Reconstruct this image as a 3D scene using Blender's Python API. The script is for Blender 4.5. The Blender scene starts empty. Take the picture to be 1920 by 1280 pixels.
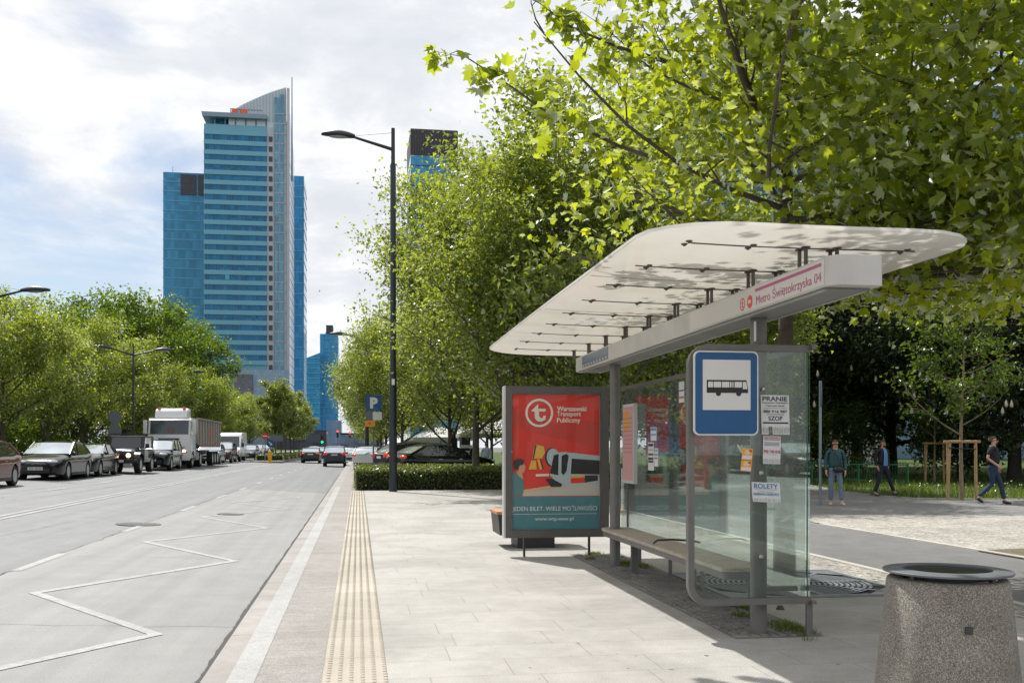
import bpy, bmesh, math, random
import numpy as np
from mathutils import Vector, Matrix
SC = bpy.context.scene
COL = SC.collection
R_ = math.radians
# ---------------- camera ----------------
F = 1867.0; HZ = 838.0; EYE = 1.5
AZ = math.atan((960 - 672) / F)
SA, CA = math.sin(AZ), math.cos(AZ)
cam = bpy.data.cameras.new('camera'); camo = bpy.data.objects.new('camera', cam); COL.objects.link(camo)
camo.location = (0, 0, EYE); camo.rotation_euler = (R_(90), 0, -AZ)
cam.sensor_width = 36; cam.lens = F / 1920 * 36; cam.shift_y = (HZ - 640) / 1920
cam.clip_start = 0.1; cam.clip_end = 6000
SC.camera = camo
# ---------------- sky, sun, exposure ----------------
SUN = Vector((-0.30, 0.62, 1.0)).normalized()
SUN_EL = math.asin(SUN.z); SUN_AZ = math.atan2(SUN.x, SUN.y)
w = bpy.data.worlds.new('World'); SC.world = w; w.use_nodes = True
def NT(nt):
    nt.nodes.clear()
    def n(t, **k):
        x = nt.nodes.new(t)
        for a, b in k.items():
            if a.startswith('i_'):
                key = a[2:]
                key = int(key) if key.isdigit() else key.replace('_', ' ')
                s = x.inputs[key]
                if isinstance(b, bpy.types.NodeSocket): nt.links.new(b, s)
                else: s.default_value = b
            else: setattr(x, a, b)
        return x
    return n
def ramp(n, fac, pts, interp='LINEAR'):
    r = n('ShaderNodeValToRGB', i_Fac=fac); e = r.color_ramp.elements; r.color_ramp.interpolation = interp
    while len(e) > 1: e.remove(e[-1])
    e[0].position = pts[0][0]; c = pts[0][1]; e[0].color = (c, c, c, 1) if not hasattr(c, '__len__') else (*c, 1)
    for p, c in pts[1:]:
        k = e.new(p); k.color = (c, c, c, 1) if not hasattr(c, '__len__') else (*c, 1)
    return r
def raydir(px, py):
    x = (px - 960) / F
    return Vector((x * CA + SA, -x * SA + CA, (HZ - py) / F))
n = NT(w.node_tree)
tc = n('ShaderNodeTexCoord')
sky = n('ShaderNodeTexSky', sky_type='NISHITA', sun_disc=False, sun_elevation=SUN_EL, sun_rotation=SUN_AZ, air_density=1.0, dust_density=1.2, ozone_density=1.5)
skyb = n('ShaderNodeVectorMath', operation='SCALE', i_0=sky.outputs[0], i_Scale=0.072)
sep = n('ShaderNodeSeparateXYZ', i_0=tc.outputs['Generated'])
den = n('ShaderNodeMath', operation='ADD', i_0=sep.outputs['Z'], i_1=0.22)
den2 = n('ShaderNodeMath', operation='MAXIMUM', i_0=den.outputs[0], i_1=0.05)
cx = n('ShaderNodeMath', operation='DIVIDE', i_0=sep.outputs['X'], i_1=den2.outputs[0])
cy = n('ShaderNodeMath', operation='DIVIDE', i_0=sep.outputs['Y'], i_1=den2.outputs[0])
cv = n('ShaderNodeCombineXYZ', i_0=cx.outputs[0], i_1=cy.outputs[0], i_2=sep.outputs['Z'])
n1 = n('ShaderNodeTexNoise', i_Vector=cv.outputs[0], i_Scale=1.5, i_Detail=9.0, i_Roughness=0.58, i_Distortion=0.5)
n2 = n('ShaderNodeTexNoise', i_Vector=cv.outputs[0], i_Scale=3.4, i_Detail=8.0, i_Roughness=0.6, i_Distortion=0.25)
# an opening of blue in the cloud deck, low over the left side of the street
def spot(px, py, r0, r1):
    d = raydir(px, py).normalized()
    dt = n('ShaderNodeVectorMath', operation='DOT_PRODUCT', i_0=tc.outputs['Generated'], i_1=tuple(d))
    return n('ShaderNodeMapRange', interpolation_type='SMOOTHSTEP', i_Value=dt.outputs['Value'], i_1=math.cos(r0), i_2=math.cos(r1), i_3=0.0, i_4=1.0)
s1 = spot(60, 350, R_(12.5), R_(2.0)); s2 = spot(1880, 150, R_(12), R_(2)); s3 = spot(240, 450, R_(7.0), R_(1))
sm = n('ShaderNodeMath', operation='MAXIMUM', i_0=s1.outputs[0], i_1=s3.outputs[0])
sm = n('ShaderNodeMath', operation='MAXIMUM', i_0=sm.outputs[0], i_1=s2.outputs[0])
cov = n('ShaderNodeMath', operation='MULTIPLY_ADD', i_0=sm.outputs[0], i_1=-0.37, i_2=0.36)
ct = n('ShaderNodeMath', operation='ADD', i_0=n1.outputs[0], i_1=cov.outputs[0])
cm = ramp(n, ct.outputs[0], [(0.44, 0.0), (0.52, 0.30), (0.66, 1.0)])
cc = ramp(n, n2.outputs[0], [(0.34, (0.49, 0.51, 0.55)), (0.47, (0.545, 0.56, 0.585)), (0.58, (0.655, 0.66, 0.67))])
mx = n('ShaderNodeMix', data_type='RGBA', i_Factor=cm.outputs[0])
w.node_tree.links.new(skyb.outputs[0], mx.inputs[6]); w.node_tree.links.new(cc.outputs[0], mx.inputs[7])
bg = n('ShaderNodeBackground', i_Color=mx.outputs[2], i_Strength=1.0)
n('ShaderNodeOutputWorld', i_Surface=bg.outputs[0])
sl = bpy.data.lights.new('sun', 'SUN'); sl.energy = 3.5; sl.angle = R_(0.55); sl.color = (1.0, 0.972, 0.925)
so = bpy.data.objects.new('sun', sl); COL.objects.link(so); so.rotation_euler = SUN.to_track_quat('Z', 'Y').to_euler(); so.location = SUN * 50
vs = SC.view_settings; vs.view_transform = 'Standard'; vs.look = 'None'; vs.gamma = 1; vs.exposure = 0.66
SC.display_settings.display_device = 'sRGB'
SC.render.engine = 'CYCLES'
cy_ = SC.cycles; cy_.use_denoising = True; cy_.max_bounces = 8; cy_.transparent_max_bounces = 16; cy_.caustics_reflective = False; cy_.caustics_refractive = False
cy_.sample_clamp_indirect = 4
# ---------------- pixel -> place ----------------
def atD(px, py, d): return Vector((0, 0, EYE)) + raydir(px, py) * d
def G(px, py, z=0.0):
    r = raydir(px, py); return Vector((0, 0, EYE)) + r * ((z - EYE) / r.z)
def onX(px, py, X):
    r = raydir(px, py); return Vector((0, 0, EYE)) + r * (X / r.x)
def onY(px, py, Y):
    r = raydir(px, py); return Vector((0, 0, EYE)) + r * (Y / r.y)
SL = 0.036
def rz(X): return -0.12 + max(0.0, -1.0 - X) * SL
def GR(px, py):
    r = raydir(px, py); o = Vector((0, 0, EYE))   # plane z = -0.12 - SL*(X+1)
    t = (-0.12 - SL - EYE) / (r.z + SL * r.x)
    p = o + r * t
    return p if p.x < -1 else G(px, py, -0.12)
# ---------------- mesh builder ----------------
class MB:
    def __init__(s): s.v = []; s.f = []; s.m = []; s.mi = 0; s.M = None
    def _v(s, p):
        p = Vector(p)
        if s.M is not None: p = s.M @ p
        s.v.append(p); return len(s.v) - 1
    def face(s, idx): s.f.append(tuple(idx)); s.m.append(s.mi)
    def poly(s, pts): s.face([s._v(p) for p in pts]); return s
    def box(s, x0, x1, y0, y1, z0, z1):
        if x0 > x1: x0, x1 = x1, x0
        if y0 > y1: y0, y1 = y1, y0
        if z0 > z1: z0, z1 = z1, z0
        i = [s._v((x, y, z)) for x in (x0, x1) for y in (y0, y1) for z in (z0, z1)]
        for q in ((0, 1, 3, 2), (4, 6, 7, 5), (0, 4, 5, 1), (2, 3, 7, 6), (0, 2, 6, 4), (1, 5, 7, 3)): s.face([i[k] for k in q])
        return s
    def prism(s, pts, d):
        d = Vector(d); a = [s._v(p) for p in pts]; b = [s._v(Vector(p) + d) for p in pts]; k = len(a)
        s.face(a[::-1]); s.face(b)
        for j in range(k): s.face((a[j], a[(j + 1) % k], b[(j + 1) % k], b[j]))
        return s
    def tube(s, pts, rad, seg=8, cap=True):
        pts = [Vector(p) for p in pts]
        if not hasattr(rad, '__len__'): rad = [rad] * len(pts)
        rings = []; up = None
        for i, p in enumerate(pts):
            a = pts[max(0, i - 1)]; b = pts[min(len(pts) - 1, i + 1)]
            t = (b - a)
            if t.length < 1e-9: t = Vector((0, 0, 1))
            t.normalize()
            if up is None: up = Vector((0, 0, 1)) if abs(t.z) < .9 else Vector((1, 0, 0))
            x = t.cross(up)
            if x.length < 1e-6: x = t.orthogonal()
            x.normalize(); y = x.cross(t).normalized(); up = y
            rings.append([s._v(p + (x * math.cos(2 * math.pi * k / seg) + y * math.sin(2 * math.pi * k / seg)) * rad[i]) for k in range(seg)])
        for a, b in zip(rings, rings[1:]):
            for k in range(seg): s.face((a[k], a[(k + 1) % seg], b[(k + 1) % seg], b[k]))
        if cap: s.face(rings[0][::-1]); s.face(rings[-1])
        return s
    def lathe(s, prof, c=(0, 0, 0), seg=24, axis='z'):
        c = Vector(c); rings = []
        for r, h in prof:
            ring = []
            for k in range(seg):
                a = 2 * math.pi * k / seg; u, v = math.cos(a) * r, math.sin(a) * r
                ring.append(s._v(c + (Vector((u, v, h)) if axis == 'z' else Vector((h, u, v)) if axis == 'x' else Vector((v, h, u)))))
            rings.append(ring)
        for a, b in zip(rings, rings[1:]):
            for k in range(seg): s.face((a[k], a[(k + 1) % seg], b[(k + 1) % seg], b[k]))
        if prof[0] == prof[-1]: return s
        if prof[0][0] > 1e-6: s.face(rings[0][::-1])
        if prof[-1][0] > 1e-6: s.face(rings[-1])
        return s
    def grid(s, rows):
        ids = [[s._v(p) for p in r] for r in rows]
        for a, b in zip(ids, ids[1:]):
            for k in range(len(a) - 1): s.face((a[k], a[k + 1], b[k + 1], b[k]))
        return s
    def ball(s, c, r, seg=10, rg=6):
        c = Vector(c)
        if not hasattr(r, '__len__'): r = (r, r, r)
        top = s._v(c + Vector((0, 0, r[2]))); bot = s._v(c - Vector((0, 0, r[2]))); rings = []
        for j in range(1, rg):
            t = math.pi * j / rg
            rings.append([s._v(c + Vector((math.sin(t) * math.cos(2 * math.pi * k / seg) * r[0], math.sin(t) * math.sin(2 * math.pi * k / seg) * r[1], math.cos(t) * r[2]))) for k in range(seg)])
        for k in range(seg):
            s.face((top, rings[0][k], rings[0][(k + 1) % seg])); s.face((bot, rings[-1][(k + 1) % seg], rings[-1][k]))
        for a, b in zip(rings, rings[1:]):
            for k in range(seg): s.face((a[k], b[k], b[(k + 1) % seg], a[(k + 1) % seg]))
        return s
    def build(s, name, mats, parent=None, o=None, smooth=None, bevel=0, fix=True, label=None, sub=0):
        me = bpy.data.meshes.new(name)
        o = Vector(o) if o is not None else Vector((0, 0, 0))
        me.from_pydata([p - o for p in s.v], [], s.f)
        if not isinstance(mats, (list, tuple)): mats = [mats]
        for m in mats: me.materials.append(m)
        me.polygons.foreach_set('material_index', s.m)
        if fix or bevel or sub:
            bm = bmesh.new(); bm.from_mesh(me)
            bmesh.ops.remove_doubles(bm, verts=bm.verts, dist=1e-5)
            if fix: bmesh.ops.recalc_face_normals(bm, faces=bm.faces)
            if sub:
                bmesh.ops.subdivide_edges(bm, edges=bm.edges, cuts=1, use_grid_fill=True, smooth=1.0)
            if bevel:
                ed = [e for e in bm.edges if len(e.link_faces) == 2 and e.calc_face_angle(0) > R_(32)]
                bmesh.ops.bevel(bm, geom=ed, offset=bevel, segments=2, profile=.6, affect='EDGES', clamp_overlap=True)
            bm.to_mesh(me); bm.free()
        return link(name, me, parent, smooth if smooth is not None else (35 if bevel else None), label)
def link(name, me, parent=None, smooth=None, label=None):
    if smooth:
        me.shade_smooth() if smooth >= 180 else (me.shade_smooth(), me.set_sharp_from_angle(angle=R_(smooth)))
    ob = bpy.data.objects.new(name, me); COL.objects.link(ob)
    if parent is not None: ob.parent = parent
    if label: ob['label'] = label
    return ob
def tag(o, label=None, cat=None, group=None, kind=None):
    if label: o['label'] = label
    if cat: o['category'] = cat
    if group: o['group'] = group
    if kind: o['kind'] = kind
    return o
def thing(name, label, cat, loc=(0, 0, 0), rot=0, group=None):
    o = bpy.data.objects.new(name, None); COL.objects.link(o); o.empty_display_size = .2
    o.location = loc; o.rotation_euler = (0, 0, rot)
    return tag(o, label, cat, group)
def setting(o): o['kind'] = 'structure'; return o
def kids(o): return [c for c in COL.objects if c.parent == o]
KID = {}
def copy_tree(o, parent=None, remap=None):
    c = o.copy(); COL.objects.link(c); c.parent = parent
    if remap and c.data and any(m in remap for m in c.data.materials):
        c.data = c.data.copy()
        for i, m in enumerate(c.data.materials):
            if m in remap: c.data.materials[i] = remap[m]
    if o.name not in KID: KID[o.name] = [k for k in COL.objects if k.parent == o]
    for ch in KID[o.name]: copy_tree(ch, c, remap)
    return c
def put(proto, used, label, loc, rot=0, scale=None, group=None, remap=None, cat=None):
    o = proto if not used else copy_tree(proto, None, remap)
    o.location = loc; o.rotation_euler = (0, 0, rot)
    if scale: o.scale = (scale,) * 3 if not hasattr(scale, '__len__') else scale
    tag(o, label, cat, group); return o
def fastmesh(name, V, Fc, mats, parent=None, mi=None, smooth=None):
    """V (n,3) array, Fc (m,k) index array"""
    me = bpy.data.meshes.new(name); me.vertices.add(len(V)); me.vertices.foreach_set('co', np.asarray(V, np.float32).ravel())
    m, k = Fc.shape; me.loops.add(m * k); me.loops.foreach_set('vertex_index', Fc.astype(np.int32).ravel())
    me.polygons.add(m); me.polygons.foreach_set('loop_start', np.arange(0, m * k, k, dtype=np.int32))
    if not isinstance(mats, (list, tuple)): mats = [mats]
    for q in mats: me.materials.append(q)
    if mi is not None: me.polygons.foreach_set('material_index', np.asarray(mi, np.int32))
    me.update(calc_edges=True); me.validate()
    return link(name, me, parent, smooth)
def text(name, s, mat, M, width=None, height=None, parent=None, o=None, ext=.0008, bold=0.0, align='CENTER', label=None):
    """s as raised lettering; M maps text x,y,normal into the world; the origin is its centre (or left middle)"""
    cu = bpy.data.curves.new(name, 'FONT'); cu.body = s; cu.size = 1; cu.align_x = align; cu.align_y = 'CENTER'; cu.extrude = 0.002; cu.offset = bold; cu.resolution_u = 4
    cu.space_line = .95
    t = bpy.data.objects.new(name, cu); COL.objects.link(t)
    dg = bpy.context.evaluated_depsgraph_get(); me = bpy.data.meshes.new_from_object(t.evaluated_get(dg)); bpy.data.objects.remove(t)
    co = np.zeros(len(me.vertices) * 3); me.vertices.foreach_get('co', co); co = co.reshape(-1, 3)
    w_, h_ = np.ptp(co[:, 0]), np.ptp(co[:, 1])
    sx = width / w_ if width else height / h_; sy = height / h_ if height else sx
    c0 = (co[:, 0].min() + co[:, 0].max()) / 2 if align == 'CENTER' else co[:, 0].min(); c1 = (co[:, 1].min() + co[:, 1].max()) / 2
    off = Vector(o) if o is not None else Vector((0, 0, 0))
    for i, v in enumerate(me.vertices):
        v.co = M @ Vector(((co[i, 0] - c0) * sx, (co[i, 1] - c1) * sy, (1 if co[i, 2] > 0 else -.4) * ext)) - off
    me.materials.clear(); me.materials.append(mat); me.name = name
    return link(name, me, parent, None, label)
def planeY(x, y, z): return Matrix(((1, 0, 0, x), (0, 0, -1, y), (0, 1, 0, z), (0, 0, 0, 1)))    # faces the viewer down the street
def planeX(x, y, z): return Matrix(((0, 0, -1, x), (-1, 0, 0, y), (0, 1, 0, z), (0, 0, 0, 1)))   # faces the road
# ---------------- materials ----------------
MATS = {}
def mat(name, col=(.5, .5, .5), rough=.5, metal=0.0, spec=.5, var=0.0, vs_=8.0, bump=0.0, bs=60.0, coat=0.0, emit=None, es=1.0, alpha=None, grime=0.0):
    if name in MATS: return MATS[name]
    m = bpy.data.materials.new(name); m.use_nodes = True; n = NT(m.node_tree)
    p = n('ShaderNodeBsdfPrincipled', i_Roughness=rough, i_Metallic=metal)
    p.inputs['Specular IOR Level'].default_value = spec; p.inputs['Coat Weight'].default_value = coat; p.inputs['Coat Roughness'].default_value = .04
    p.inputs['Base Color'].default_value = (*col, 1)
    tc = n('ShaderNodeTexCoord')
    if var:
        t = n('ShaderNodeTexNoise', i_Vector=tc.outputs['Object'], i_Scale=vs_, i_Detail=6.0, i_Roughness=.62)
        r = ramp(n, t.outputs[0], [(.28, tuple(c * (1 - var) for c in col)), (.72, tuple(min(1, c * (1 + var)) for c in col))])
        m.node_tree.links.new(r.outputs[0], p.inputs['Base Color'])
    if bump:
        t = n('ShaderNodeTexNoise', i_Vector=tc.outputs['Object'], i_Scale=bs, i_Detail=4.0)
        b = n('ShaderNodeBump', i_Height=t.outputs[0], i_Strength=bump, i_Distance=.02); m.node_tree.links.new(b.outputs[0], p.inputs['Normal'])
    if emit: p.inputs['Emission Color'].default_value = (*emit, 1); p.inputs['Emission Strength'].default_value = es
    n('ShaderNodeOutputMaterial', i_Surface=p.outputs[0]); MATS[name] = m; return m
def ground_mat(name, c1, c2, scale, fine=140.0, rough=.75, bump=.25, spec=.3, stain=.12, streak=False, joints=None, jcol=.55, voro=None, fleck=.0):
    m = bpy.data.materials.new(name); m.use_nodes = True; n = NT(m.node_tree); L = m.node_tree.links
    tc = n('ShaderNodeTexCoord'); P = tc.outputs['Object']
    p = n('ShaderNodeBsdfPrincipled', i_Roughness=rough); p.inputs['Specular IOR Level'].default_value = spec
    a = n('ShaderNodeTexNoise', i_Vector=P, i_Scale=scale, i_Detail=8.0, i_Roughness=.65)
    base = ramp(n, a.outputs[0], [(.3, c1), (.7, c2)]).outputs[0]
    f = n('ShaderNodeTexNoise', i_Vector=P, i_Scale=fine, i_Detail=2.0)
    fr = ramp(n, f.outputs[0], [(.35, 1 - .22 - fleck), (.65, 1.1 + fleck * .3)])
    def mul(x, y, fac=1.0):
        k = n('ShaderNodeMix', data_type='RGBA', blend_type='MULTIPLY'); k.inputs[0].default_value = fac
        L.new(x, k.inputs[6]); L.new(y, k.inputs[7]); return k.outputs[2]
    base = mul(base, fr.outputs[0])
    s = n('ShaderNodeTexNoise', i_Vector=P, i_Scale=.7, i_Detail=5.0, i_Distortion=1.0)
    sr = ramp(n, s.outputs[0], [(.38, 1 - stain), (.58, 1.0)])
    base = mul(base, sr.outputs[0])
    if streak:
        mp = n('ShaderNodeMapping', i_Vector=P); mp.inputs['Scale'].default_value = (3.2, .05, 1)
        q = n('ShaderNodeTexNoise', i_Vector=mp.outputs[0], i_Scale=1.0, i_Detail=5.0)
        base = mul(base, ramp(n, q.outputs[0], [(.35, .86), (.62, 1.05)]).outputs[0])
    h = f.outputs[0]
    if joints:
        mp = n('ShaderNodeMapping', i_Vector=P); mp.inputs['Rotation'].default_value = (0, 0, joints.get('rot', 0)); mp.inputs['Location'].default_value = (*joints.get('loc', (0, 0)), 0)
        bt = n('ShaderNodeTexBrick', i_Vector=mp.outputs[0], i_Scale=1.0)
        bt.inputs['Brick Width'].default_value = joints['w']; bt.inputs['Row Height'].default_value = joints['h']; bt.inputs['Mortar Size'].default_value = joints.get('m', .004)
        bt.inputs['Mortar Smooth'].default_value = .3; bt.offset = joints.get('off', .5); bt.offset_frequency = 2; bt.squash = joints.get('sq', 1.0); bt.squash_frequency = 3
        v = joints.get('v', .05)
        bt.inputs['Color1'].default_value = (1 - v, 1 - v, 1 - v, 1); bt.inputs['Color2'].default_value = (1 + v * .3,) * 3 + (1,); bt.inputs['Mortar'].default_value = (jcol, jcol, jcol * .97, 1)
        base = mul(base, bt.outputs[0])
        inv = n('ShaderNodeMath', operation='MULTIPLY_ADD', i_0=bt.outputs['Fac'], i_1=-2.5, i_2=h); h = inv.outputs[0]
    if voro:
        vo = n('ShaderNodeTexVoronoi', i_Vector=P, i_Scale=voro, feature='DISTANCE_TO_EDGE'); vo.inputs['Randomness'].default_value = .55
        vr = ramp(n, vo.outputs['Distance'], [(.02, .45), (.12, 1.0)])
        vc = n('ShaderNodeTexVoronoi', i_Vector=P, i_Scale=voro); vc.inputs['Randomness'].default_value = .55
        base = mul(base, vr.outputs[0]); bwn = n('ShaderNodeRGBToBW', i_0=vc.outputs['Color'])
        base = mul(base, ramp(n, bwn.outputs[0], [(.2, .8), (.8, 1.1)]).outputs[0])
        ad = n('ShaderNodeMath', operation='MULTIPLY_ADD', i_0=vr.outputs[0], i_1=3.0, i_2=h); h = ad.outputs[0]
    L.new(base, p.inputs['Base Color'])
    b = n('ShaderNodeBump', i_Height=h, i_Strength=bump, i_Distance=.01); L.new(b.outputs[0], p.inputs['Normal'])
    n('ShaderNodeOutputMaterial', i_Surface=p.outputs[0]); MATS[name] = m; return m
def leaf_mat(name, c, t, tf=.5, gloss=.12):
    m = bpy.data.materials.new(name); m.use_nodes = True; n = NT(m.node_tree); L = m.node_tree.links
    g = n('ShaderNodeNewGeometry'); rp = g.outputs['Random Per Island']
    def vary(c):
        return ramp(n, rp, [(0, tuple(x * .62 for x in c)), (.5, c), (.85, (min(1, c[0] * 1.18), c[1] * 1.12, c[2] * 1.0)), (1, (min(1, c[0] * 1.35), c[1] * 1.2, c[2] * .9))]).outputs[0]
    d = n('ShaderNodeBsdfDiffuse', i_Color=vary(c)); tr = n('ShaderNodeBsdfTranslucent', i_Color=vary(t))
    mx = n('ShaderNodeMixShader', i_0=tf); L.new(d.outputs[0], mx.inputs[1]); L.new(tr.outputs[0], mx.inputs[2])
    fr = n('ShaderNodeFresnel', i_IOR=1.42); ml = n('ShaderNodeMath', operation='MULTIPLY_ADD', i_0=fr.outputs[0], i_1=gloss * 4, i_2=gloss * .2)
    gl = n('ShaderNodeBsdfGlossy', i_Roughness=.42, i_Color=(.9, .95, .9, 1)); m2 = n('ShaderNodeMixShader', i_0=ml.outputs[0]); L.new(mx.outputs[0], m2.inputs[1]); L.new(gl.outputs[0], m2.inputs[2])
    n('ShaderNodeOutputMaterial', i_Surface=m2.outputs[0]); MATS[name] = m; return m
def glass_mat(name, tint=(.925, .96, .945), refl=1.0, dirt=.04):
    m = bpy.data.materials.new(name); m.use_nodes = True; n = NT(m.node_tree); L = m.node_tree.links
    t = n('ShaderNodeBsdfTransparent', i_Color=(*tint, 1)); g = n('ShaderNodeBsdfGlossy', i_Roughness=.01, i_Color=(.95, 1, .98, 1))
    fr = n('ShaderNodeFresnel', i_IOR=1.5); ml = n('ShaderNodeMath', operation='MULTIPLY', i_0=fr.outputs[0], i_1=refl)
    a = n('ShaderNodeMixShader', i_0=ml.outputs[0]); L.new(t.outputs[0], a.inputs[1]); L.new(g.outputs[0], a.inputs[2])
    tc = n('ShaderNodeTexCoord'); no = n('ShaderNodeTexNoise', i_Vector=tc.outputs['Object'], i_Scale=2.5, i_Detail=8.0, i_Roughness=.7)
    r = ramp(n, no.outputs[0], [(.35, dirt * .2), (.75, dirt * .9)])
    d = n('ShaderNodeBsdfDiffuse', i_Color=(.55, .58, .55, 1)); b = n('ShaderNodeMixShader', i_0=r.outputs[0]); L.new(a.outputs[0], b.inputs[1]); L.new(d.outputs[0], b.inputs[2])
    n('ShaderNodeOutputMaterial', i_Surface=b.outputs[0]); MATS[name] = m; return m
steel = mat('shelter_steel', (.155, .15, .142), .5, .35, var=.12, vs_=5)
steel_l = mat('beam_grey', (.40, .385, .36), .45, .1, var=.15, vs_=3)
steel_d = mat('dark_steel', (.045, .047, .05), .45, .3)
black = mat('black', (.012, .012, .013), .5)
white = mat('white_paint', (.75, .75, .74), .4)
glass = glass_mat('pane_glass', refl=.55)
# ================= SETTING =================
asphalt = ground_mat('asphalt', (.155, .159, .166), (.195, .199, .205), 3.0, 170, .62, .35, .5, .10, streak=True, fleck=.12)
concrete = ground_mat('concrete_bay', (.212, .209, .203), (.250, .246, .238), 2.0, 150, .60, .25, .5, .08, streak=True, fleck=.1)
slab = ground_mat('granite_slab', (.38, .362, .335), (.458, .44, .41), 6.0, 120, .72, .2, .3, .17, joints=dict(w=1.02, h=.50, m=.0045, v=.05, off=.37, sq=.72), jcol=.66, fleck=.14)
pinks = ground_mat('pink_block', (.30, .278, .262), (.37, .345, .325), 6.0, 130, .75, .2, .3, .12, joints=dict(w=3.0, h=.25, m=.004, v=.08, off=.5, loc=(1.2, 0)), jcol=.6, fleck=.2)
kerbm = ground_mat('kerb_stone', (.31, .29, .272), (.38, .357, .337), 5.0, 120, .75, .2, .3, .15, joints=dict(w=9.0, h=2.05, m=.006, v=.08, off=0, loc=(4, 0)), jcol=.4)
whitep = ground_mat('road_paint', (.27, .27, .265), (.45, .45, .445), 14.0, 90, .6, .2, .4, .18)
tact = ground_mat('tactile_yellow', (.42, .375, .31), (.495, .445, .37), 2.0, 120, .7, .15, .3, .10, joints=dict(w=.43, h=.8, m=.006, v=.14, off=0, loc=(.24, 0)), jcol=.55)
path = ground_mat('path_asphalt', (.155, .15, .148), (.20, .195, .19), 3.0, 160, .78, .3, .3, .12, fleck=.15)
path2 = ground_mat('path_grey', (.19, .185, .18), (.25, .245, .235), 2.0, 160, .78, .3, .3, .15, joints=dict(w=.5, h=.5, m=.006, v=.05), jcol=.7)
cobble_w = ground_mat('white_setts', (.40, .375, .33), (.53, .50, .44), 3.0, 90, .8, .5, .3, .15, voro=11.0)
cobble_d = ground_mat('grey_setts', (.17, .16, .15), (.27, .255, .235), 3.0, 90, .85, .5, .3, .15)
soil = ground_mat('soil', (.12, .10, .07), (.22, .18, .12), 6.0, 60, .9, .6, .2, .2)
turf = ground_mat('turf', (.045, .075, .018), (.085, .12, .028), 3.0, 50, .9, .8, .2, .3)
earth = ground_mat('ground', (.13, .13, .11), (.17, .165, .15), .5, 30, .85, .3, .2, .2)
def sheet(name, pts, z, m, lab=None):
    b = MB(); b.poly([(p[0], p[1], z if len(p) < 3 else p[2]) for p in pts]); return setting(b.build(name, m))
sheet('ground', [(-2600, -200), (2600, -200), (2600, 3800), (-2600, 3800)], -.30, earth)
# road: flat near the kerb, then rising towards the left
b = MB(); y0, y1 = -25, 900
b.poly([(-1.03, y0, -.12), (-1.03, y1, -.12), (-15.2, y1, rz(-15.2)), (-15.2, y0, rz(-15.2))]); setting(b.build('road', asphalt))
b = MB(); b.poly([(-1.05, y0, rz(-1.05) + .004), (-1.05, 35.2, rz(-1.05) + .004), (-4.15, 37.0, rz(-4.15) + .004), (-4.15, y0, rz(-4.15) + .004)]); setting(b.build('bus_bay_paving', concrete))
# joint between bay and kerb, ragged black filler
rnd = random.Random(4); b = MB(); pts = []; Y = 3.0
L_ = []; Rr = []
while Y < 60:
    wl = .008 + rnd.random() * .014 + .010 * math.sin(Y * 1.7) ** 2; L_.append((-1.088 - wl, Y)); Rr.append((-1.062 + rnd.uniform(-.004, .008), Y)); Y += .06 + Y * .004
b.grid([[(x, y, -.108) for x, y in L_], [(x, y, -.108) for x, y in Rr]]); setting(b.build('joint_filler', mat('bitumen', (.012, .012, .012), .6, spec=.4)))
def mark(name, segs, wd, m=None, dz=.008, fn=rz):
    b = MB()
    for a, c in segs:
        a = Vector((a[0], a[1])); c = Vector((c[0], c[1])); t = (c - a).normalized(); nn = Vector((-t.y, t.x)) * wd / 2
        b.poly([(p.x, p.y, fn(p.x) + dz) for p in (a - nn, c - nn, c + nn, a + nn)])
    return setting(b.build(name, m or whitep))
zz = [GR(*p) for p in ((-110, 1278), (292, 1190), (65, 1112), (440, 1052), (272, 1016), (500, 990), (378, 969), (540, 954), (434, 942), (562, 933), (477, 922))]
b = MB()
def stripe(b, pts, wd, dz):
    # one mitred band
    P = [Vector((p[0], p[1])) for p in pts]; Lf = []; Rg = []
    for i, p in enumerate(P):
        a = (P[i] - P[i - 1]).normalized() if i else (P[1] - P[0]).normalized(); c = (P[i + 1] - P[i]).normalized() if i < len(P) - 1 else a
        na = Vector((-a.y, a.x)); nc = Vector((-c.y, c.x)); m_ = (na + nc); m_ = m_.normalized() if m_.length > 1e-3 else na
        k = wd / 2 / max(.28, m_.dot(na)); Lf.append(p + m_ * k); Rg.append(p - m_ * k)
    b.grid([[(q.x, q.y, rz(q.x) + dz) for q in Lf], [(q.x, q.y, rz(q.x) + dz) for q in Rg]])
stripe(b, zz, .11, .009); setting(b.build('zigzag_marking', whitep))
seg = []; Y = 11.2
seg = [((-4.12, y), (-4.12, y + 2.0)) for y in (6.0, 12.9, 18.6, 24.4, 30.3, 36.2, 42, 48, 54, 60, 66, 72, 78, 86, 94)]
mark('lane_dashes', seg, .12)
mark('centre_line', [((-6.92, 0), (-6.92, 84)), ((-7.16, 0), (-7.16, 84))], .11)
mark('far_lane_dashes', [((-9.35, y), (-9.35, y + 2.2)) for y in range(20, 140, 6)], .12)
mark('edge_line', [((-13.9, 10), (-13.9, 150))], .1)
# left verge and left park
sheet('left_pavement', [(-18.5, -25), (-15.2, -25), (-15.2, 900), (-18.5, 900)], .50, path2)
b = MB(); b.box(-15.34, -15.16, -25, 500, .2, .52); setting(b.build('left_kerb', kerbm))
sheet('left_park_ground', [(-2600, -200), (-18.5, -200), (-18.5, 900), (-2600, 900)], .504, turf)
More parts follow.
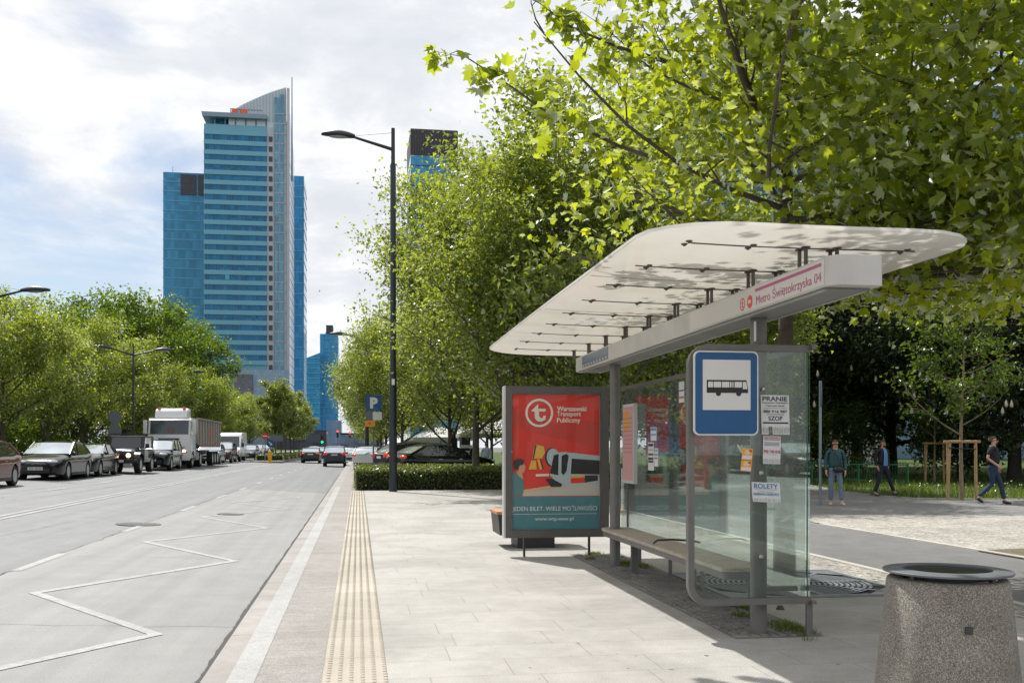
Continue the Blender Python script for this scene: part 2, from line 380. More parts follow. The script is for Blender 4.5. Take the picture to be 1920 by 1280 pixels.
# right pavement block
sheet('pavement', [(.188, -20), (5.75, -20), (5.75, 34.9), (.188, 34.9)], 0, slab)
b = MB(); b.box(-1.0, -.235, -20, 700, -.2, 0); setting(b.build('kerb', [kerbm]))
sheet('kerb_block_strip', [(-.655, -20), (-.235, -20), (-.235, 95), (-.655, 95)], .003, pinks)
sheet('kerb_white_line', [(-.835, -20), (-.657, -20), (-.657, 38), (-.835, 38)], .004, ground_mat('worn_white', (.32, .315, .305), (.40, .395, .385), 8.0, 90, .6, .2, .4, .12))
b = MB(); b.box(-.235, .188, -20, 34.9, -.05, .0); b.mi = 0
yy = 5.3
while yy < 34.5:
    for k in range(6):
        if yy < 26 or k % 1 == 0:
            x = -.205 + k * .0735 + (.0 if int(yy / .075) % 2 else .0)
            r = .0175
            b.lathe([(r, 0.0), (r * .80, .0052), (0.001, .0058)], (x + .012, yy, .0), 7)
    yy += .075
setting(b.build('tactile_paving', tact, smooth=30))
sheet('pavement_beyond', [(-.235, 34.9), (60, 34.9), (60, 700), (-.235, 700)], -.004, path2)
sheet('sett_strip', [(5.75, -20), (6.2, -20), (6.2, 34.9), (5.75, 34.9)], -.004, cobble_w)
def strip(name, x0, x1, z0, z1, m, ya=-20, yb=30): 
    b = MB(); b.box(x0, x1, ya, yb, z0, z1); return setting(b.build(name, m))
kerb_l = ground_mat('light_kerb', (.46, .44, .40), (.55, .53, .49), 4, 100, .75, .2, .3, .1, joints=dict(w=4, h=1.0, m=.006, off=0, loc=(2, 0)), jcol=.5)
strip('path_edging', 6.2, 6.3, -.1, .012, kerb_l); 
sheet('cycle_path', [(6.3, -20), (8.85, -20), (8.85, 29), (6.3, 29)], -.004, path)
tip = G(1520, 976); 
isl = [G(1526, 979), G(1513, 974), G(1528, 969), G(1560, 966.5), G(1620, 965), G(1720, 965), G(1830, 966), G(1990, 967.5), G(2300, 972)]
isl = [(p.x, p.y) for p in isl]; X0 = 8.95
isl2 = [(X0, 0), (X0, isl[0][1] - .6)] + isl + [(isl[-1][0], 0)]
sheet('sett_island', isl2, .006, cobble_w)
strip('island_edging', 8.85, 8.95, -.1, .02, kerb_l, -20, isl[0][1] - .5)
pe = [(p.x, p.y) for p in (G(1340, 890), G(1500, 906), G(1560, 917), G(1640, 928), G(1720, 934), G(1800, 935.5), G(1920, 936), G(2400, 944))]
sheet('park_path', [(6.3, 20), (6.3, pe[0][1])] + pe + [(pe[-1][0], 15), (8.8, 15)], -.008, path2)
dirt = [(p.x, p.y) for p in (G(1832, 1033), G(1920, 1029), G(2100, 1026), G(2100, 1075), G(1920, 1048))]
sheet('soil_patch', dirt, .014, soil)
pg = [(5.7, 34.95), (pe[0][0] - 2, pe[0][1] + .6)] + [(a, c + .02) for a, c in pe] + [(pe[-1][0] + 30, pe[-1][1]), (250, 300), (5.7, 300)]
sheet('park_lawn', pg, .006, turf)
b = MB()
for a, c in zip(pe, pe[1:]):
    b.prism([(a[0], a[1], -.05), (c[0], c[1], -.05), (c[0], c[1] + .1, -.05), (a[0], a[1] + .1, -.05)], (0, 0, .07))
setting(b.build('path_kerb', kerb_l))
# dark setts under the shelter: individually laid stones
rnd = random.Random(11); b = MB(); s_ = .074
for i in range(int(.72 / s_)):
    for j in range(int(6.2 / s_)):
        x = 2.93 + (i + .5) * s_ + rnd.uniform(-.005, .005) ; y = 7.45 + (j + .5) * s_ + rnd.uniform(-.006, .006) + (i % 2) * .03
        h = .010 + rnd.uniform(0, .010); a = s_ * rnd.uniform(.40, .46); a2 = s_ * rnd.uniform(.40, .46); k = .62; tx, ty = rnd.uniform(-.003, .003), rnd.uniform(-.003, .003)
        lo = [b._v((x + u * a, y + v * a2, -.002)) for u, v in ((-1, -1), (1, -1), (1, 1), (-1, 1))]
        mi_ = [b._v((x + u * a * .95, y + v * a2 * .95, h * .6)) for u, v in ((-1, -1), (1, -1), (1, 1), (-1, 1))]
        hi = [b._v((x + u * a * k, y + v * a2 * k, h + tx * u + ty * v)) for u, v in ((-1, -1), (1, -1), (1, 1), (-1, 1))]
        for q in range(4):
            b.face((lo[q], lo[(q + 1) % 4], mi_[(q + 1) % 4], mi_[q])); b.face((mi_[q], mi_[(q + 1) % 4], hi[(q + 1) % 4], hi[q]))
        b.face(hi)
b.poly([(2.92, 7.44, .003), (3.66, 7.44, .003), (3.66, 13.68, .003), (2.92, 13.68, .003)])
setting(b.build('sett_paving', cobble_d))
# tree grate
def tree_grate(cx, cy):
    t = thing('tree_grate', 'square grey cast metal tree grate with concentric slots round the trunk behind the bus shelter', 'tree grate', (cx, cy, 0))
    gm = mat('cast_grate', (.22, .235, .25), .45, .5, var=.15, vs_=3)
    b = MB(); s = 1.0
    for r0, r1, y0_, y1_ in ((-s, s, -s, -s + .06), (-s, s, s - .06, s), (-s, -s + .06, -s + .06, s - .06), (s - .06, s, -s + .06, s - .06)): b.box(r0, r1, y0_, y1_, .002, .022)
    k = .30
    while k < .93:
        N = 56; prev = None
        for i in range(N):
            a0, a1 = 2 * math.pi * i / N, 2 * math.pi * (i + 1) / N
            pts = [(math.cos(a) * r, math.sin(a) * r, .016) for a, r in ((a0, k), (a1, k), (a1, k + .034), (a0, k + .034))]
            b.poly(pts); b.poly([(p[0], p[1], z) for p, z in ((pts[0], .016), (pts[1], .016), (pts[1], .004), (pts[0], .004))])
        k += .058
    for a in (0, 45, 90, 135):
        c, s2 = math.cos(R_(a)), math.sin(R_(a)); L = 1.0 if a % 90 == 0 else 1.34
        for q in (-1, 1):
            p0, p1 = Vector((c * .3 * q, s2 * .3 * q, .019)), Vector((c * L * q, s2 * L * q, .019)); nn = Vector((-s2, c, 0)) * .025
            b.poly([p0 - nn, p1 - nn, p1 + nn, p0 + nn])
    for qx in (-1, 1):
        for qy in (-1, 1):   # corner plates outside the rings
            b.poly([(qx * .94, qy * .94, .017), (qx * .5, qy * .94, .017), (qx * .66, qy * .76, .017), (qx * .76, qy * .66, .017), (qx * .94, qy * .5, .017)])
    b.build('grate', gm, t, fix=False)
    MB().poly([(-1, -1, .003), (1, -1, .003), (1, 1, .003), (-1, 1, .003)]).build('pit', mat('grate_pit', (.012, .012, .012), .9), t)
    return t
tree_grate(4.62, 10.35)
# manhole covers on the road
def manhole(px, py, r, lab):
    p = GR(px, py); t = thing('manhole_cover', lab, 'manhole cover', (p.x, p.y, rz(p.x) + .010), group='manhole covers in the road')
    t.rotation_euler = (0, math.atan(SL), 0)
    MB().lathe([(r, 0), (r, .004), (r * .86, .004), (r * .84, .001), (.001, .001)], seg=28).build('ring', mat('iron_cover', (.07, .07, .068), .5, .4, var=.3), t)
    b = MB()
    for i in range(-3, 4): b.box(i * r * .22 - .012, i * r * .22 + .012, -r * .6, r * .6, .001, .005)
    b.build('ribs', MATS['iron_cover'], t)
manhole(260, 983, .42, 'dark round manhole cover in the left lane, nearest the camera')
manhole(432, 964, .30, 'small dark manhole cover in the bus bay beside the zigzag line')

rnd = random.Random(77); b = MB(); tar = mat('tar_seal', (.045, .045, .047), .55)
def crack(pts, w_, zf, m_, name):
    b = MB(); P = []
    for (x0, y0), (x1, y1) in zip(pts, pts[1:]):
        k = max(2, int(math.hypot(x1 - x0, y1 - y0) / .25))
        for i in range(k): t = i / k; P.append((x0 + (x1 - x0) * t + rnd.gauss(0, .02), y0 + (y1 - y0) * t + rnd.gauss(0, .02)))
    L1, L2 = [], []
    for i, (x, y) in enumerate(P):
        a = P[min(i + 1, len(P) - 1)]; c = P[max(0, i - 1)]; d = Vector((a[0] - c[0], a[1] - c[1])); d.normalize(); w2 = w_ * rnd.uniform(.4, 1.2); L1.append((x - d.y * w2, y + d.x * w2, zf(x))); L2.append((x + d.y * w2, y - d.x * w2, zf(x)))
    b.grid([L1, L2]); return setting(b.build(name, m_))
crack([(-4.17, 5), (-4.16, 20), (-4.2, 37)], .010, lambda x: rz(x) + .0065, tar, 'bay_seam')
for y_ in (9.2, 14.6, 20.1, 25.5): crack([(-1.1, y_), (-2.6, y_ + .05), (-4.1, y_)], .004, lambda x: rz(x) + .0065, tar, 'bay_joint')
crack([(-5.6, 9), (-5.2, 12), (-5.9, 16), (-5.5, 21)], .006, lambda x: rz(x) + .003, tar, 'road_crack')
crack([(-8.6, 14), (-8.2, 19), (-8.8, 26), (-8.3, 33), (-8.5, 44)], .008, lambda x: rz(x) + .003, tar, 'road_crack')
b = MB()
for i in range(150):
    x, y = rnd.uniform(.3, 5.5), 4.8 + 20 * rnd.random() ** 1.4; r = rnd.uniform(.006, .020); b.poly([(x + r * math.cos(a) * rnd.uniform(.7, 1.1), y + r * math.sin(a) * rnd.uniform(.7, 1.1), .0015) for a in [k * math.pi / 4 for k in range(8)]])
o = b.build('gum_spots', mat('gum', (.17, .16, .15), .8), fix=False); tag(o, 'small dark trodden gum spots scattered on the pale paving', 'litter', kind='stuff')
# ================= BUS SHELTER =================
sh = thing('bus_shelter', 'steel and glass bus shelter with long milky translucent roof on two grey posts', 'bus shelter', (3.17, 9.8, 0))
O = (3.17, 9.8, 0)
def roof_mat():
    m = bpy.data.materials.new('milky_roof'); m.use_nodes = True; n = NT(m.node_tree); L = m.node_tree.links
    tc = n('ShaderNodeTexCoord'); no = n('ShaderNodeTexNoise', i_Vector=tc.outputs['Object'], i_Scale=1.3, i_Detail=8.0, i_Roughness=.6, i_Distortion=.6)
    c = ramp(n, no.outputs[0], [(.3, (.86, .80, .71)), (.5, (.93, .89, .82)), (.7, (.95, .92, .87))])
    d = n('ShaderNodeBsdfDiffuse', i_Color=c.outputs[0]); t = n('ShaderNodeBsdfTranslucent', i_Color=c.outputs[0]); g = n('ShaderNodeBsdfGlossy', i_Roughness=.12)
    a = n('ShaderNodeMixShader', i_0=.36); L.new(d.outputs[0], a.inputs[1]); L.new(t.outputs[0], a.inputs[2])
    fr = n('ShaderNodeFresnel', i_IOR=1.5); fm_ = n('ShaderNodeMath', operation='MULTIPLY', i_0=fr.outputs[0], i_1=.55); e = n('ShaderNodeMixShader', i_0=fm_.outputs[0]); L.new(a.outputs[0], e.inputs[1]); L.new(g.outputs[0], e.inputs[2])
    n('ShaderNodeOutputMaterial', i_Surface=e.outputs[0]); return m
rm = roof_mat()
XL, XR, YN, YF = 1.86, 4.20, 5.95, 14.8
def roofz(x, y):
    u = (x - 2.98) / 1.1; return 2.885 + .035 * (1 - abs(u) ** 2) * 0 + .03 * u * u * (1 if u < 0 else .2) + .012 * math.sin((y - YN) / (YF - YN) * math.pi)
def super_pt(a, inset=0.0):
    cx, cy = (XL + XR) / 2, (YN + YF) / 2; hx, hy = (XR - XL) / 2 - inset, (YF - YN) / 2 - inset; r = .55 - inset
    # rounded rectangle walk
    return cx, cy, hx, hy, r
def rr_outline(x0, x1, y0, y1, r, seg=8):
    pts = []
    for cx, cy, a0 in ((x1 - r, y0 + r, -90), (x1 - r, y1 - r, 0), (x0 + r, y1 - r, 90), (x0 + r, y0 + r, 180)):
        for k in range(seg + 1): a = R_(a0 + 90 * k / seg); pts.append((cx + r * math.cos(a), cy + r * math.sin(a)))
    return pts
def rr_plate(b, x0, x1, y0, y1, r, zf, th, nx=14):
    # columns across X clipped by the rounded outline
    xs = [x0 + (x1 - x0) * (.5 - .5 * math.cos(math.pi * i / nx)) for i in range(nx + 1)]; rows = []
    for x in xs:
        e = 0
        if x < x0 + r: e = r - math.sqrt(max(0, r * r - (x0 + r - x) ** 2))
        if x > x1 - r: e = r - math.sqrt(max(0, r * r - (x - x1 + r) ** 2))
        rows.append([(x, y0 + e + (y1 - y0 - 2 * e) * j / 20) for j in range(21)])
    top = [[(x, y, zf(x, y) + th) for x, y in r_] for r_ in rows]; bot = [[(x, y, zf(x, y)) for x, y in r_] for r_ in rows]
    b.grid(top); b.grid(bot)
    edge = lambda g: [r_[0] for r_ in g] + g[-1][1:] + [r_[-1] for r_ in g[::-1]][1:] + g[0][::-1][1:]
    b.grid([edge(bot), edge(top)])
b = MB(); rr_plate(b, XL, XR, YN, YF, .62, roofz, .022); rf_ = b.build('roof', [rm, glass_mat('roof_top_glass', (.97, .98, .98), .8, .0)], sh, O, smooth=40)
for p in rf_.data.polygons:
    if p.normal.z > .6: p.material_index = 1
# gasket joints between roof panels
b = MB()
for y in (8.05, 10.1, 12.15):
    b = MB(); b.grid([[(x, yy, roofz(x, yy) - .003) for yy in (y - .011, y + .011)] for x in (1.9, 2.4, 2.98, 3.5, 4.06)])
    b.build('roof_joint', mat('joint_tan', (.30, .25, .20), .6), sh, O)
fx = mat('fixing_brown', (.11, .095, .085), .5, .4)
ys = [6.55 + i * .93 for i in range(9)]
for i, y in enumerate(ys):
    b = MB()
    if i in (0, 8): x0, x1 = 2.25, 3.9
    else: x0, x1 = 2.12, 3.95
    b.tube([(x, y, roofz(x, y) - .004) for x in (x0, 2.6, 3.1, 3.5, x1)], .0055, 6)
    for x in (2.22, 3.82):
        for dy in (-.05, .05):
            z = roofz(x, y); b.lathe([(.023, z - .008), (.023, z - .001), (.010, z - .0005)], (x, y + dy, 0), 12); b.lathe([(.010, z - .018), (.012, z - .008)], (x, y + dy, 0), 8)
    b.build('roof_rod', fx, sh, O, smooth=40)
    for x in (3.06, 3.29):
        for dy in (-.05, .05):
            b = MB(); z = roofz(x, y + dy); b.lathe([(.014, 2.739), (.014, z - .009)], (x, y + dy, 0), 10); b.lathe([(.032, z - .009), (.032, z - .002)], (x, y + dy, 0), 14)
            b.build('roof_stub', fx, sh, O, smooth=40)
    for x in (2.68, ):
        for dy in (-.05, .05):
            b = MB(); z = roofz(x, y); b.lathe([(.010, z - .018), (.012, z - .008), (.023, z - .008), (.023, z - .001)], (x, y + dy, 0), 12); b.build('roof_fixing', fx, sh, O, smooth=40)
# beam box: left face carries the stop name; rounded near corners
BX0, BX1, BY0, BY1, BZ0, BZ1 = 3.0, 3.36, 6.0, 13.62, 2.545, 2.738
pts = []
for cx, cy, a0, r in ((BX1 - .03, BY0 + .03, -90, .03), (BX1 - .03, BY1 - .03, 0, .03), (BX0 + .03, BY1 - .03, 90, .03), (BX0 + .09, BY0 + .09, 180, .09)):
    for k in range(7): a = R_(a0 + 15 * k); pts.append((cx + r * math.cos(a), cy + r * math.sin(a), BZ0))
b = MB(); b.prism(pts, (0, 0, BZ1 - BZ0)); b.build('beam_box', mat('beam_shell', (.52, .50, .475), .4, var=.12, vs_=2.5), sh, O, smooth=30)
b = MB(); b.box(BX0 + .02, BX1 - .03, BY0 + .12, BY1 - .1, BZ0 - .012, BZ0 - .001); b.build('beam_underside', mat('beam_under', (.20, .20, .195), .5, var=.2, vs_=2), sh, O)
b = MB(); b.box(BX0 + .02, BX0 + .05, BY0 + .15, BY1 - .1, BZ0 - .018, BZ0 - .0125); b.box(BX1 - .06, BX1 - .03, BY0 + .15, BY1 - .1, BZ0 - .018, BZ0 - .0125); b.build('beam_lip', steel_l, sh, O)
# name plate
pk = mat('plate_purple', (.42, .10, .24), .5); rd = mat('mark_red', (.72, .06, .04), .45); cream = mat('plate_cream', (.62, .59, .56), .35)
def xon(px, py): return onX(px, py, BX0)
a = xon(1383, 600).y; c = xon(1552, 560).y
b = MB(); b.box(BX0 - .004, BX0 - .0005, 6.10, 8.75, BZ0 + .012, BZ1 - .012); npo = b.build('name_plate', cream, sh, O)
yA = onX(1419, 560, BX0).y; yB = onX(1541, 520, BX0).y
zt, zb_ = BZ1 - .032, BZ0 + .03
b = MB(); b.box(BX0 - .006, BX0 - .0045, yB, yA + .02, zt - .022, zt); b.build('name_stripe', pk, npo, O)
text('lettering', 'Metro Świętokrzyska 04', pk, planeX(BX0 - .005, (yA + yB) / 2, 2.618), width=abs(yA - yB), height=.108, parent=npo, o=O, bold=.0)
def ring(b, X, y, z, r0, r1, N=28):
    for i in range(N):
        a0, a1 = 2 * math.pi * i / N, 2 * math.pi * (i + 1) / N
        b.poly([(X, y + math.cos(a) * r, z + math.sin(a) * r) for a, r in ((a0, r0), (a1, r0), (a1, r1), (a0, r1))])
y1_ = onX(1393, 575, BX0).y; y2_ = onX(1407, 570, BX0).y
b = MB(); ring(b, BX0 - .006, y1_, 2.625, .040, .050); b.build('round_mark', rd, npo, O)
text('lettering', 't', rd, planeX(BX0 - .005, y1_, 2.625), height=.058, parent=npo, o=O, bold=.03)
b = MB(); ring(b, BX0 - .006, y2_, 2.625, .0, .050); b.build('round_mark', rd, npo, O)
b = MB(); b.box(BX0 - .008, BX0 - .0065, y2_ - .026, y2_ + .026, 2.612, 2.638); b.build('bus_mark', cream, npo, O)
# far end route board
b = MB()
ya, yb = onX(1092, 660, BX0).y, onX(1140, 650, BX0).y
b = MB(); b.box(BX0 - .004, BX0 - .0005, yb, ya, BZ0 + .03, BZ1 - .015); rb = b.build('route_board', mat('board_blue', (.13, .16, .24), .3), sh, O)
b = MB(); rnd = random.Random(3)
for i in range(9):
    y = yb + (ya - yb) * (i + .5) / 9; b.box(BX0 - .006, BX0 - .0045, y - .03, y + .03, BZ0 + .04, BZ0 + .062)
b.build('route_tab', cream, rb, O)
# posts
for y in (7.60, 12.12):
    b = MB(); b.tube([(3.175, y, 0), (3.175, y, BZ0)], .066, 28); po = b.build('post', steel, sh, O, smooth=40)
b = MB(); b.lathe([(.0, 0), (.024, .002), (.024, .012)], (3.13, 7.48, 0), 12)
# back wall: five panes with rails and thin legs at X=3.55
BWX = 3.555
leg_y = [12.75, 11.25, 10.15, 8.85, 7.55]
ly = [G(1199, 1058).y, G(1251, 1082).y, G(1316, 1107).y, G(1399, 1145).y, 7.48]
ly = [ly[0], ly[1], ly[2], ly[3], ly[4]]
ends = [13.25] + ly
for i in range(5):
    b = MB(); b.box(BWX - .005, BWX + .005, ends[i + 1] + .006, ends[i] - .006, .285, 2.27); b.build('glass_pane', glass, sh, O)
for y in ly:
    b = MB(); b.box(BWX - .018, BWX + .018, y - .014, y + .014, 0, .262); b.build('leg', steel, sh, O)
b = MB(); b.box(BWX - .02, BWX + .02, 7.40, 13.3, 2.27, 2.315); b.build('top_rail', steel, sh, O, bevel=.004)
b = MB(); b.box(BWX - .02, BWX + .02, 7.40, 13.3, .262, .285); b.build('bottom_rail', steel, sh, O)
b = MB(); b.box(BWX - .01, BWX + .01, 12.9, 12.93, .285, 2.27); b.build('glazing_bar', steel, sh, O)
# end panel facing the traffic: glass with curved frame at the road side
EY = 7.47; EX0, EX1 = 2.535, 3.53
def corner(cx, cz, r, a0, a1, k=8): return [(cx + r * math.cos(R_(a0 + (a1 - a0) * i / k)), cz + r * math.sin(R_(a0 + (a1 - a0) * i / k))) for i in range(k + 1)]
zt_, zb2 = 2.305, .262; r = .17
line = [(EX1 + .02, zt_)] + corner(EX0 + r, zt_ - r, r, 90, 180) + corner(EX0 + r, zb2 + r, r, 180, 270) + [(EX1 + .02, zb2)]
inn = [(EX1 + .02, zt_ - .05)] + corner(EX0 + r, zt_ - r, r - .05, 90, 180) + corner(EX0 + r, zb2 + r, r - .05, 180, 270) + [(EX1 + .02, zb2 + .05)]
b = MB(); fr_, bk = EY - .03, EY + .03
for y in (fr_, bk): b.grid([[(x, y, z) for x, z in line], [(x, y, z) for x, z in inn]])
b.grid([[(x, fr_, z) for x, z in line], [(x, bk, z) for x, z in line]]); b.grid([[(x, fr_, z) for x, z in inn], [(x, bk, z) for x, z in inn]])
b.build('end_frame', steel, sh, O, smooth=40)
inp = inn[:]; inp[0] = (EX1 - .012, zt_ - .05); inp[-1] = (EX1 - .012, zb2 + .05)
b = MB(); b.prism([(x, EY - .006, z) for x, z in inp], (0, .012, 0)); b.build('glass_pane', glass_mat('end_glass', (.90, .94, .92), 1.0, .06), sh, O)
b = MB(); b.box(EX1 - .010, EX1 + .000, EY - .008, EY + .008, zb2 + .05, zt_ - .05); b.build('glass_edge', mat('glass_edge_green', (.02, .10, .075), .15), sh, O)
b = MB(); b.box(EX1 - .012, EX1 + .02, EY - .014, EY + .014, 0, zb2 - .002); b.build('leg', steel, sh, O)
for (px, py) in ((1430, 729), (1427, 886), (1427, 1043)):
    p = onY(px, py, EY); b = MB()
    b.M = Matrix.Translation((p.x, EY - .008, p.z)) ; b.lathe([(.012, -.012), (.021, -.004), (.021, 0.0)], seg=18, axis='y'); b.M = None
    b.build('glass_clamp', mat('chrome', (.35, .35, .35), .25, .9), sh, O, smooth=40)
b = MB(); b.lathe([(.035, 0), (.02, .03)], (3.28, 7.42, .225), 10); b.build('foot_nut', black, sh, O)
# wheelchair tab on the near post
b = MB(); b.box(3.108, 3.125, 7.525, 7.531, 2.34, 2.50); b.build('post_label', white, sh, O)
# lit timetable case on the back wall
ty0, ty1 = onX(1187, 800, 3.47).y, onX(1163, 800, 3.47).y + .35
tz0, tz1 = 1.5 - 72 / F * 12.2, 1.5 + 86 / F * 12.2
b = MB(); ty1 -= .45; b.box(3.475, 3.53, ty0, ty1, tz0, tz1); tt = b.build('timetable_case', mat('case_white', (.62, .62, .62), .4), sh, O, bevel=.008)
b = MB(); b.box(3.471, 3.474, ty0 + .03, ty1 - .03, tz0 + .04, tz1 - .04); ts = b.build('timetable_sheet', mat('sheet_pink', (.62, .36, .36), .5), tt, O)
b = MB(); b.box(3.4694, 3.4704, ty1 - .30, ty1 - .12, tz1 - .36, tz1 - .1); b.build('timetable_block', mat('sheet_orange', (.75, .36, .04), .5), ts, O)
b = MB()
for i in range(9): b.box(3.468, 3.470, ty0 + .06, ty1 - .06, tz0 + .40 + i * .055, tz0 + .406 + i * .055)
b.build('timetable_lines', mat('ink_grey', (.2, .16, .18), .6), ts, O)
# ================= BENCH UNDER THE SHELTER =================
bn = thing('bench', 'long pale wooden bench with rounded ends under the bus shelter', 'bench', (3.22, 10.0, 0)); O2 = (3.22, 10.0, 0)
wood = ground_mat('weathered_wood', (.36, .30, .24), (.50, .43, .355), 6, 60, .6, .2, .3, .1)
nw = wood.node_tree
b = MB(); pts = []
x0, x1, y0, y1 = 3.04, 3.42, 8.02, 12.42; rr = .17
for cx, cy, a0 in ((x1 - rr, y0 + .05, -90), (x1 - rr, y1 - rr, 0), (x0 + rr, y1 - rr, 90), (x0 + rr, y0 + .05, 180)):
    for k in range(9):
        a = R_(a0 + 90 * k / 8); ry = .05 if cy < 9 else rr; pts.append((cx + rr * math.cos(a), cy + ry * math.sin(a), .445))
b.prism(pts, (0, 0, .035)); b.build('seat', wood, bn, O2, smooth=35)
b = MB(); pts2 = [(3.23 + (p[0] - 3.23) * .94, 10.2 + (p[1] - 10.2) * .995, .385) for p in pts]; b.prism(pts2, (0, 0, .055)); b.build('seat_frame', steel, bn, O2, smooth=35)
for y in (9.35, 11.4):
    b = MB(); b.box(3.18, 3.26, y - .02, y + .02, .0, .385); b.box(3.13, 3.31, y - .05, y + .05, 0, .012); b.build('leg', steel, bn, O2)
for y in (7.62, 12.1):
    b = MB(); b.box(3.24, 3.54, y + .05, y + .09, .33, .37); b.build('bracket', steel, bn, O2)
b = MB(); hy = 10.05; b.tube([(3.05, hy, .49), (3.05, hy, .505), (3.09, hy, .53), (3.25, hy, .535), (3.45, hy, .52), (3.55, hy, .50)], .011, 8); b.build('armrest', steel_d, bn, O2, smooth=60)
# ================= BUS STOP SIGN =================
blue = mat('sign_blue', (.004, .075, .22), .38, var=.05); sw = mat('sign_white', (.66, .66, .64), .38)
SY = EY - .075; p0 = onY(1301, 655, SY); p1 = onY(1422, 815, SY)
sx0, sx1, sz1, sz0 = p0.x, p1.x, 2.247, 1.592
bs = thing('bus_stop_sign', 'blue bus stop sign with a black bus pictogram on the shelter end panel', 'sign', ((sx0 + sx1) / 2, SY, sz0)); O3 = bs.location.copy()
def rrect(x0, x1, z0, z1, r, y, k=6):
    P = []
    for cx, cz, a0 in ((x1 - r, z0 + r, -90), (x1 - r, z1 - r, 0), (x0 + r, z1 - r, 90), (x0 + r, z0 + r, 180)):
        for i in range(k + 1): a = R_(a0 + 90 * i / k); P.append((cx + r * math.cos(a), y, cz + r * math.sin(a)))
    return P
pl = MB().prism(rrect(sx0, sx1, sz0, sz1, .045, SY), (0, .022, 0)).build('plate', sw, bs, O3)
MB().prism(rrect(sx0 + .011, sx1 - .011, sz0 + .011, sz1 - .011, .038, SY - .0015), (0, .001, 0)).build('blue_field', blue, pl, O3)
W_ = sx1 - sx0; Hh = sz1 - sz0
fx0, fx1 = sx0 + W_ * .135, sx0 + W_ * .875; fz1 = sz1 - Hh * .105; fz0 = sz1 - Hh * .70
MB().prism(rrect(fx0, fx1, fz0, fz1, .002, SY - .003, 1), (0, .001, 0)).build('white_field', sw, pl, O3)
def mapP(u, v): return (sx0 + W_ * u, sz1 - Hh * v)
ink = mat('sign_black', (.012, .012, .012), .45)
b = MB(); bx0, bz1 = mapP(.195, .345); bx1, bz0 = mapP(.835, .497)
b.prism([(bx0, SY - .0045, bz0), (bx1, SY - .0045, bz0), (bx1, SY - .0045, bz0 + .035), (bx1 - .014, SY - .0045, bz1), (bx0, SY - .0045, bz1)], (0, .001, 0))
for u in (.375, .69):
    cx, cz = mapP(u, .503); b.prism([(cx + .021 * math.cos(2 * math.pi * i / 18), SY - .0042, cz + .021 * math.sin(2 * math.pi * i / 18)) for i in range(18)], (0, .001, 0))
b.build('bus_pictogram', ink, pl, O3)
for u0, u1, lean in ((.215, .29, 0), (.30, .418, 0), (.43, .542, 0), (.552, .575, 0), (.583, .595, 0), (.604, .612, 0), (.625, .738, 0), (.752, .822, 1)):
    xa, za = mapP(u0, .365); xb, zb3 = mapP(u1, .432 if not lean else .45)
    q = [(xa, SY - .0057, zb3), (xb, SY - .0057, zb3), (xb, SY - .0057, zb3 + .012), (xb - .010, SY - .0057, za), (xa, SY - .0057, za)] if lean else rrect(xa, xb, zb3, za, min(.004, (xb - xa) * .4), SY - .0057, 2)
    MB().prism(q, (0, .001, 0)).build('pictogram_window', sw, pl, O3)
b = MB(); b.box(sx0 + .1, sx0 + .14, SY + .022, SY + .045, sz0 + .1, sz0 + .13); b.box(sx1 - .14, sx1 - .10, SY + .022, SY + .045, sz1 - .2, sz1 - .17); b.build('bracket', steel, bs, O3)
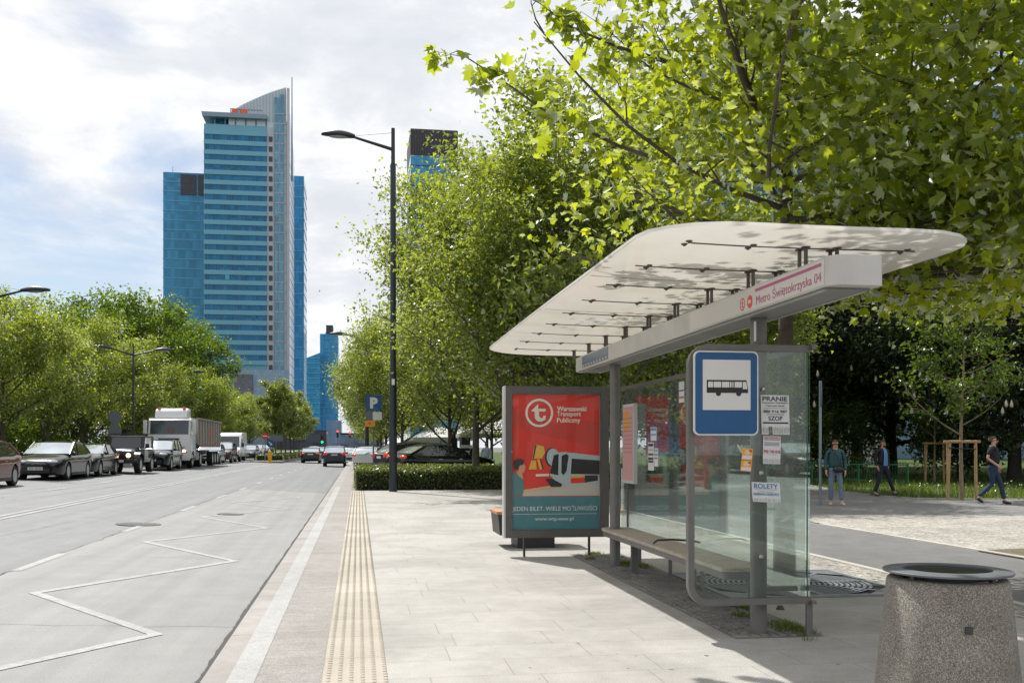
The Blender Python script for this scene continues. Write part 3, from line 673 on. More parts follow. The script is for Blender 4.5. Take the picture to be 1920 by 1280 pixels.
# ================= FLYERS =================
paper = mat('paper', (.62, .62, .63), .7, var=.06, vs_=12); inkd = mat('ink_dark', (.03, .03, .035), .6); inkb = mat('ink_blue', (.02, .17, .36), .6); inkr = mat('ink_red', (.42, .02, .06), .6); inkg = mat('ink_mid', (.22, .22, .25), .6)
def flyer(label, quad, lines, tabs=0, m=None, Y=EY - .0075, bars=None):
    """quad: px corners tl,tr,br,bl on the glass; lines: (text, v centre, height frac, width frac, ink)"""
    c = [onY(*q, Y) for q in quad]; cen = (c[0] + c[1] + c[2] + c[3]) / 4
    t = thing('flyer', label, 'flyer', cen, group='flyers taped to the shelter glass')
    sheet_ = MB()
    ux = (c[1] - c[0]); wd = ux.length; ux.normalize(); dz = (c[3] - c[0]); ht = dz.length; uz = -dz.normalized()
    def P(u, v, y=0): return c[0] + ux * (u * wd) - uz * (v * ht) + Vector((0, y, 0))
    zed = 1 - (.2 if tabs else 0)
    sheet_.grid([[P(u, v, -.002 * math.sin(u * 3.1) - .0005) for u in (0, .25, .5, .75, 1)] for v in (0, .35, .7, zed)])
    rnd = random.Random(label)
    for i in range(tabs):
        if rnd.random() < .14: continue
        a, e = i / tabs + .006, (i + 1) / tabs - .006
        sheet_.grid([[P(a, zed, -.001), P(e, zed, -.001)], [P(a + rnd.uniform(-.006, .006), 1, -.006 * rnd.random()), P(e, 1, -.006 * rnd.random())]])
    pg_ = sheet_.build('sheet', m or paper, t, cen, fix=False)
    for s_, v, h_, w_, ik in lines:
        q = P(.5, v, -.0035); M = Matrix(((ux.x, uz.x, 0, q.x), (ux.y, uz.y, -1, q.y), (ux.z, uz.z, 0, q.z), (0, 0, 0, 1)))
        if s_.startswith('#'):
            k = int(s_[1:] or 1); bb = MB()
            for i in range(k):
                r0 = rnd.uniform(.0, .08)
                vv = v - h_ / 2 + h_ * (i + .5) / k; bb.poly([P(.5 - w_ / 2 + r0 * .3, vv - h_ / k * .28, -.003), P(.5 + w_ / 2 - r0 * .3, vv - h_ / k * .28, -.003), P(.5 + w_ / 2 - r0 * .3, vv + h_ / k * .28, -.003), P(.5 - w_ / 2 + r0 * .3, vv + h_ / k * .28, -.003)])
            bb.build('print', ik, pg_, cen, fix=False)
        else: text('print', s_, ik, M, width=w_ * wd, height=h_ * ht, parent=pg_, o=cen, ext=.0004, bold=.02)
    if tabs:
        bb = MB()
        for i in range(tabs):
            for k in (.35, .62): u = (i + k) / tabs; bb.poly([P(u - .006, zed + .03, -.0075), P(u + .006, zed + .03, -.0075), P(u + .006, .97, -.0075), P(u - .006, .97, -.0075)])
        bb.build('print', inkg, pg_, cen, fix=False)
    return t
flyer('white tear-off flyer reading PRANIE and SZOP beside the bus stop sign', ((1426, 740), (1479, 741), (1480, 816), (1428, 814)),
      [('PRANIE', .095, .115, .88, inkd), ('Dywanów Wykładzin', .20, .045, .88, inkd), ('Tapicerki Mebli', .275, .045, .66, inkd), ('#1', .33, .02, .84, inkg), ('880 916 987', .415, .075, .84, inkd), ('www.szop.waw.pl', .49, .035, .62, inkd), ('SZOP', .59, .115, .50, inkd), ('#1', .705, .07, .94, inkd)], 8)
flyer('white flyer with red phone number 790 740 018 below the PRANIE flyer', ((1431, 817), (1464, 818), (1464, 869), (1430, 869)),
      [('OGŁOSZENIE !!!', .06, .07, .92, inkr), ('#1', .13, .035, .9, inkd), ('#3', .28, .15, .86, inkg), ('790 740 018', .56, .12, .94, inkr), ('#1', .66, .02, .6, inkg)], 7)
flyer('white flyer with blue heading ROLETY low on the shelter end glass', ((1409, 903), (1462, 905), (1462, 941), (1411, 940)),
      [('ROLETY', .19, .25, .84, inkb), ('#1', .36, .03, .8, inkg), ('#1', .47, .03, .6, inkd), ('NAPRAWA OKIEN PCV', .60, .14, .9, inkb)], 6)
orange = mat('flyer_orange', (.80, .33, .02), .5); food = mat('flyer_food', (.70, .52, .30), .6)
for i, (q, lb) in enumerate(((((1392, 840), (1412, 841), (1410, 862), (1390, 861)), 'small orange food sticker on the end glass, upper of the pair'), (((1390, 862), (1410, 863), (1408, 884), (1388, 882)), 'small orange food sticker on the end glass, lower of the pair'))):
    c = [onY(*u, EY - .0085) for u in q]; cen = sum(c, Vector()) / 4; t = thing('sticker', lb, 'sticker', cen, group='orange food stickers')
    s0 = MB().poly(c).build('sheet', orange, t, cen, fix=False)
    def PP(u, v, y): return c[0] * (1 - u) * (1 - v) + c[1] * u * (1 - v) + c[2] * u * v + c[3] * (1 - u) * v + Vector((0, y, 0))
    MB().poly([PP(.05, .62, -.0012), PP(.95, .62, -.0012), PP(.95, .94, -.0012), PP(.05, .94, -.0012)]).build('label_strip', paper, s0, cen, fix=False)
    MB().poly([PP(.5 + .3 * math.cos(a), .33 + .24 * math.sin(a), -.0012) for a in [k * math.pi / 6 for k in range(12)]]).build('food_picture', food, s0, cen, fix=False)
    MB().poly([PP(.78 + .14 * math.cos(a), .2 + .1 * math.sin(a), -.0024) for a in [k * math.pi / 4 for k in range(8)]]).build('food_picture', inkr, s0, cen, fix=False)
# back wall flyers: stuck on the bench-side glass, seen obliquely
def bflyer(label, px0, px1, py0, py1, parts):
    X = BWX - .0075; a = onX(px0, (py0 + py1) / 2, X); c = onX(px1, (py0 + py1) / 2, X); z1 = onX(px0, py0, X).z; z0 = onX(px0, py1, X).z; ya_, yb_ = a.y, c.y
    cen = Vector((X, (ya_ + yb_) / 2, (z0 + z1) / 2)); t = thing('flyer', label, 'flyer', cen, group='flyers taped to the shelter glass')
    s0 = MB().box(X - .001, X, yb_, ya_, z0, z1).build('sheet', paper, t, cen)
    for v0, v1, ik in parts:
        H_ = z1 - z0; MB().box(X - .003, X - .0018, yb_ + abs(ya_ - yb_) * .08, ya_ - abs(ya_ - yb_) * .08, z1 - H_ * v1, z1 - H_ * v0).build('print', ik, s0, cen)
    return t
inkc = mat('ink_cyan', (.03, .25, .48), .6)
bflyer('white flyer with two blue headings on the back glass, above the others', 1220, 1231, 801, 826, [(.06, .24, inkc), (.5, .6, inkc)])
bflyer('tall white flyer with a black band on the back glass over the bench', 1215, 1226, 829, 881, [(.05, .14, inkd), (.25, .28, inkg), (.4, .46, inkd), (.54, .62, inkd), (.65, .72, inkd)])
bflyer('narrow white flyer on the back glass, right of the one with the black band', 1227, 1234, 840, 874, [(.08, .16, inkg), (.3, .4, inkg), (.5, .58, inkg)])
bflyer('white notice with red and black mark high on the back glass', 1273, 1283, 716, 755, [(.40, .46, inkd), (.72, .8, inkr)])
# ================= ADVERTISING LIGHT BOX =================
AY = 13.42
def ap(px, py): p = onY(px, py, AY); return p
ax0, ax1 = ap(945, 800).x, ap(1142, 800).x; az0, az1 = .262, 2.335
lb = thing('advertising_light_box', 'grey framed advertising panel with red public transport poster at the shelter end', 'advertising panel', ((ax0 + ax1) / 2, AY, 0)); O4 = lb.location.copy()
frm = mat('box_frame', (.115, .11, .102), .45, .3, var=.1); side = mat('box_side_sunlit', (.50, .50, .49), .35, .4)
px0, px1 = ap(960, 800).x, ap(1127, 800).x; pz0, pz1 = .368, 2.235
b = MB(); dpt = .19
b.box(ax0 + .03, px0, AY, AY + dpt, az0, az1); b.box(px1, ax1, AY, AY + dpt, az0, az1); b.box(px0, px1, AY, AY + dpt, az0, pz0); b.box(px0, px1, AY, AY + dpt, pz1, az1)
b.build('frame', frm, lb, O4)
MB().box(ax0, ax0 + .028, AY + .004, AY + dpt - .004, az0, az1).build('sunlit_side_cover', side, lb, O4, bevel=.006)  # paler than the frame: sunlight on this edge put into its colour
MB().box(px0, px1, AY + .05, AY + dpt - .02, pz0, pz1).build('back_board', mat('board_back', (.5, .5, .5), .6), lb, O4)
MB().box(px0 + .004, px1 - .004, AY + .008, AY + .012, pz0 + .004, pz1 - .004).build('cover_glass', glass_mat('cover_glass_mat', (.99, .99, .99), .25, .005), lb, O4)
for px in (980, 1105):
    p = G(px, 1041); MB().box(p.x - .014, p.x + .014, AY + .05, AY + .09, 0, az0 - .001).build('leg', steel_d, lb, O4)
MB().box(ax0 + .10, ax0 + .115, AY - .004, AY - .001, 1.43, 1.445).build('lock', side, lb, O4)
# poster art
U0, U1, V0, V1 = px0 + .004, px1 - .012, pz0 + .004, pz1 - .01
def pv(u, v, k=0): return (U0 + (U1 - U0) * u, AY + .046 - .0012 * k, V1 - (V1 - V0) * v)
def art(parent, name, pts, m, k): return MB().poly([pv(u, v, k) for u, v in pts]).build(name, m, parent, O4, fix=False)
red = mat('poster_red', (.80, .05, .03), .5, var=.08, vs_=2); red2 = mat('poster_red_dark', (.66, .058, .038), .5); teal = mat('poster_teal', (.08, .25, .28), .5, var=.08); pcream = mat('poster_cream', (.92, .84, .74), .5)
pyel = mat('poster_yellow', (.88, .50, .07), .5); pblk = mat('poster_black', (.02, .02, .022), .5); pgry = mat('poster_grey', (.52, .62, .65), .5); psk = mat('poster_skin', (.70, .38, .22), .5); pfl = mat('poster_floor', (.62, .60, .53), .5); phair = mat('poster_hair', (.06, .04, .04), .5)
ps = art(lb, 'poster', [(0, 0), (1, 0), (1, 1), (0, 1)], red, 0)
art(ps, 'dark_band', [(0, .235), (0, .0), (.45, .0), (1, .0), (1, .40), (.55, .335)], red2, 1)
art(ps, 'light_band', [(0, .0), (1, .0), (1, .20), (.5, .22), (0, .10)], red, 2)
art(ps, 'floor', [(0, .72), (.55, .665), (1, .64), (1, .752), (0, .752)], pfl, 2)
art(ps, 'platform_line', [(0, .728), (.55, .678), (.55, .688), (0, .74)], pyel, 3)
art(ps, 'teal_field', [(0, .757), (1, .757), (1, 1), (0, 1)], teal, 3)
art(ps, 'train_side', [(.64, .43), (1, .455), (1, .655), (.64, .665)], pgry, 3)
art(ps, 'train_windows', [(.68, .475), (1, .49), (1, .595), (.67, .59)], pblk, 4)
art(ps, 'train_stripe', [(.67, .605), (1, .60), (1, .617), (.67, .622)], pyel, 4)
art(ps, 'train_skirt', [(.67, .622), (.83, .617), (.83, .655), (.67, .66)], red, 4)
art(ps, 'train_dark', [(.83, .60), (.98, .60), (.98, .64), (.83, .655)], pblk, 5)
art(ps, 'train_front', [(.46, .46), (.52, .43), (.62, .425), (.66, .45), (.66, .665), (.55, .675), (.43, .60)], pgry, 5)
art(ps, 'train_windscreen', [(.475, .45), (.53, .442), (.525, .60), (.43, .585)], pblk, 6)
art(ps, 'train_door', [(.565, .455), (.62, .44), (.645, .455), (.62, .57), (.585, .60), (.56, .58)], pblk, 6)
art(ps, 'train_nose', [(.38, .625), (.46, .625), (.57, .665), (.56, .685), (.44, .685)], pblk, 6)
art(ps, 'disc', [(.45 + .075 * math.cos(a), .465 + .072 * math.sin(a)) for a in [k * math.pi / 10 for k in range(20)]], pblk, 3)
art(ps, 'disc_light', [(.465 + .07 * math.cos(a), .465 + .065 * math.sin(a)) for a in [k * math.pi / 10 for k in range(20)]], pgry, 4)
art(ps, 'yellow_shape', [(.26, .37), (.36, .385), (.375, .43), (.34, .475), (.23, .475)], pyel, 3)
art(ps, 'yellow_foot', [(.22, .49), (.27, .49), (.28, .555), (.19, .555)], pyel, 3)
art(ps, 'yellow_leg', [(.285, .48), (.32, .48), (.345, .555), (.315, .555)], pyel, 3)
art(ps, 'black_leg', [(.315, .48), (.33, .48), (.36, .555), (.345, .555)], pblk, 4)
art(ps, 'black_edge', [(.235, .475), (.262, .372), (.28, .375), (.25, .475)], pblk, 4)
art(ps, 'name_strip', [(.27, .59), (.42, .588), (.42, .605), (.27, .608)], pcream, 4)
art(ps, 'figure_coat', [(0, .57), (.05, .58), (.13, .635), (.14, .69), (.12, .752), (0, .752)], mat('poster_coat', (.12, .26, .28), .5), 4)
art(ps, 'figure_neck', [(.05, .57), (.11, .55), (.13, .63), (.07, .60)], psk, 5)
art(ps, 'figure_face', [(.07, .49), (.13, .50), (.155, .535), (.14, .575), (.10, .585), (.06, .55)], psk, 6)
art(ps, 'figure_hair', [(.02, .49), (.07, .475), (.14, .485), (.13, .52), (.09, .525), (.07, .56), (.03, .555), (.015, .52)], phair, 7)
cu, cv_ = .310, .137; rx = .158; rzz = rx * (U1 - U0) / (V1 - V0)
b = MB(); N = 40
for i in range(N):
    a0, a1 = 2 * math.pi * i / N, 2 * math.pi * (i + 1) / N
    b.poly([pv(cu + rx * r_ * math.cos(a), cv_ + rzz * r_ * math.sin(a), 6) for a, r_ in ((a0, .84), (a1, .84), (a1, 1), (a0, 1))])
b.build('logo_ring', pcream, ps, O4, fix=False)
def lp(u, v): return (cu + rx * u, cv_ + rzz * v)
art(ps, 'logo_letter', [lp(-.55, -.18), lp(-.08, -.62), lp(-.08, -.30), lp(.45, -.30), lp(.45, -.10), lp(-.02, -.10), lp(-.02, .22), lp(.10, .38), lp(.28, .34), lp(.28, .20), lp(.48, .20), lp(.42, .50), lp(.15, .62), lp(-.15, .58), lp(-.32, .38), lp(-.34, -.10), lp(-.55, -.10)], pcream, 7)
def ptext(s, u0, u1, vc, h, m=pcream, bold=.01):
    q = pv((u0 + u1) / 2, vc, 6); return text('lettering', s, m, planeY(*q), width=(U1 - U0) * (u1 - u0), height=(V1 - V0) * h, parent=ps, o=O4, bold=bold, ext=.0006)
ptext('Warszawski', .51, .85, .105, .036, bold=.03); ptext('Transport', .51, .785, .148, .046, bold=.02); ptext('Publiczny', .51, .78, .195, .046, bold=.02)
pw = mat('poster_white', (.85, .86, .84), .5)
ptext('JEDEN BILET. WIELE MOŻLIWOŚCI', .005, .97, .845, .052, pw, 0); ptext('www.wtp.waw.pl', .26, .70, .925, .034, pw, .005)
art(ps, 'rule', [(.01, .885), (.97, .885), (.97, .8875), (.01, .8875)], pw, 5)
# ================= BLACK BENCH BEYOND =================
q = G(1006, 1027); bb_ = thing('block_bench', 'black block bench with an orange wooden top behind the advertising panel', 'bench', (q.x, q.y + .4, 0)); O5 = bb_.location.copy()
xl = onY(933, 955, q.y).x
b = MB(); yb0, yb1 = q.y - .05, q.y + .75
b.prism([(xl + .03, yb0, .20), (xl, yb0, .50), (xl + 1.15, yb0, .50), (xl + 1.12, yb0, .20)], (0, yb1 - yb0, 0)); b.build('body', mat('bench_black', (.02, .02, .022), .5), bb_, O5)
MB().box(xl + .30, xl + .86, q.y, yb1 - .1, 0, .198).build('base', MATS['bench_black'], bb_, O5)
b = MB()
for i in range(6): b.box(xl - .02, xl + 1.17, yb0 + .01 + i * .132, yb0 + .13 + i * .132, .502, .55)
b.build('seat', mat('bench_orange_wood', (.42, .20, .10), .5, var=.15), bb_, O5, bevel=.008)
# ================= LITTER BIN =================
def agg():
    m = bpy.data.materials.new('exposed_aggregate'); m.use_nodes = True; n = NT(m.node_tree); L = m.node_tree.links
    tc = n('ShaderNodeTexCoord'); v = n('ShaderNodeTexVoronoi', i_Vector=tc.outputs['Object'], i_Scale=210.0); e = n('ShaderNodeTexVoronoi', i_Vector=tc.outputs['Object'], i_Scale=210.0, feature='DISTANCE_TO_EDGE')
    bw = n('ShaderNodeRGBToBW', i_0=v.outputs['Color'])
    c = ramp(n, bw.outputs[0], [(.1, (.14, .128, .108)), (.35, (.235, .213, .178)), (.6, (.335, .308, .262)), (.88, (.50, .465, .41))])
    er = ramp(n, e.outputs['Distance'], [(.0, .35), (.16, 1.0)]); no = n('ShaderNodeTexNoise', i_Vector=tc.outputs['Object'], i_Scale=4.0, i_Detail=5.0); nr = ramp(n, no.outputs[0], [(.35, .86), (.7, 1.12)])
    k = n('ShaderNodeMix', data_type='RGBA', blend_type='MULTIPLY'); k.inputs[0].default_value = 1; L.new(c.outputs[0], k.inputs[6]); L.new(er.outputs[0], k.inputs[7])
    k2 = n('ShaderNodeMix', data_type='RGBA', blend_type='MULTIPLY'); k2.inputs[0].default_value = 1; L.new(k.outputs[2], k2.inputs[6]); L.new(nr.outputs[0], k2.inputs[7])
    p = n('ShaderNodeBsdfPrincipled', i_Roughness=.75); L.new(k2.outputs[2], p.inputs['Base Color']); bu = n('ShaderNodeBump', i_Height=er.outputs[0], i_Strength=.7, i_Distance=.004); L.new(bu.outputs[0], p.inputs['Normal'])
    n('ShaderNodeOutputMaterial', i_Surface=p.outputs[0]); return m
bd = 5.2; bp = atD(1776, 1060, bd); bp.z = 0
bi = thing('litter_bin', 'round exposed aggregate concrete litter bin with a flat dark metal rim', 'litter bin', bp)
MB().lathe([(.375, 0), (.378, .03), (.30, .80), (.296, .815), (.285, .824), (.235, .824), (.235, .30), (.001, .30)], seg=72).build('body', agg(), bi, smooth=40)
MB().lathe([(.316, .850), (.318, .852), (.318, .860), (.316, .862), (.222, .868), (.218, .866), (.218, .856), (.222, .852), (.316, .850)], seg=72).build('rim', mat('rim_metal', (.12, .13, .14), .6, .3, var=.15), bi, smooth=30)
MB().lathe([(.212, .856), (.215, .80), (.205, .35), (.001, .35)], seg=48).build('liner', mat('liner', (.03, .03, .032), .4, .5), bi, smooth=40)
b = MB()
for a in (20, 110, 200, 290): b.M = Matrix.Rotation(R_(a), 4, 'Z'); b.box(.245, .27, -.012, .012, .80, .852)
b.M = None; b.build('spacer', steel_d, bi)
# small square plug facing the camera
d = Vector((-bp.x, -bp.y, 0)).normalized(); ang = math.atan2(d.y, d.x) + R_(17)
b = MB(); b.M = Matrix.Rotation(ang, 4, 'Z'); b.box(.325, .3445, -.016, .016, .585, .622); b.M = None; b.build('plug', mat('plug_dark', (.035, .033, .035), .6), bi)
# ================= TREES =================
bark = mat('plane_bark', (.085, .07, .052), .85, var=.35, vs_=6, bump=.8, bs=25)
bark_d = mat('dark_bark', (.035, .03, .024), .9, var=.3, vs_=5, bump=.8, bs=20)
bark_y = mat('sapling_bark', (.20, .15, .095), .85, var=.25, vs_=9)
LF_near = leaf_mat('plane_leaf_near', (.080, .138, .014), (.50, .585, .022), .60, .06)
LF_mid = leaf_mat('plane_leaf_mid', (.108, .160, .026), (.43, .515, .036), .55, .07)
LF_far = leaf_mat('plane_leaf_far', (.112, .162, .036), (.39, .46, .045), .52, .07)
LF_dark = leaf_mat('chestnut_leaf', (.022, .042, .010), (.055, .10, .010), .30, .08)
LF_park = leaf_mat('park_leaf', (.045, .085, .008), (.17, .26, .010), .45, .05)
LF_green = leaf_mat('lime_leaf', (.055, .10, .009), (.22, .34, .009), .46, .05)
LF_hedge = leaf_mat('hedge_leaf', (.075, .11, .016), (.26, .31, .016), .42, .10)
def half(pts): return pts
T_PLANE_V = np.array([(0, 0, 0), (0, .55, 0), (0, 1.0, 0), (.10, -.04, .02), (.30, .06, .05), (.56, .30, .10), (.34, .38, .06), (.46, .74, .09), (.17, .66, .03),
                      (-.10, -.04, .02), (-.30, .06, .05), (-.56, .30, .10), (-.34, .38, .06), (-.46, .74, .09), (-.17, .66, .03)], float)
T_PLANE_F = np.array([[0, 3, 4, 5, 6, 7, 8, 2], [0, 2, 14, 13, 12, 11, 10, 9]])
T_MID_V = np.array([(0, 0, 0), (.42, .22, .08), (.24, .5, .04), (0, 1, 0), (-.42, .22, .08), (-.24, .5, .04)], float)
T_MID_F = np.array([[0, 1, 2, 3], [0, 3, 5, 4]])
T_FAR_V = np.array([(-.30, 0, 0), (.34, .12, .1), (.26, .9, 0), (-.38, .7, .12)], float); T_FAR_F = np.array([[0, 1, 2, 3]])
TPL = {'near': (T_PLANE_V, T_PLANE_F), 'mid': (T_MID_V, T_MID_F), 'far': (T_FAR_V, T_FAR_F)}
def leaves(name, pts, size, kind, m, parent, seed=1, tilt=.75, out=None):
    rg = np.random.default_rng(seed); N = len(pts); P = np.asarray(pts, float)
    nrm = rg.normal(0, tilt, (N, 3)); nrm[:, 2] += 1.0
    if out is not None: nrm += (P - out) * .12
    nrm /= np.linalg.norm(nrm, axis=1, keepdims=True)
    a = rg.normal(0, 1, (N, 3)); a[:, 2] -= .45; x = np.cross(a, nrm); x /= np.linalg.norm(x, axis=1, keepdims=True) + 1e-9; y = np.cross(nrm, x)
    s = size * rg.uniform(.55, 1.18, N); TV, TF = TPL[kind]
    cup = rg.uniform(-1.0, 2.8, N); bend = rg.uniform(-.05, .55, N)[:, None, None]
    V = P[:, None, :] + s[:, None, None] * (TV[None, :, 0, None] * x[:, None, :] + TV[None, :, 1, None] * y[:, None, :] + (TV[None, :, 2, None] * cup[:, None, None] - bend * (TV[None, :, 1, None] ** 2)) * nrm[:, None, :])
    k = len(TV); Fc = (TF[None] + (np.arange(N) * k)[:, None, None]).reshape(-1, TF.shape[1])
    return fastmesh(name, V.reshape(-1, 3), Fc, m, parent)
def grow(seed, H, z0, R, tr, nl, nleaf, fork=None, shape=1.0, cone=0, rise=(.12, .50), droop=0.0, extra=(), keep=None, seg=6, twigr=1.0, lean=(0, 0), spread=.22):
    rd = random.Random(seed); b = MB(); anchors = []
    T = []
    for i in range(9):
        t = i / 8; T.append(Vector((lean[0] * t * t + math.sin(t * 7 + seed) * .03 * H * t * .35, lean[1] * t * t + math.cos(t * 6 + seed * 2) * .03 * H * t * .35, t * H * .93)))
    b.tube([T[0] + Vector((0, 0, -.05))] + T, [tr * 1.35] + [tr * (1.12 if i == 0 else 1) * max(.06, (1 - (i / 8) * .93)) for i in range(9)], max(seg, 8))
    def trunk(z):
        t = min(7.999, max(0, z / (H * .93) * 8)); i = int(t); return T[i].lerp(T[i + 1], t - i)
    def env(z):
        t = (z - z0) / (H - z0)
        if cone: return R * (.75 + .25 * min(1, max(0, t) / .15)) * max(.05, 1 - max(0, t - .1) / .95) ** cone
        if t < .38: return R * (.62 + .38 * math.sin(max(0, t) / .38 * math.pi / 2))
        return R * max(.10, 1 - ((t - .38) / .66) ** 2) ** (.62 * shape)
    ok = keep
    def curve(p0, p1, n_, sag):
        d = p1 - p0; L = d.length; side = Vector((rd.uniform(-1, 1), rd.uniform(-1, 1), rd.uniform(-.3, .3))) * L * .10
        return [p0.lerp(p1, i / n_) + side * math.sin(math.pi * i / n_) + Vector((0, 0, sag * L * math.sin(math.pi * i / n_))) for i in range(n_ + 1)]
    tips = []
    lim = []
    for i in range(nl):
        zs = z0 * .86 + (H * .86 - z0 * .86) * (i + rd.random() * .6) / nl; az = i * 2.3999 + rd.uniform(-.4, .4) + seed
        zt = min(H * .985, zs + (H - zs) * rd.uniform(*rise) - droop * rd.random()); e = env(max(zt, z0)) * rd.uniform(.78, 1.06)
        p0 = trunk(zs); p1 = Vector((p0.x + math.cos(az) * e, p0.y + math.sin(az) * e, zt)); lim.append((p0, p1, zs))
    for q in extra: lim.append((trunk(q[3]), Vector(q[:3]), q[3]))
    for p0, p1, zs in lim:
        if keep is not None and not keep(p1 * 1.0): p1 = p0.lerp(p1, .55)
        if keep is not None and not keep(p1): continue
        C_ = curve(p0, p1, 5, -.07); L = (p1 - p0).length; r0 = tr * (.42 if keep is None else .32) * max(.25, 1 - zs / H) + .004 * L
        b.tube(C_, [r0 * (1 - .82 * k / 5) for k in range(6)], seg, False)
        ns = max(4, int(L * 2.6))
        for s in range(ns):
            t = .22 + .78 * (s + rd.random() * .7) / ns; t = min(t, .99); k = int(t * 5); base = C_[k].lerp(C_[min(5, k + 1)], t * 5 - k)
            dirn = (p1 - p0).normalized() * .7 + Vector((rd.gauss(0, .6), rd.gauss(0, .6), rd.gauss(.28, .42))); dirn.normalize()
            l2 = R * rd.uniform(.16, .36) * (1.15 - .5 * t) ; e2 = base + dirn * l2; S = curve(base, e2, 3, .02)
            if keep is not None and not keep(e2): continue
            b.tube(S, [r0 * .33 * (1 - .25 * k2) for k2 in range(4)], max(3, seg - 2), False)
            for q in range(4):
                tt = rd.uniform(.3, 1); k3 = min(2, int(tt * 3)); bb3 = S[k3].lerp(S[k3 + 1], tt * 3 - k3)
                d3 = (dirn * .6 + Vector((rd.gauss(0, .6), rd.gauss(0, .6), rd.gauss(.1, .5)))).normalized(); e3 = bb3 + d3 * R * rd.uniform(.06, .15)
                if keep is not None and not keep(e3): continue
                b.tube([bb3, e3], [.006 * twigr, .003 * twigr], 3, False); tips.append((bb3, e3))
            tips.append((S[1], S[3]))
    for i in range(12): p = trunk(H * rd.uniform(.75, .93)); e3 = p + Vector((rd.gauss(0, .3), rd.gauss(0, .3), rd.uniform(.1, .5))) * R * .25; tips.append((p, e3)); b.tube([p, e3], [.01, .004], 3, False)
    sp = spread * R / 4
    pts = []
    while len(pts) < nleaf:
        a, c = rd.choice(tips); t = rd.random() ** .7 * 1.08; p = a.lerp(c, t) + Vector((rd.gauss(0, sp), rd.gauss(0, sp), rd.gauss(0, sp * .8)))
        if keep is None or keep(p): pts.append(p)
    return b, pts
def tree(name, label, seed, H, z0, R, tr, nl, nleaf, ls, kind, lm, bm_, group=None, cat='tree', **k):
    tl = k.pop('tilt', .75)
    t = thing(name, label, cat, group=group); b, pts = grow(seed, H, z0, R, tr, nl, nleaf, **k)
    b.build('trunk', bm_, t, smooth=60, fix=False); leaves('crown', pts, ls, kind, lm, t, seed, tilt=tl)
    return t
def leafy_ok(p):   # nothing inside the shelter roof, and clear of the lens
    X, Yw = p.x + 4.62, p.y + 10.35
    if 1.6 < X < 4.35 and 5.6 < Yw < 14.6 and p.z < 3.12: return False
    if p.z < 3.0: return False
    if X < .22 + .140 * Yw + max(0, 4.2 - p.z) * .9: return False
    if Yw < 3.4: return False
    h_ = p.z - 2.9; sx, sy = X + .30 * h_, Yw - .62 * h_
    if 1.8 < sx < 4.25 and 5.9 < sy < 14.8 and math.sin(p.x * 91.7 + p.y * 57.3 + p.z * 33.1) > .0: return False  # crown shaped for light: thins leaves that would shadow the shelter roof
    # the crown stays right of the ragged diagonal seen over the street
    d = X * SA + Yw * CA; xx = X * CA - Yw * SA; px = 960 + F * xx / d; py = HZ - F * (p.z - EYE) / d
    return True
g = 'plane trees in a row along the pavement'
nt = tree('plane_tree', 'large near plane tree with bright lobed leaves overhanging the bus shelter roof', 5, 9.6, 3.55, 4.0, .115, 19, 31000, .118, 'near', LF_near, bark, g,
          seg=9, keep=leafy_ok, lean=(-.1, -.3), spread=.34,
          extra=((-2.9, -1.2, 5.4, 3.7), (-2.7, -2.4, 5.0, 3.6), (-2.7, .5, 6.2, 4.1), (-2.5, -1.6, 4.45, 3.5), (-2.6, -.2, 4.6, 3.5), (-2.2, -2.9, 6.0, 4.4), (-2.0, 1.5, 5.2, 3.8), (1.6, -3.0, 3.2, 3.5), (2.6, -2.0, 2.9, 3.4), (3.1, -.6, 2.95, 3.5), (2.3, -3.4, 3.1, 3.7), (1.2, -4.2, 3.7, 3.9), (-1.6, -3.8, 4.7, 4.2), (-2.4, 1.2, 3.8, 3.7), (3.6, .8, 3.6, 3.8), (.3, -3.6, 5.2, 4.4), (3.2, -2.9, 4.2, 4.0)))
nt.location = (4.62, 10.35, 0)
# the long bough reaching left over the street
def bough(parent, base, tip, n_, seed):
    rd = random.Random(seed); b = MB(); P = [Vector(base).lerp(Vector(tip), i / 7) + Vector((rd.gauss(0, .03), rd.gauss(0, .03), -.10 * math.sin(math.pi * i / 7))) for i in range(8)]
    b.tube(P, [.022 - .0026 * i for i in range(8)], 6, False); pts = []
    for s in range(20):
        t = .15 + .85 * (s / 19); k = min(6, int(t * 7)); q = P[k].lerp(P[k + 1], t * 7 - k); e = q + Vector((rd.gauss(-.05, .16), rd.gauss(0, .2), rd.gauss(.02, .13))); b.tube([q, e], [.005, .002], 3, False)
        for u in range(n_ // 20): pts.append(q.lerp(e, rd.uniform(.3, 1.1)) + Vector((rd.gauss(0, .05), rd.gauss(0, .05), rd.gauss(0, .05))))
    b.build('bough', bark, parent, smooth=60, fix=False); leaves('bough_leaves', pts, .14, 'near', LF_near, parent, seed, tilt=.6)
loc = nt.location.copy()
bough(nt, atD(1215, 290, 9.6) - loc, atD(858, 98, 9.0) - loc, 120, 3)
bough(nt, atD(1250, 110, 9.6) - loc, atD(1010, 6, 9.2) - loc, 100, 8)
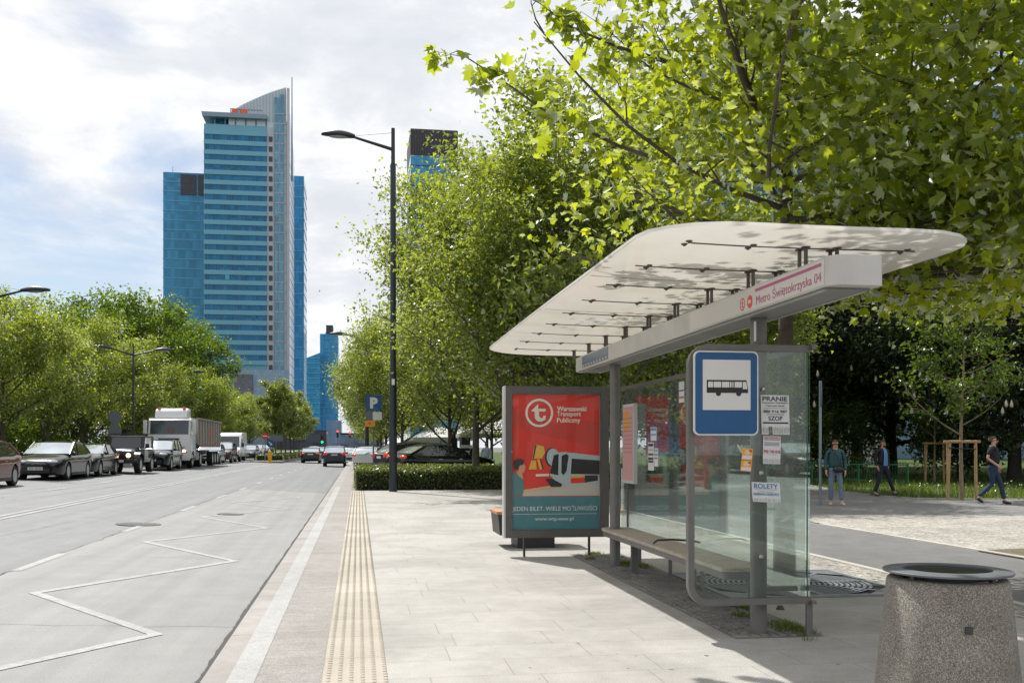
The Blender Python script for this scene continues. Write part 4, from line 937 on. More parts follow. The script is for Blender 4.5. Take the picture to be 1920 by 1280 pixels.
# the street row: two differently grown trees, then copies
pA = tree('plane_tree', '', 12, 12.6, 2.2, 5.7, .15, 28, 38000, .150, 'mid', LF_mid, bark, g, spread=.26, cone=.60, rise=(.22, .6))
pB = tree('plane_tree', '', 31, 9.9, 2.0, 4.5, .12, 24, 36000, .140, 'mid', LF_mid, bark, g, spread=.28, cone=.42, rise=(.2, .55))
row = [(pA, 4.6, 39.2, 1.05, .4, 'tall plane tree standing in the hedge behind the parked black sedan'),
       (pA, 4.7, 30.0, .86, 2.0, 'plane tree whose trunk is hidden behind the advertising panel, left of the near tree'),
       (pB, 7.6, 30.5, 1.36, 4.0, 'fine leaved plane tree above the far end of the shelter roof'),
       (pA, 4.6, 50.5, .78, 3.1, 'plane tree with its trunk above the roof of the parked black sedan'),
       (pB, 2.6, 60, 1.0, 1.0, 'plane tree behind the blue parking sign, fourth beyond the light pole'),
       (pB, 1.9, 71, 1.0, 5.2, 'yellowish plane tree beside the far light pole on the right kerb'),
       (pB, 1.9, 86, .98, .9, 'plane tree at the right kerb with branches over the far tower'),
       (pB, 2.0, 102, .9, 2.2, 'small far plane tree on the right kerb near the red traffic lights'),
       (pB, 2.2, 120, .9, 3.9, 'farthest plane tree on the right kerb')]
seen = set()
for pr, x, y, s, a, lab in row:
    put(pr, pr in seen, lab, (x, y, 0), a, s, g); seen.add(pr)
g2 = 'plane trees behind the parking places'
for i, (x, y, s, a, lab) in enumerate([(12.3, 34, 1.05, 1.2, 'plane tree right of the advertising panel, over the park path'), (9.2, 44, .95, 2.9, 'plane tree with a pale trunk right of the thick dark trunk'), (7.6, 57, .9, .3, 'plane tree with a thin sunlit trunk left of the thick dark trunk'), (9.0, 70, 1.0, 4.4, 'plane tree over the white parasols'), (13, 52, 1.05, 5.5, 'plane tree deep behind the cafe kiosk')]):
    put(pB, True, lab, (x, y, 0), a, s, g2)
# median trees
g3 = 'young trees on the median'
pM = tree('street_tree', '', 44, 8.2, 2.2, 2.6, .085, 20, 12000, .18, 'mid', LF_far, bark, g3, spread=.26, cone=.5, rise=(.25, .6))
ml = ['median tree nearest the camera, beside the round blue arrow sign', 'second median tree behind the one at the blue arrow sign', 'third median tree in the row', 'fourth median tree in the row', 'fifth median tree, above the rear of the dark sedan', 'sixth median tree near the green traffic light', 'farthest of the median trees']
for i, y in enumerate((101, 108, 115, 122, 130, 139, 150)):
    put(pM, i > 0, ml[i], (-8.1 + .1 * math.sin(i * 3), y, rz(-8)), i * 1.3, 1.02 - .03 * (i % 3), g3)
# left side row
g4 = 'plane trees across the road'
pL = tree('plane_tree', '', 61, 9.2, 1.5, 4.1, .13, 24, 24000, .165, 'mid', LF_mid, bark, g4, spread=.28, shape=.9, rise=(.2, .6))
pL2 = tree('plane_tree', '', 67, 8.8, 1.4, 4.0, .12, 24, 20000, .17, 'mid', LF_mid, bark, g4, spread=.28, cone=.5, rise=(.2, .6))
names = ['at the left edge of the picture behind the red car', 'behind the black sedan with the bright windscreen', 'behind the dark coupe', 'behind the off-road car', 'left of the truck cab', 'right behind the truck cab', 'behind the tipper trailer', 'over the white van', 'beyond the white van', 'tenth in the row', 'eleventh in the row', 'twelfth in the row', 'last and farthest of the row']
ys_ = [35, 43, 51, 59.5, 68, 77, 86, 96, 107, 119, 132, 147, 165]
u1 = set()
for i, y in enumerate(ys_):
    pr = pL if i % 2 == 0 else pL2
    put(pr, pr in u1, 'plane tree across the road ' + names[i], (-17.3 - .5 * math.sin(i * 2.1), y, .5), i * 2.1, .99 + .08 * math.sin(i * 1.7), g4); u1.add(pr)
g5 = 'dark park trees behind the left row'
pD = tree('park_tree', '', 71, 14.5, 3, 6.2, .28, 26, 26000, .30, 'mid', LF_green, bark_d, g5, spread=.26)
def pd(px, d): p = atD(px, 838, d); return p.x, p.y
dl = [('tall dark green tree above the left row, left of the glass tower', *pd(235, 92), 1.10, 0), ('dark green tree at the left edge behind the plane trees', *pd(-60, 60), .62, 2), ('dark round tree left of the tall dark one', *pd(160, 84), .92, 4), ('dark green tree in front of the tower foot, right of the tallest', *pd(318, 112), 1.12, 1), ('far dark tree behind the truck trailer', *pd(385, 150), .85, 3), ('farthest dark tree in the left park', *pd(425, 185), .8, 5), ('dark tree behind the red car', *pd(60, 72), .72, 2.5)]
for i, (lab, x, y, s, a) in enumerate(dl): put(pD, i > 0, lab, (x, y, .5), a, s, g5)
# ================= PARK ON THE RIGHT =================
g6 = 'chestnut trees in the park'
pC = tree('chestnut_tree', '', 83, 15, 1.6, 6.8, .30, 34, 34000, .30, 'mid', LF_dark, bark_d, g6, spread=.30, droop=2.0)
rd = random.Random(9); b = MB()
for i in range(90):
    a = rd.uniform(0, 6.283); z = rd.uniform(3, 12); rr_ = 6.8 * math.sqrt(max(.1, 1 - ((z - 7) / 8.5) ** 2)) * rd.uniform(.9, 1.02); p = (math.cos(a) * rr_, math.sin(a) * rr_, z)
    b.lathe([(.015, -.05), (.075, .02), (.06, .12), (.03, .22), (.004, .28)], p, 7)
b.build('blossom', mat('chestnut_blossom', (.52, .47, .40), .8, var=.15, vs_=20), pC, smooth=50)
cl = [('chestnut tree with white blossom candles right of the shelter beam end', 27.5, 38.5, .90, 0.2), ('dark chestnut tree with white candles at the right edge of the picture', 35, 34, 1.0, 1.9), ('chestnut tree behind the shelter end glass', 18.5, 47, .95, 3.3), ('chestnut tree behind the three walkers', 29, 51, 1.1, 4.0), ('dark chestnut deep in the park, left of the walkers', 21, 62, 1.15, 5.0), ('chestnut tree farthest right behind the staked sapling', 43, 47, 1.15, .9), ('dark chestnut behind the black parked cars', 14.5, 74, 1.0, 2.6), ('dark tree closing the park view at the far right', 50, 30, 1.1, 3.9), ('dark tree closing the park view in the middle', 36, 68, 1.3, 1.1)]
for i, (lab, x, y, s, a) in enumerate(cl): put(pC, i > 0, lab, (x, y, 0), a, s, g6)
g7 = 'young trees with stakes in the park'
pS = tree('young_tree', '', 91, 5.8, 1.9, 1.5, .055, 20, 3000, .13, 'mid', LF_park, bark_y, g7, spread=.34, shape=.7)
def stakes(t, dy=0):
    s = thing('tree_stakes', '', 'tree stakes', group='wooden tree stakes'); wm = mat('stake_wood', (.36, .235, .11), .75, var=.2, vs_=14)
    for x, x2 in ((-.40, -.34), (-.26, -.38), (.42, .40)): MB().tube([(x, 0 if x != -.26 else .3, -.05), (x2, 0 if x != -.26 else .05, 1.62)], .042, 10).build('stake', wm, s, smooth=50)
    MB().tube([(-.52, -.02, 1.66), (.52, -.02, 1.66)], .045, 10).build('crossbar', wm, s, smooth=50)
    MB().tube([(-.4, -.05, 1.48), (0, -.09, 1.46), (.4, -.05, 1.45)], .016, 6).build('strap', black, s)
    return s
pK = stakes(None)
sp_ = G(1803, 936)
sap = [('young tree with slim pale trunk between wooden stakes, left of the black polo man', sp_.x, sp_.y, 1.12, 0), ('young tree with wooden stakes behind the man in the dark jacket', G(1752, 905).x, G(1752, 905).y, .95, 2), ('young tree behind the green fence, left of the man in the dark jacket', G(1602, 893).x, G(1602, 893).y + 1, 1.0, 4), ('young tree behind the green fence near the grey sign post', G(1520, 888).x, G(1520, 888).y + 4, 1.05, 5)]
for i, (lab, x, y, s, a) in enumerate(sap):
    put(pS, i > 0, lab, (x, y, 0), a, s, g7)
    if i < 3: put(pK, i > 0, ['pale wooden tree stakes with crossbar left of the man in the black polo', 'wooden tree stakes in shade behind the man in the dark jacket', 'brown wooden tree stakes behind the green fence by the woman'][i], (x, y, 0), AZ * -1 + .1 * i, 1.0, 'wooden tree stakes')
# loose shrubs in the park
pH = tree('park_shrub', '', 95, 2.8, .25, 1.9, .05, 18, 5200, .14, 'mid', LF_park, bark_d, 'shrubs in the park', cat='shrub', spread=.5)
for i, (lab, x, y, s) in enumerate([('light green shrub left of the grey sign post', 17.0, 47, 1.0), ('green shrub between the woman and the man in the dark jacket', 21.8, 43.5, 1.25), ('shrub right of the man in the dark jacket', 26.5, 41, 1.1), ('large shrub behind the man in the black polo', 30.0, 37.5, 1.2), ('shrub at the far right behind the litter bin side', 31.5, 31.5, 1.0), ('low shrub deep in the park behind the fence', 19.0, 44, 1.2)]):
    put(pH, i > 0, lab, (x, y, 0), i * 1.9, s, 'shrubs in the park')
# shrubs under the left row
pG = tree('roadside_shrub', '', 99, 2.0, .1, 1.9, .05, 18, 4200, .15, 'mid', LF_green, bark_d, 'shrubs across the road', cat='shrub', spread=.5)
sl_ = ['left of the red car', 'behind the black sedan', 'behind the dark coupe', 'behind the off-road car', 'behind the black crossover', 'behind the truck', 'behind the trailer', 'behind the white van', 'beyond the white van', 'near the far lamp', 'far away on the left verge', 'farthest on the left verge']
for i in range(12): put(pG, i > 0, 'low shrub across the road ' + sl_[i], (-20.8 - (i % 3) * .9, 36 + i * 7.5 + i * i * .25, .5), i * 2.3, 1.15 + .3 * ((i * 7) % 3), 'shrubs across the road')
# ================= HEDGES, GRASS =================
def hedge(name, label, x0, x1, y0, y1, z0, h, N, ls, seed, m=LF_hedge):
    t = thing(name, label, 'hedge', ((x0 + x1) / 2, (y0 + y1) / 2, z0)); rg = np.random.default_rng(seed); o = np.array(t.location)
    wx, wy = x1 - x0, y1 - y0; At, Af = wx * wy, (wx + 2 * wy) * h; nt_ = int(N * At / (At + Af * 1.6)); nf = N - nt_
    top = np.c_[rg.uniform(x0, x1, nt_), rg.uniform(y0, y1, nt_), z0 + h + rg.normal(0, .03, nt_) + .03 * np.sin(rg.uniform(0, 9, nt_))]
    per = rg.uniform(0, wx + 2 * wy, nf); zf = z0 + rg.uniform(.02, 1, nf) ** .8 * h; inn = np.abs(rg.normal(0, .05, nf))
    fx_ = np.where(per < wy, x0 + inn, np.where(per < wy + wx, x0 + per - wy, x1 - inn)); fy = np.where(per < wy, y0 + per, np.where(per < wy + wx, y0 + inn, y0 + per - wy - wx))
    P = np.r_[top, np.c_[fx_, fy, zf]]; P[:, :2] += rg.normal(0, .02, (len(P), 2))
    leaves('foliage', P - o, ls, 'mid', m, t, seed, tilt=1.0)
    MB().box(x0 + .10, x1 - .1, y0 + .10, y1 - .1, z0, z0 + h - .07).build('shade_core', mat('hedge_inner_shade', (.012, .016, .006), .95), t, o)  # added dark box in place of branches, stands in for inner shade
    return t
hedge('hedge', 'low clipped hedge with yellow green top across the pavement behind the light pole', -.10, 11.5, 35.1, 43.5, 0, .70, 52000, .085, 5)
hedge('median_hedge', 'low hedge on the median behind the yellow bollard', -9.3, -6.9, 94, 150, rz(-8) + .1, .55, 9000, .14, 6)
hedge('far_hedge', 'low dark hedge across the road left of the median sign', -17.5, -15.4, 100, 190, .5, .9, 5000, .2, 7, LF_green)
b = MB(); b.box(-9.5, -6.7, 90.5, 400, -.1, rz(-8) + .14); setting(b.build('median_island', kerbm))
bo = G(669, 918); t = thing('hedge_post', 'short black corner post at the left end of the hedge', 'post', (bo.x + .02, 35.0, 0)); MB().tube([(0, 0, 0), (0, 0, .62)], .035, 10).build('post', black, t, smooth=50)
def tufts(name, label, pts, h, m, seed, n_, wd=.004):
    rg = np.random.default_rng(seed); P = np.repeat(np.asarray(pts, float), n_, 0); N = len(P); P[:, :2] += rg.normal(0, .03 if h < .1 else .16, (N, 2)); a = rg.uniform(0, 6.28, N); hh = h * rg.uniform(.4, 1.2, N); ln = rg.normal(0, .35, (N, 2)) * hh[:, None]
    dx, dy = np.cos(a) * wd, np.sin(a) * wd
    V = np.stack([P + np.c_[dx, dy, 0 * dx], P - np.c_[dx, dy, 0 * dx], P + np.c_[ln * .5 - np.c_[dx, dy] * .6, hh * .7], P + np.c_[ln * .5 + np.c_[dx, dy] * .6, hh * .7]], 1)
    V2 = np.stack([P + np.c_[ln * .5 + np.c_[dx, dy] * .6, hh * .7], P + np.c_[ln * .5 - np.c_[dx, dy] * .6, hh * .7], P + np.c_[ln, hh], P + np.c_[ln, hh]], 1)
    VV = np.concatenate([V, V2], 0).reshape(-1, 3); o = fastmesh(name, VV, np.arange(len(VV)).reshape(-1, 4), m); tag(o, label, 'grass', kind='stuff'); return o
LF_grass = leaf_mat('grass_blade', (.07, .12, .018), (.22, .30, .02), .45, .06)
rd = random.Random(21)
pp = []
for cx, cy, rx_, ry_, k in ((3.50, 7.75, .12, .30, 55), (3.35, 8.4, .10, .06, 12), (3.53, 8.85, .06, .14, 16), (3.35, 12.35, .14, .20, 40), (3.5, 12.0, .06, .35, 26), (3.22, 13.55, .12, .06, 14), (3.05, 12.95, .05, .05, 6), (3.56, 10.1, .04, .1, 8)):
    for i in range(k): pp.append((cx + rd.gauss(0, rx_ * .5), cy + rd.gauss(0, ry_ * .5), .005))
tufts('grass', 'small green tufts of moss and grass between the setts under the shelter', pp, .05, LF_grass, 2, 26, .0022)
pp = []
def inpoly(x, y, P):
    c = False
    for i in range(len(P)):
        (x1, y1), (x2, y2) = P[i], P[i - 1]
        if (y1 > y) != (y2 > y) and x < (x2 - x1) * (y - y1) / (y2 - y1) + x1: c = not c
    return c
pgl = [(a, c + .15) for a, c in pe] + [(60, 25), (60, 60), (12, 60), (12, 47)]
while len(pp) < 4200:
    y = 22 + 32 * rd.random() ** 1.6; x = rd.uniform(11, 44)
    if inpoly(x, y, pgl): pp.append((x, y, 0.0))
tufts('grass', 'uneven green grass on the park lawn behind the path', pp, .20, LF_grass, 3, 9, .012)
# dandelion clocks
b = MB()
for i in range(46):
    while True:
        x, y = rd.uniform(19, 27), rd.uniform(26, 33)
        if inpoly(x, y, pgl): break
    h = rd.uniform(.15, .32); b.ball((x, y, h + .02), .024, 6, 4)
o = b.build('dandelions', mat('seed_heads', (.55, .54, .48), .9)); tag(o, 'pale dandelion seed heads in the lawn grass', 'flowers', kind='stuff')
# ================= VEHICLES =================
tyre_m = mat('tyre', (.018, .018, .019), .8); rim_m = mat('alloy', (.45, .46, .47), .35, .4); cglass = mat('car_glass', (.015, .02, .024), .03, spec=.9, coat=.3); wglass = mat('windscreen_glare_glass', (.58, .64, .68), .05, .75, spec=1.0); trim = mat('car_trim', (.02, .02, .021), .45); lamp_m = mat('lamp_clear', (.55, .57, .6), .12, .3, coat=.6); lit = mat('lamp_lit', (.9, .75, .5), .3, emit=(1, .72, .38), es=2.2); tail = mat('lamp_tail', (.35, .01, .01), .2, coat=.5, emit=(1, .04, .02), es=.25)  # windscreens: pale metallic base stands in for bright sky reflection
plate_m = mat('number_plate', (.60, .60, .58), .4); chrome_m = mat('bright_trim', (.5, .5, .5), .2, .9); grille_m = mat('grille', (.012, .012, .013), .4)
def paint(name, c, metal=.25, rough=.28): return mat(name, c, rough, metal, coat=.55, spec=.4)
p_black = paint('paint_black', (.004, .005, .007), 0, .2); p_navy = paint('paint_navy', (.012, .022, .045)); p_red = paint('paint_red', (.13, .008, .010), 0, .2); p_grey = paint('paint_grey', (.10, .105, .11)); p_silver = paint('paint_silver', (.36, .37, .38), .6); p_white = paint('paint_white', (.62, .63, .64), 0, .35); p_maroon = paint('paint_maroon', (.07, .02, .03)); p_dark = paint('paint_anthracite', (.010, .011, .013), 0, .2)
def interp(tab, y):
    if y <= tab[0][0]: return tab[0][1]
    for (a, u), (c, v) in zip(tab, tab[1:]):
        if y <= c:
            t = (y - a) / (c - a); return u + (v - u) * (t * t * (3 - 2 * t) * .5 + t * .5)
    return tab[-1][1]
def wheel(parent, x, y, r, w, side, spokes=5, sub=True):
    b = MB(); b.M = Matrix.Translation((x, y, r))
    b.lathe([(r * .66, -w / 2), (r * .93, -w / 2), (r, -w / 2 + .03), (r, w / 2 - .03), (r * .93, w / 2), (r * .66, w / 2), (r * .62, w / 2 - .05), (r * .62, -w / 2 + .05), (r * .66, -w / 2)], seg=26, axis='x')
    wo = b.build('wheel', tyre_m, parent, smooth=40)
    b = MB(); b.M = Matrix.Translation((x, y, r)); s = side; f = w / 2 - .02
    b.lathe([(r * .66, s * (f + .012)), (r * .60, s * (f + .004)), (r * .60, s * (f - .09)), (.001, s * (f - .10))], seg=26, axis='x')
    for i in range(spokes):
        a = 2 * math.pi * i / spokes; c_, s_ = math.cos(a), math.sin(a); t = Vector((0, -s_, c_)); u = Vector((0, c_, s_))
        q = [u * r * .12 + t * .05, u * r * .62 + t * .035, u * r * .62 - t * .035, u * r * .12 - t * .05]
        b.prism([p + Vector((s * (f - .03), 0, 0)) for p in q], (s * .028, 0, 0))
    b.lathe([(r * .17, s * (f - .04)), (r * .17, s * (f + .005)), (.001, s * (f + .01))], seg=12, axis='x')
    b.build('rim', rim_m, wo, smooth=35)
def cut_arches(ob, specs, W):
    me = ob.data; b = MB()
    for y, r in specs:
        for s in (-1, 1): b.lathe([(r, s * (W / 2 - .30)), (r, s * (W / 2 + .3))], (0, y, r * .88), 28, 'x')
    c = b.build('cutter', trim, None); m = ob.modifiers.new('b', 'BOOLEAN'); m.operation = 'DIFFERENCE'; m.object = c; m.solver = 'EXACT'
    dg = bpy.context.evaluated_depsgraph_get(); new = bpy.data.meshes.new_from_object(ob.evaluated_get(dg)); ob.modifiers.clear(); ob.data = new; bpy.data.objects.remove(c)
    new.shade_smooth(); new.set_sharp_from_angle(angle=R_(34))
def car(name, cat, S, pnt):
    """front towards +Y; S: L, W, H, belt, top profile, cabin, wheel radius, axles"""
    t = thing(name, '', cat); L, W, H = S['L'], S['W'], S['H']; h2 = L / 2
    top, wid, bot = S['top'], S['wid'], S['bot']
    ys = [-h2, -h2 + .03, -h2 + .1, -h2 + .22] + [(-h2 + .22) + (L - .44) * i / 22 for i in range(1, 22)] + [h2 - .22, h2 - .1, h2 - .03, h2]
    rows = []
    for y in ys:
        w2 = interp(wid, y) * W / 2; zt = interp(top, y); zb = interp(bot, y); mid = zb + (zt - zb) * .55; sh = zt - min(.10, (zt - zb) * .25)
        r = [(0, y, zt + .035), (w2 * .45, y, zt + .03), (w2 * .78, y, zt + .005), (w2 * .93, y, zt - .035), (w2 * .985, y, sh), (w2 * 1.0, y, mid + .08), (w2 * .99, y, mid - .04), (w2 * .975, y, zb + .12), (w2 * .93, y, zb + .02), (w2 * .85, y, zb), (0, y, zb)]
        rows.append([(-x, y_, z) for x, y_, z in r[1:-1]][::-1] + r)
    b = MB(); rr2 = [r_ + [r_[0]] for r_ in rows]; b.grid(rr2)
    b.face([b._v(p) for p in rows[0]]); b.face([b._v(p) for p in rows[-1][::-1]])
    body = b.build('body', pnt, t); cut_arches(body, [(S['ax'][0], S['r'] + .055), (S['ax'][1], S['r'] + .055)], W)
    # greenhouse
    cb = S['cab']; (yD, zD), (yC, zC), (yB, zB), (yA, zA) = cb; tum = S.get('tum', .13); wb = W / 2 * .93; wr = W / 2 - tum - .05
    def wz(z): return wb + (wr - wb) * max(0, (z - S['belt'])) / (H - S['belt'])
    def side_line(s, off=0): return [(s * (wz(z) + off), y, z) for y, z in ((yD, zD), (yC, zC), (yB, zB), (yA, zA))]
    def front(y0, z0, y1, z1, nm, bow, out):
        b = MB(); rows = []
        for i in range(5):
            t_ = i / 4; y = y0 + (y1 - y0) * t_; z = z0 + (z1 - z0) * t_; w_ = wz(z) - .035; rows.append([(w_ * u, y + bow * (1 - u * u) * (1 if out > 0 else -1), z + .012 * math.sin(math.pi * t_)) for u in (-1, -.8, -.4, 0, .4, .8, 1)])
        b.grid(rows); return b.build(nm, wglass, t, smooth=180)
    front(yA, zA + .02, yB, zB - .01, 'windshield', .10, 1); front(yD, zD + .02, yC, zC - .01, 'rear_window', .06, -1)
    for s in (-1, 1):
        b = MB(); zc = S['belt'] + .015
        pts = [(yD + S.get('dq', .12), zc + .03), (yC + .05, zC - .05), ((yC + yB) / 2, H - .045), (yB - .02, zB - .05), (yA - .10, zA + .02), (yA - .25, zc - .01), (0, zc - .02)]
        b.poly([(s * (wz(z) + .002), y, z) for y, z in pts]); b.poly([(s * (wz(z) - .03), y, z) for y, z in pts]) if 0 else None
        b.build('side_window', cglass, t, fix=False)
        b = MB(); b.poly([(s * wz(z) * .99, y, z) for y, z in ((yD, S['belt'] - .05), (yD, zD), (yC, zC), (yB, zB), (yA, zA), (yA, S['belt'] - .05))]); b.build('side_frame', pnt, t, fix=False)
    # roof skin and pillars
    b = MB(); rows = []
    for i in range(9):
        y = yC - .04 + (yB - yC + .08) * i / 8; z = (zC + (H - zC) * math.sin(min(1, i / 4) * math.pi / 2)) if i <= 4 else (zB + (H - zB) * math.sin(min(1, (8 - i) / 4) * math.pi / 2))
        w_ = wz(z) + .008; rows.append([(w_ * u, y, z + .028 - .045 * abs(u) ** 3) for u in (-1, -.85, -.5, 0, .5, .85, 1)])
    low = [[(p[0], p[1], p[2] - .04) for p in r_] for r_ in rows]; b.grid(rows); b.grid(low)
    b.grid([[r_[0] for r_ in rows], [r_[0] for r_ in low]]); b.grid([[r_[-1] for r_ in rows], [r_[-1] for r_ in low]]); b.grid([rows[0], low[0]]); b.grid([rows[-1], low[-1]])
    for s in (-1, 1):
        b.tube([(s * (wz(zA) - .01), yA, zA - .02), (s * (wz(zB) - .005), yB, zB)], .032, 6); b.tube([(s * (wz(zD) - .01), yD, zD - .02), (s * (wz(zC) - .005), yC, zC)], .045, 6)
    b.build('roof', S.get('roofm', pnt), t, smooth=50)
    for s in (-1, 1):
        b = MB()
        for yb in S.get('pill', (.0,)): b.tube([(s * (wz(S['belt']) + .004), yb, S['belt']), (s * (wz(H - .07) + .004), yb - .06, H - .05)], .022, 4)
        b.build('door_pillar', trim, t)
        # mirror, sill, door line, handles
        MB().ball((s * (W / 2 + .04), yA - .22, S['belt'] + .06), (.11, .06, .075), 10, 6).build('mirror', pnt, t, smooth=180)
        MB().box(s * (W / 2 - .035), s * (W / 2 - .005), S['ax'][0] + .4, S['ax'][1] - .4, interp(bot, 0), interp(bot, 0) + .09).build('sill', trim, t, bevel=.01)
        for yy in (S.get('pill', (0,))[0] - .55, S.get('pill', (0,))[0] + .45): MB().box(s * (W / 2 - .012), s * (W / 2 + .008), yy, yy + .16, S['belt'] - .14, S['belt'] - .115).build('door_handle', chrome_m, t)
        # lights
        zh, zt_l = S['hl'], S['tl']; wf = interp(wid, h2 - .1) * W / 2
        b = MB(); b.M = Matrix.Translation((s * (wf - .17), h2 - .17, zh)) @ Matrix.Rotation(s * -.5, 4, 'Z'); b.ball((0, 0, 0), (.23, .15, S.get('hh', .085)), 12, 8); b.M = None; hl = b.build('headlight', lamp_m, t, smooth=180)
        MB().ball((s * (wf - .26), h2 - .055 - S.get('hin', .02), zh - .005), (.065, .03, .05), 8, 6).build('bulb', S.get('bulb', lit) if s == S.get('lits', s) else lamp_m, hl, smooth=180)
        wr_ = interp(wid, -h2 + .1) * W / 2
        b = MB(); b.M = Matrix.Translation((s * (wr_ - .14), -h2 + .12, zt_l)) @ Matrix.Rotation(s * .45, 4, 'Z'); b.ball((0, 0, 0), (.20, .12, S.get('th', .085)), 12, 8); b.M = None; b.build('tail_light', tail, t, smooth=180)
    gz0, gz1 = S['gr']; wf = interp(wid, h2) * W / 2
    MB().prism([(-wf * .55, h2 - .02, gz1), (wf * .55, h2 - .02, gz1), (wf * .45, h2 - .02, gz0), (-wf * .45, h2 - .02, gz0)], (0, .03, 0)).build('grille', grille_m, t, bevel=.006)
    MB().box(-wf * .8, wf * .8, h2 - .05, h2 + .004, interp(bot, h2) + .02, gz0 - .06).build('lower_grille', grille_m, t, bevel=.01)
    b = MB(); b.box(-.26, .26, h2 + .008, h2 + .022, gz0 - .10, gz0 + .01); fp = b.build('number_plate', plate_m, t)
    if S.get('plate'): text('plate_text', S['plate'], ink, Matrix(((-1, 0, 0, 0), (0, 0, 1, h2 + .023), (0, 1, 0, gz0 - .045), (0, 0, 0, 1))), width=.44, height=.07, parent=fp, bold=.02)
    b = MB(); b.box(-.26, .26, -h2 - .022, -h2 - .006, zt_l - .12, zt_l - .01); b.build('number_plate', plate_m, t)
    MB().box(-.7 * W / 2, .7 * W / 2, -h2 - .006, -h2 + .03, interp(bot, -h2) + .0, interp(bot, -h2) + .16).build('rear_bumper', trim, t, bevel=.01)
    for y in S['ax']:
        for s in (-1, 1): wheel(t, s * (W / 2 - .13), y, S['r'], .22, s, S.get('sp', 10))
    return t
h = 2.38
SED = dict(L=4.76, W=1.82, H=1.47, belt=.93, r=.325, ax=(-1.42, 1.33), pill=(-.12,), hl=.70, tl=.90, gr=(.50, .64), hh=.075,
           top=[(-h, .86), (-h + .12, 1.02), (-h + .55, 1.05), (-1.4, .99), (.9, .97), (1.35, .93), (h - .5, .84), (h - .12, .72), (h, .60)],
           wid=[(-h, .78), (-h + .15, .92), (-h + .5, .98), (-1, 1), (1, 1), (h - .6, .98), (h - .2, .88), (h, .68)],
           bot=[(-h, .36), (-h + .3, .24), (-1, .18), (1, .18), (h - .3, .20), (h, .28)], cab=[(-1.98, 1.04), (-1.25, 1.37), (.02, 1.44), (1.02, .98)], plate='WD 45753')
CPE = dict(SED); CPE.update(H=1.40, L=4.7, tum=.17, cab=[(-2.05, 1.0), (-1.2, 1.31), (-.05, 1.36), (.85, .96)], plate=None, hh=.07)
h = 2.28
SUV = dict(L=4.56, W=1.86, H=1.66, belt=1.06, r=.36, ax=(-1.36, 1.34), pill=(-.15, -1.05), hl=.86, tl=1.04, gr=(.60, .80), hh=.085, th=.17, dq=.25,
           top=[(-h, 1.02), (-h + .1, 1.12), (-1.4, 1.10), (.8, 1.08), (1.2, 1.05), (h - .5, .98), (h - .1, .86), (h, .70)],
           wid=[(-h, .84), (-h + .15, .95), (-h + .5, 1), (-1, 1), (1, 1), (h - .6, .98), (h - .2, .90), (h, .72)],
           bot=[(-h, .42), (-h + .3, .30), (-1, .24), (1, .24), (h - .3, .26), (h, .34)], cab=[(-2.20, 1.12), (-1.80, 1.58), (.05, 1.62), (.95, 1.09)])
WAG = dict(SUV); WAG.update(H=1.52, L=4.85, belt=.98, cab=[(-2.30, 1.06), (-1.75, 1.44), (.02, 1.49), (1.0, 1.02)])
h = 2.42; WAG['top'] = [(-h, .95), (-h + .1, 1.05), (-1.4, 1.02), (.8, 1.0), (1.2, .97), (h - .5, .88), (h - .1, .76), (h, .62)]; WAG['wid'] = [(-h, .84), (-h + .15, .95), (-h + .5, 1), (-1, 1), (1, 1), (h - .6, .98), (h - .2, .90), (h, .72)]; WAG['bot'] = [(-h, .38), (-h + .3, .26), (-1, .2), (1, .2), (h - .3, .22), (h, .3)]; WAG['hl'] = .74; WAG['tl'] = .92; WAG['gr'] = (.52, .68)
HAT = dict(SUV); h = 2.0; HAT.update(L=4.0, W=1.74, H=1.52, belt=.97, r=.31, ax=(-1.22, 1.26), cab=[(-1.92, 1.04), (-1.45, 1.44), (.0, 1.49), (1.0, 1.0)], pill=(-.2,), hl=.74, tl=.95, gr=(.50, .66), th=.12)
HAT['top'] = [(-h, .95), (-h + .1, 1.04), (-1.2, 1.02), (.8, .99), (1.15, .96), (h - .4, .86), (h - .1, .74), (h, .60)]; HAT['wid'] = [(-h, .82), (-h + .15, .94), (-h + .4, 1), (-1, 1), (1, 1), (h - .5, .97), (h - .2, .88), (h, .70)]; HAT['bot'] = [(-h, .34), (-h + .3, .24), (-1, .18), (1, .18), (h - .3, .2), (h, .28)]
def tpl(px, py, d): p = atD(px, py, d); return p.x, p.y
LANE = rz(-11.4)
def lane(px, d):     # near side wheels at this column and depth
    p = atD(px, 838, d); return p.x, p.y
gq = 'cars queuing in the far carriageway'; gr_ = 'cars driving away'; gpk = 'parked cars'
sed = car('sedan', 'car', SED, p_black); x, y = lane(130, 38.0); x -= .91
put(sed, False, 'black sedan with a bright reflecting windscreen and a white number plate, second in the queue', (x, y + 1.33, LANE), math.pi, None, gq)
x2, y2 = lane(30, 32.3); redc = put(sed, True, 'dark red sedan cut by the left edge of the picture, first in the queue', (x2 - .91, y2 - 1.42, LANE), math.pi, None, gq, {p_black: p_red})
for c_ in list(kids(redc)):
    if c_.name.startswith('number_plate'):
        for k_ in kids(c_): bpy.data.objects.remove(k_)
cpe = car('coupe', 'car', CPE, p_dark); x, y = lane(190, 42.6); put(cpe, False, 'dark low coupe third in the queue, between the black sedan and the off-road car', (x - .91, y + 1.33, LANE), math.pi, None, gq)
suv = car('crossover_car', 'car', SUV, p_black); x, y = lane(323, 54.5); put(suv, False, 'black crossover car in front of the white truck', (x - .93, y + 1.34, LANE), math.pi, None, gq)
hat = car('small_car', 'car', HAT, p_silver); wag = car('estate_car', 'car', WAG, p_dark)
x, y = lane(418, 76); put(hat, False, 'silver small car just behind the tipper trailer', (x - .87, y, LANE), math.pi, None, gq)
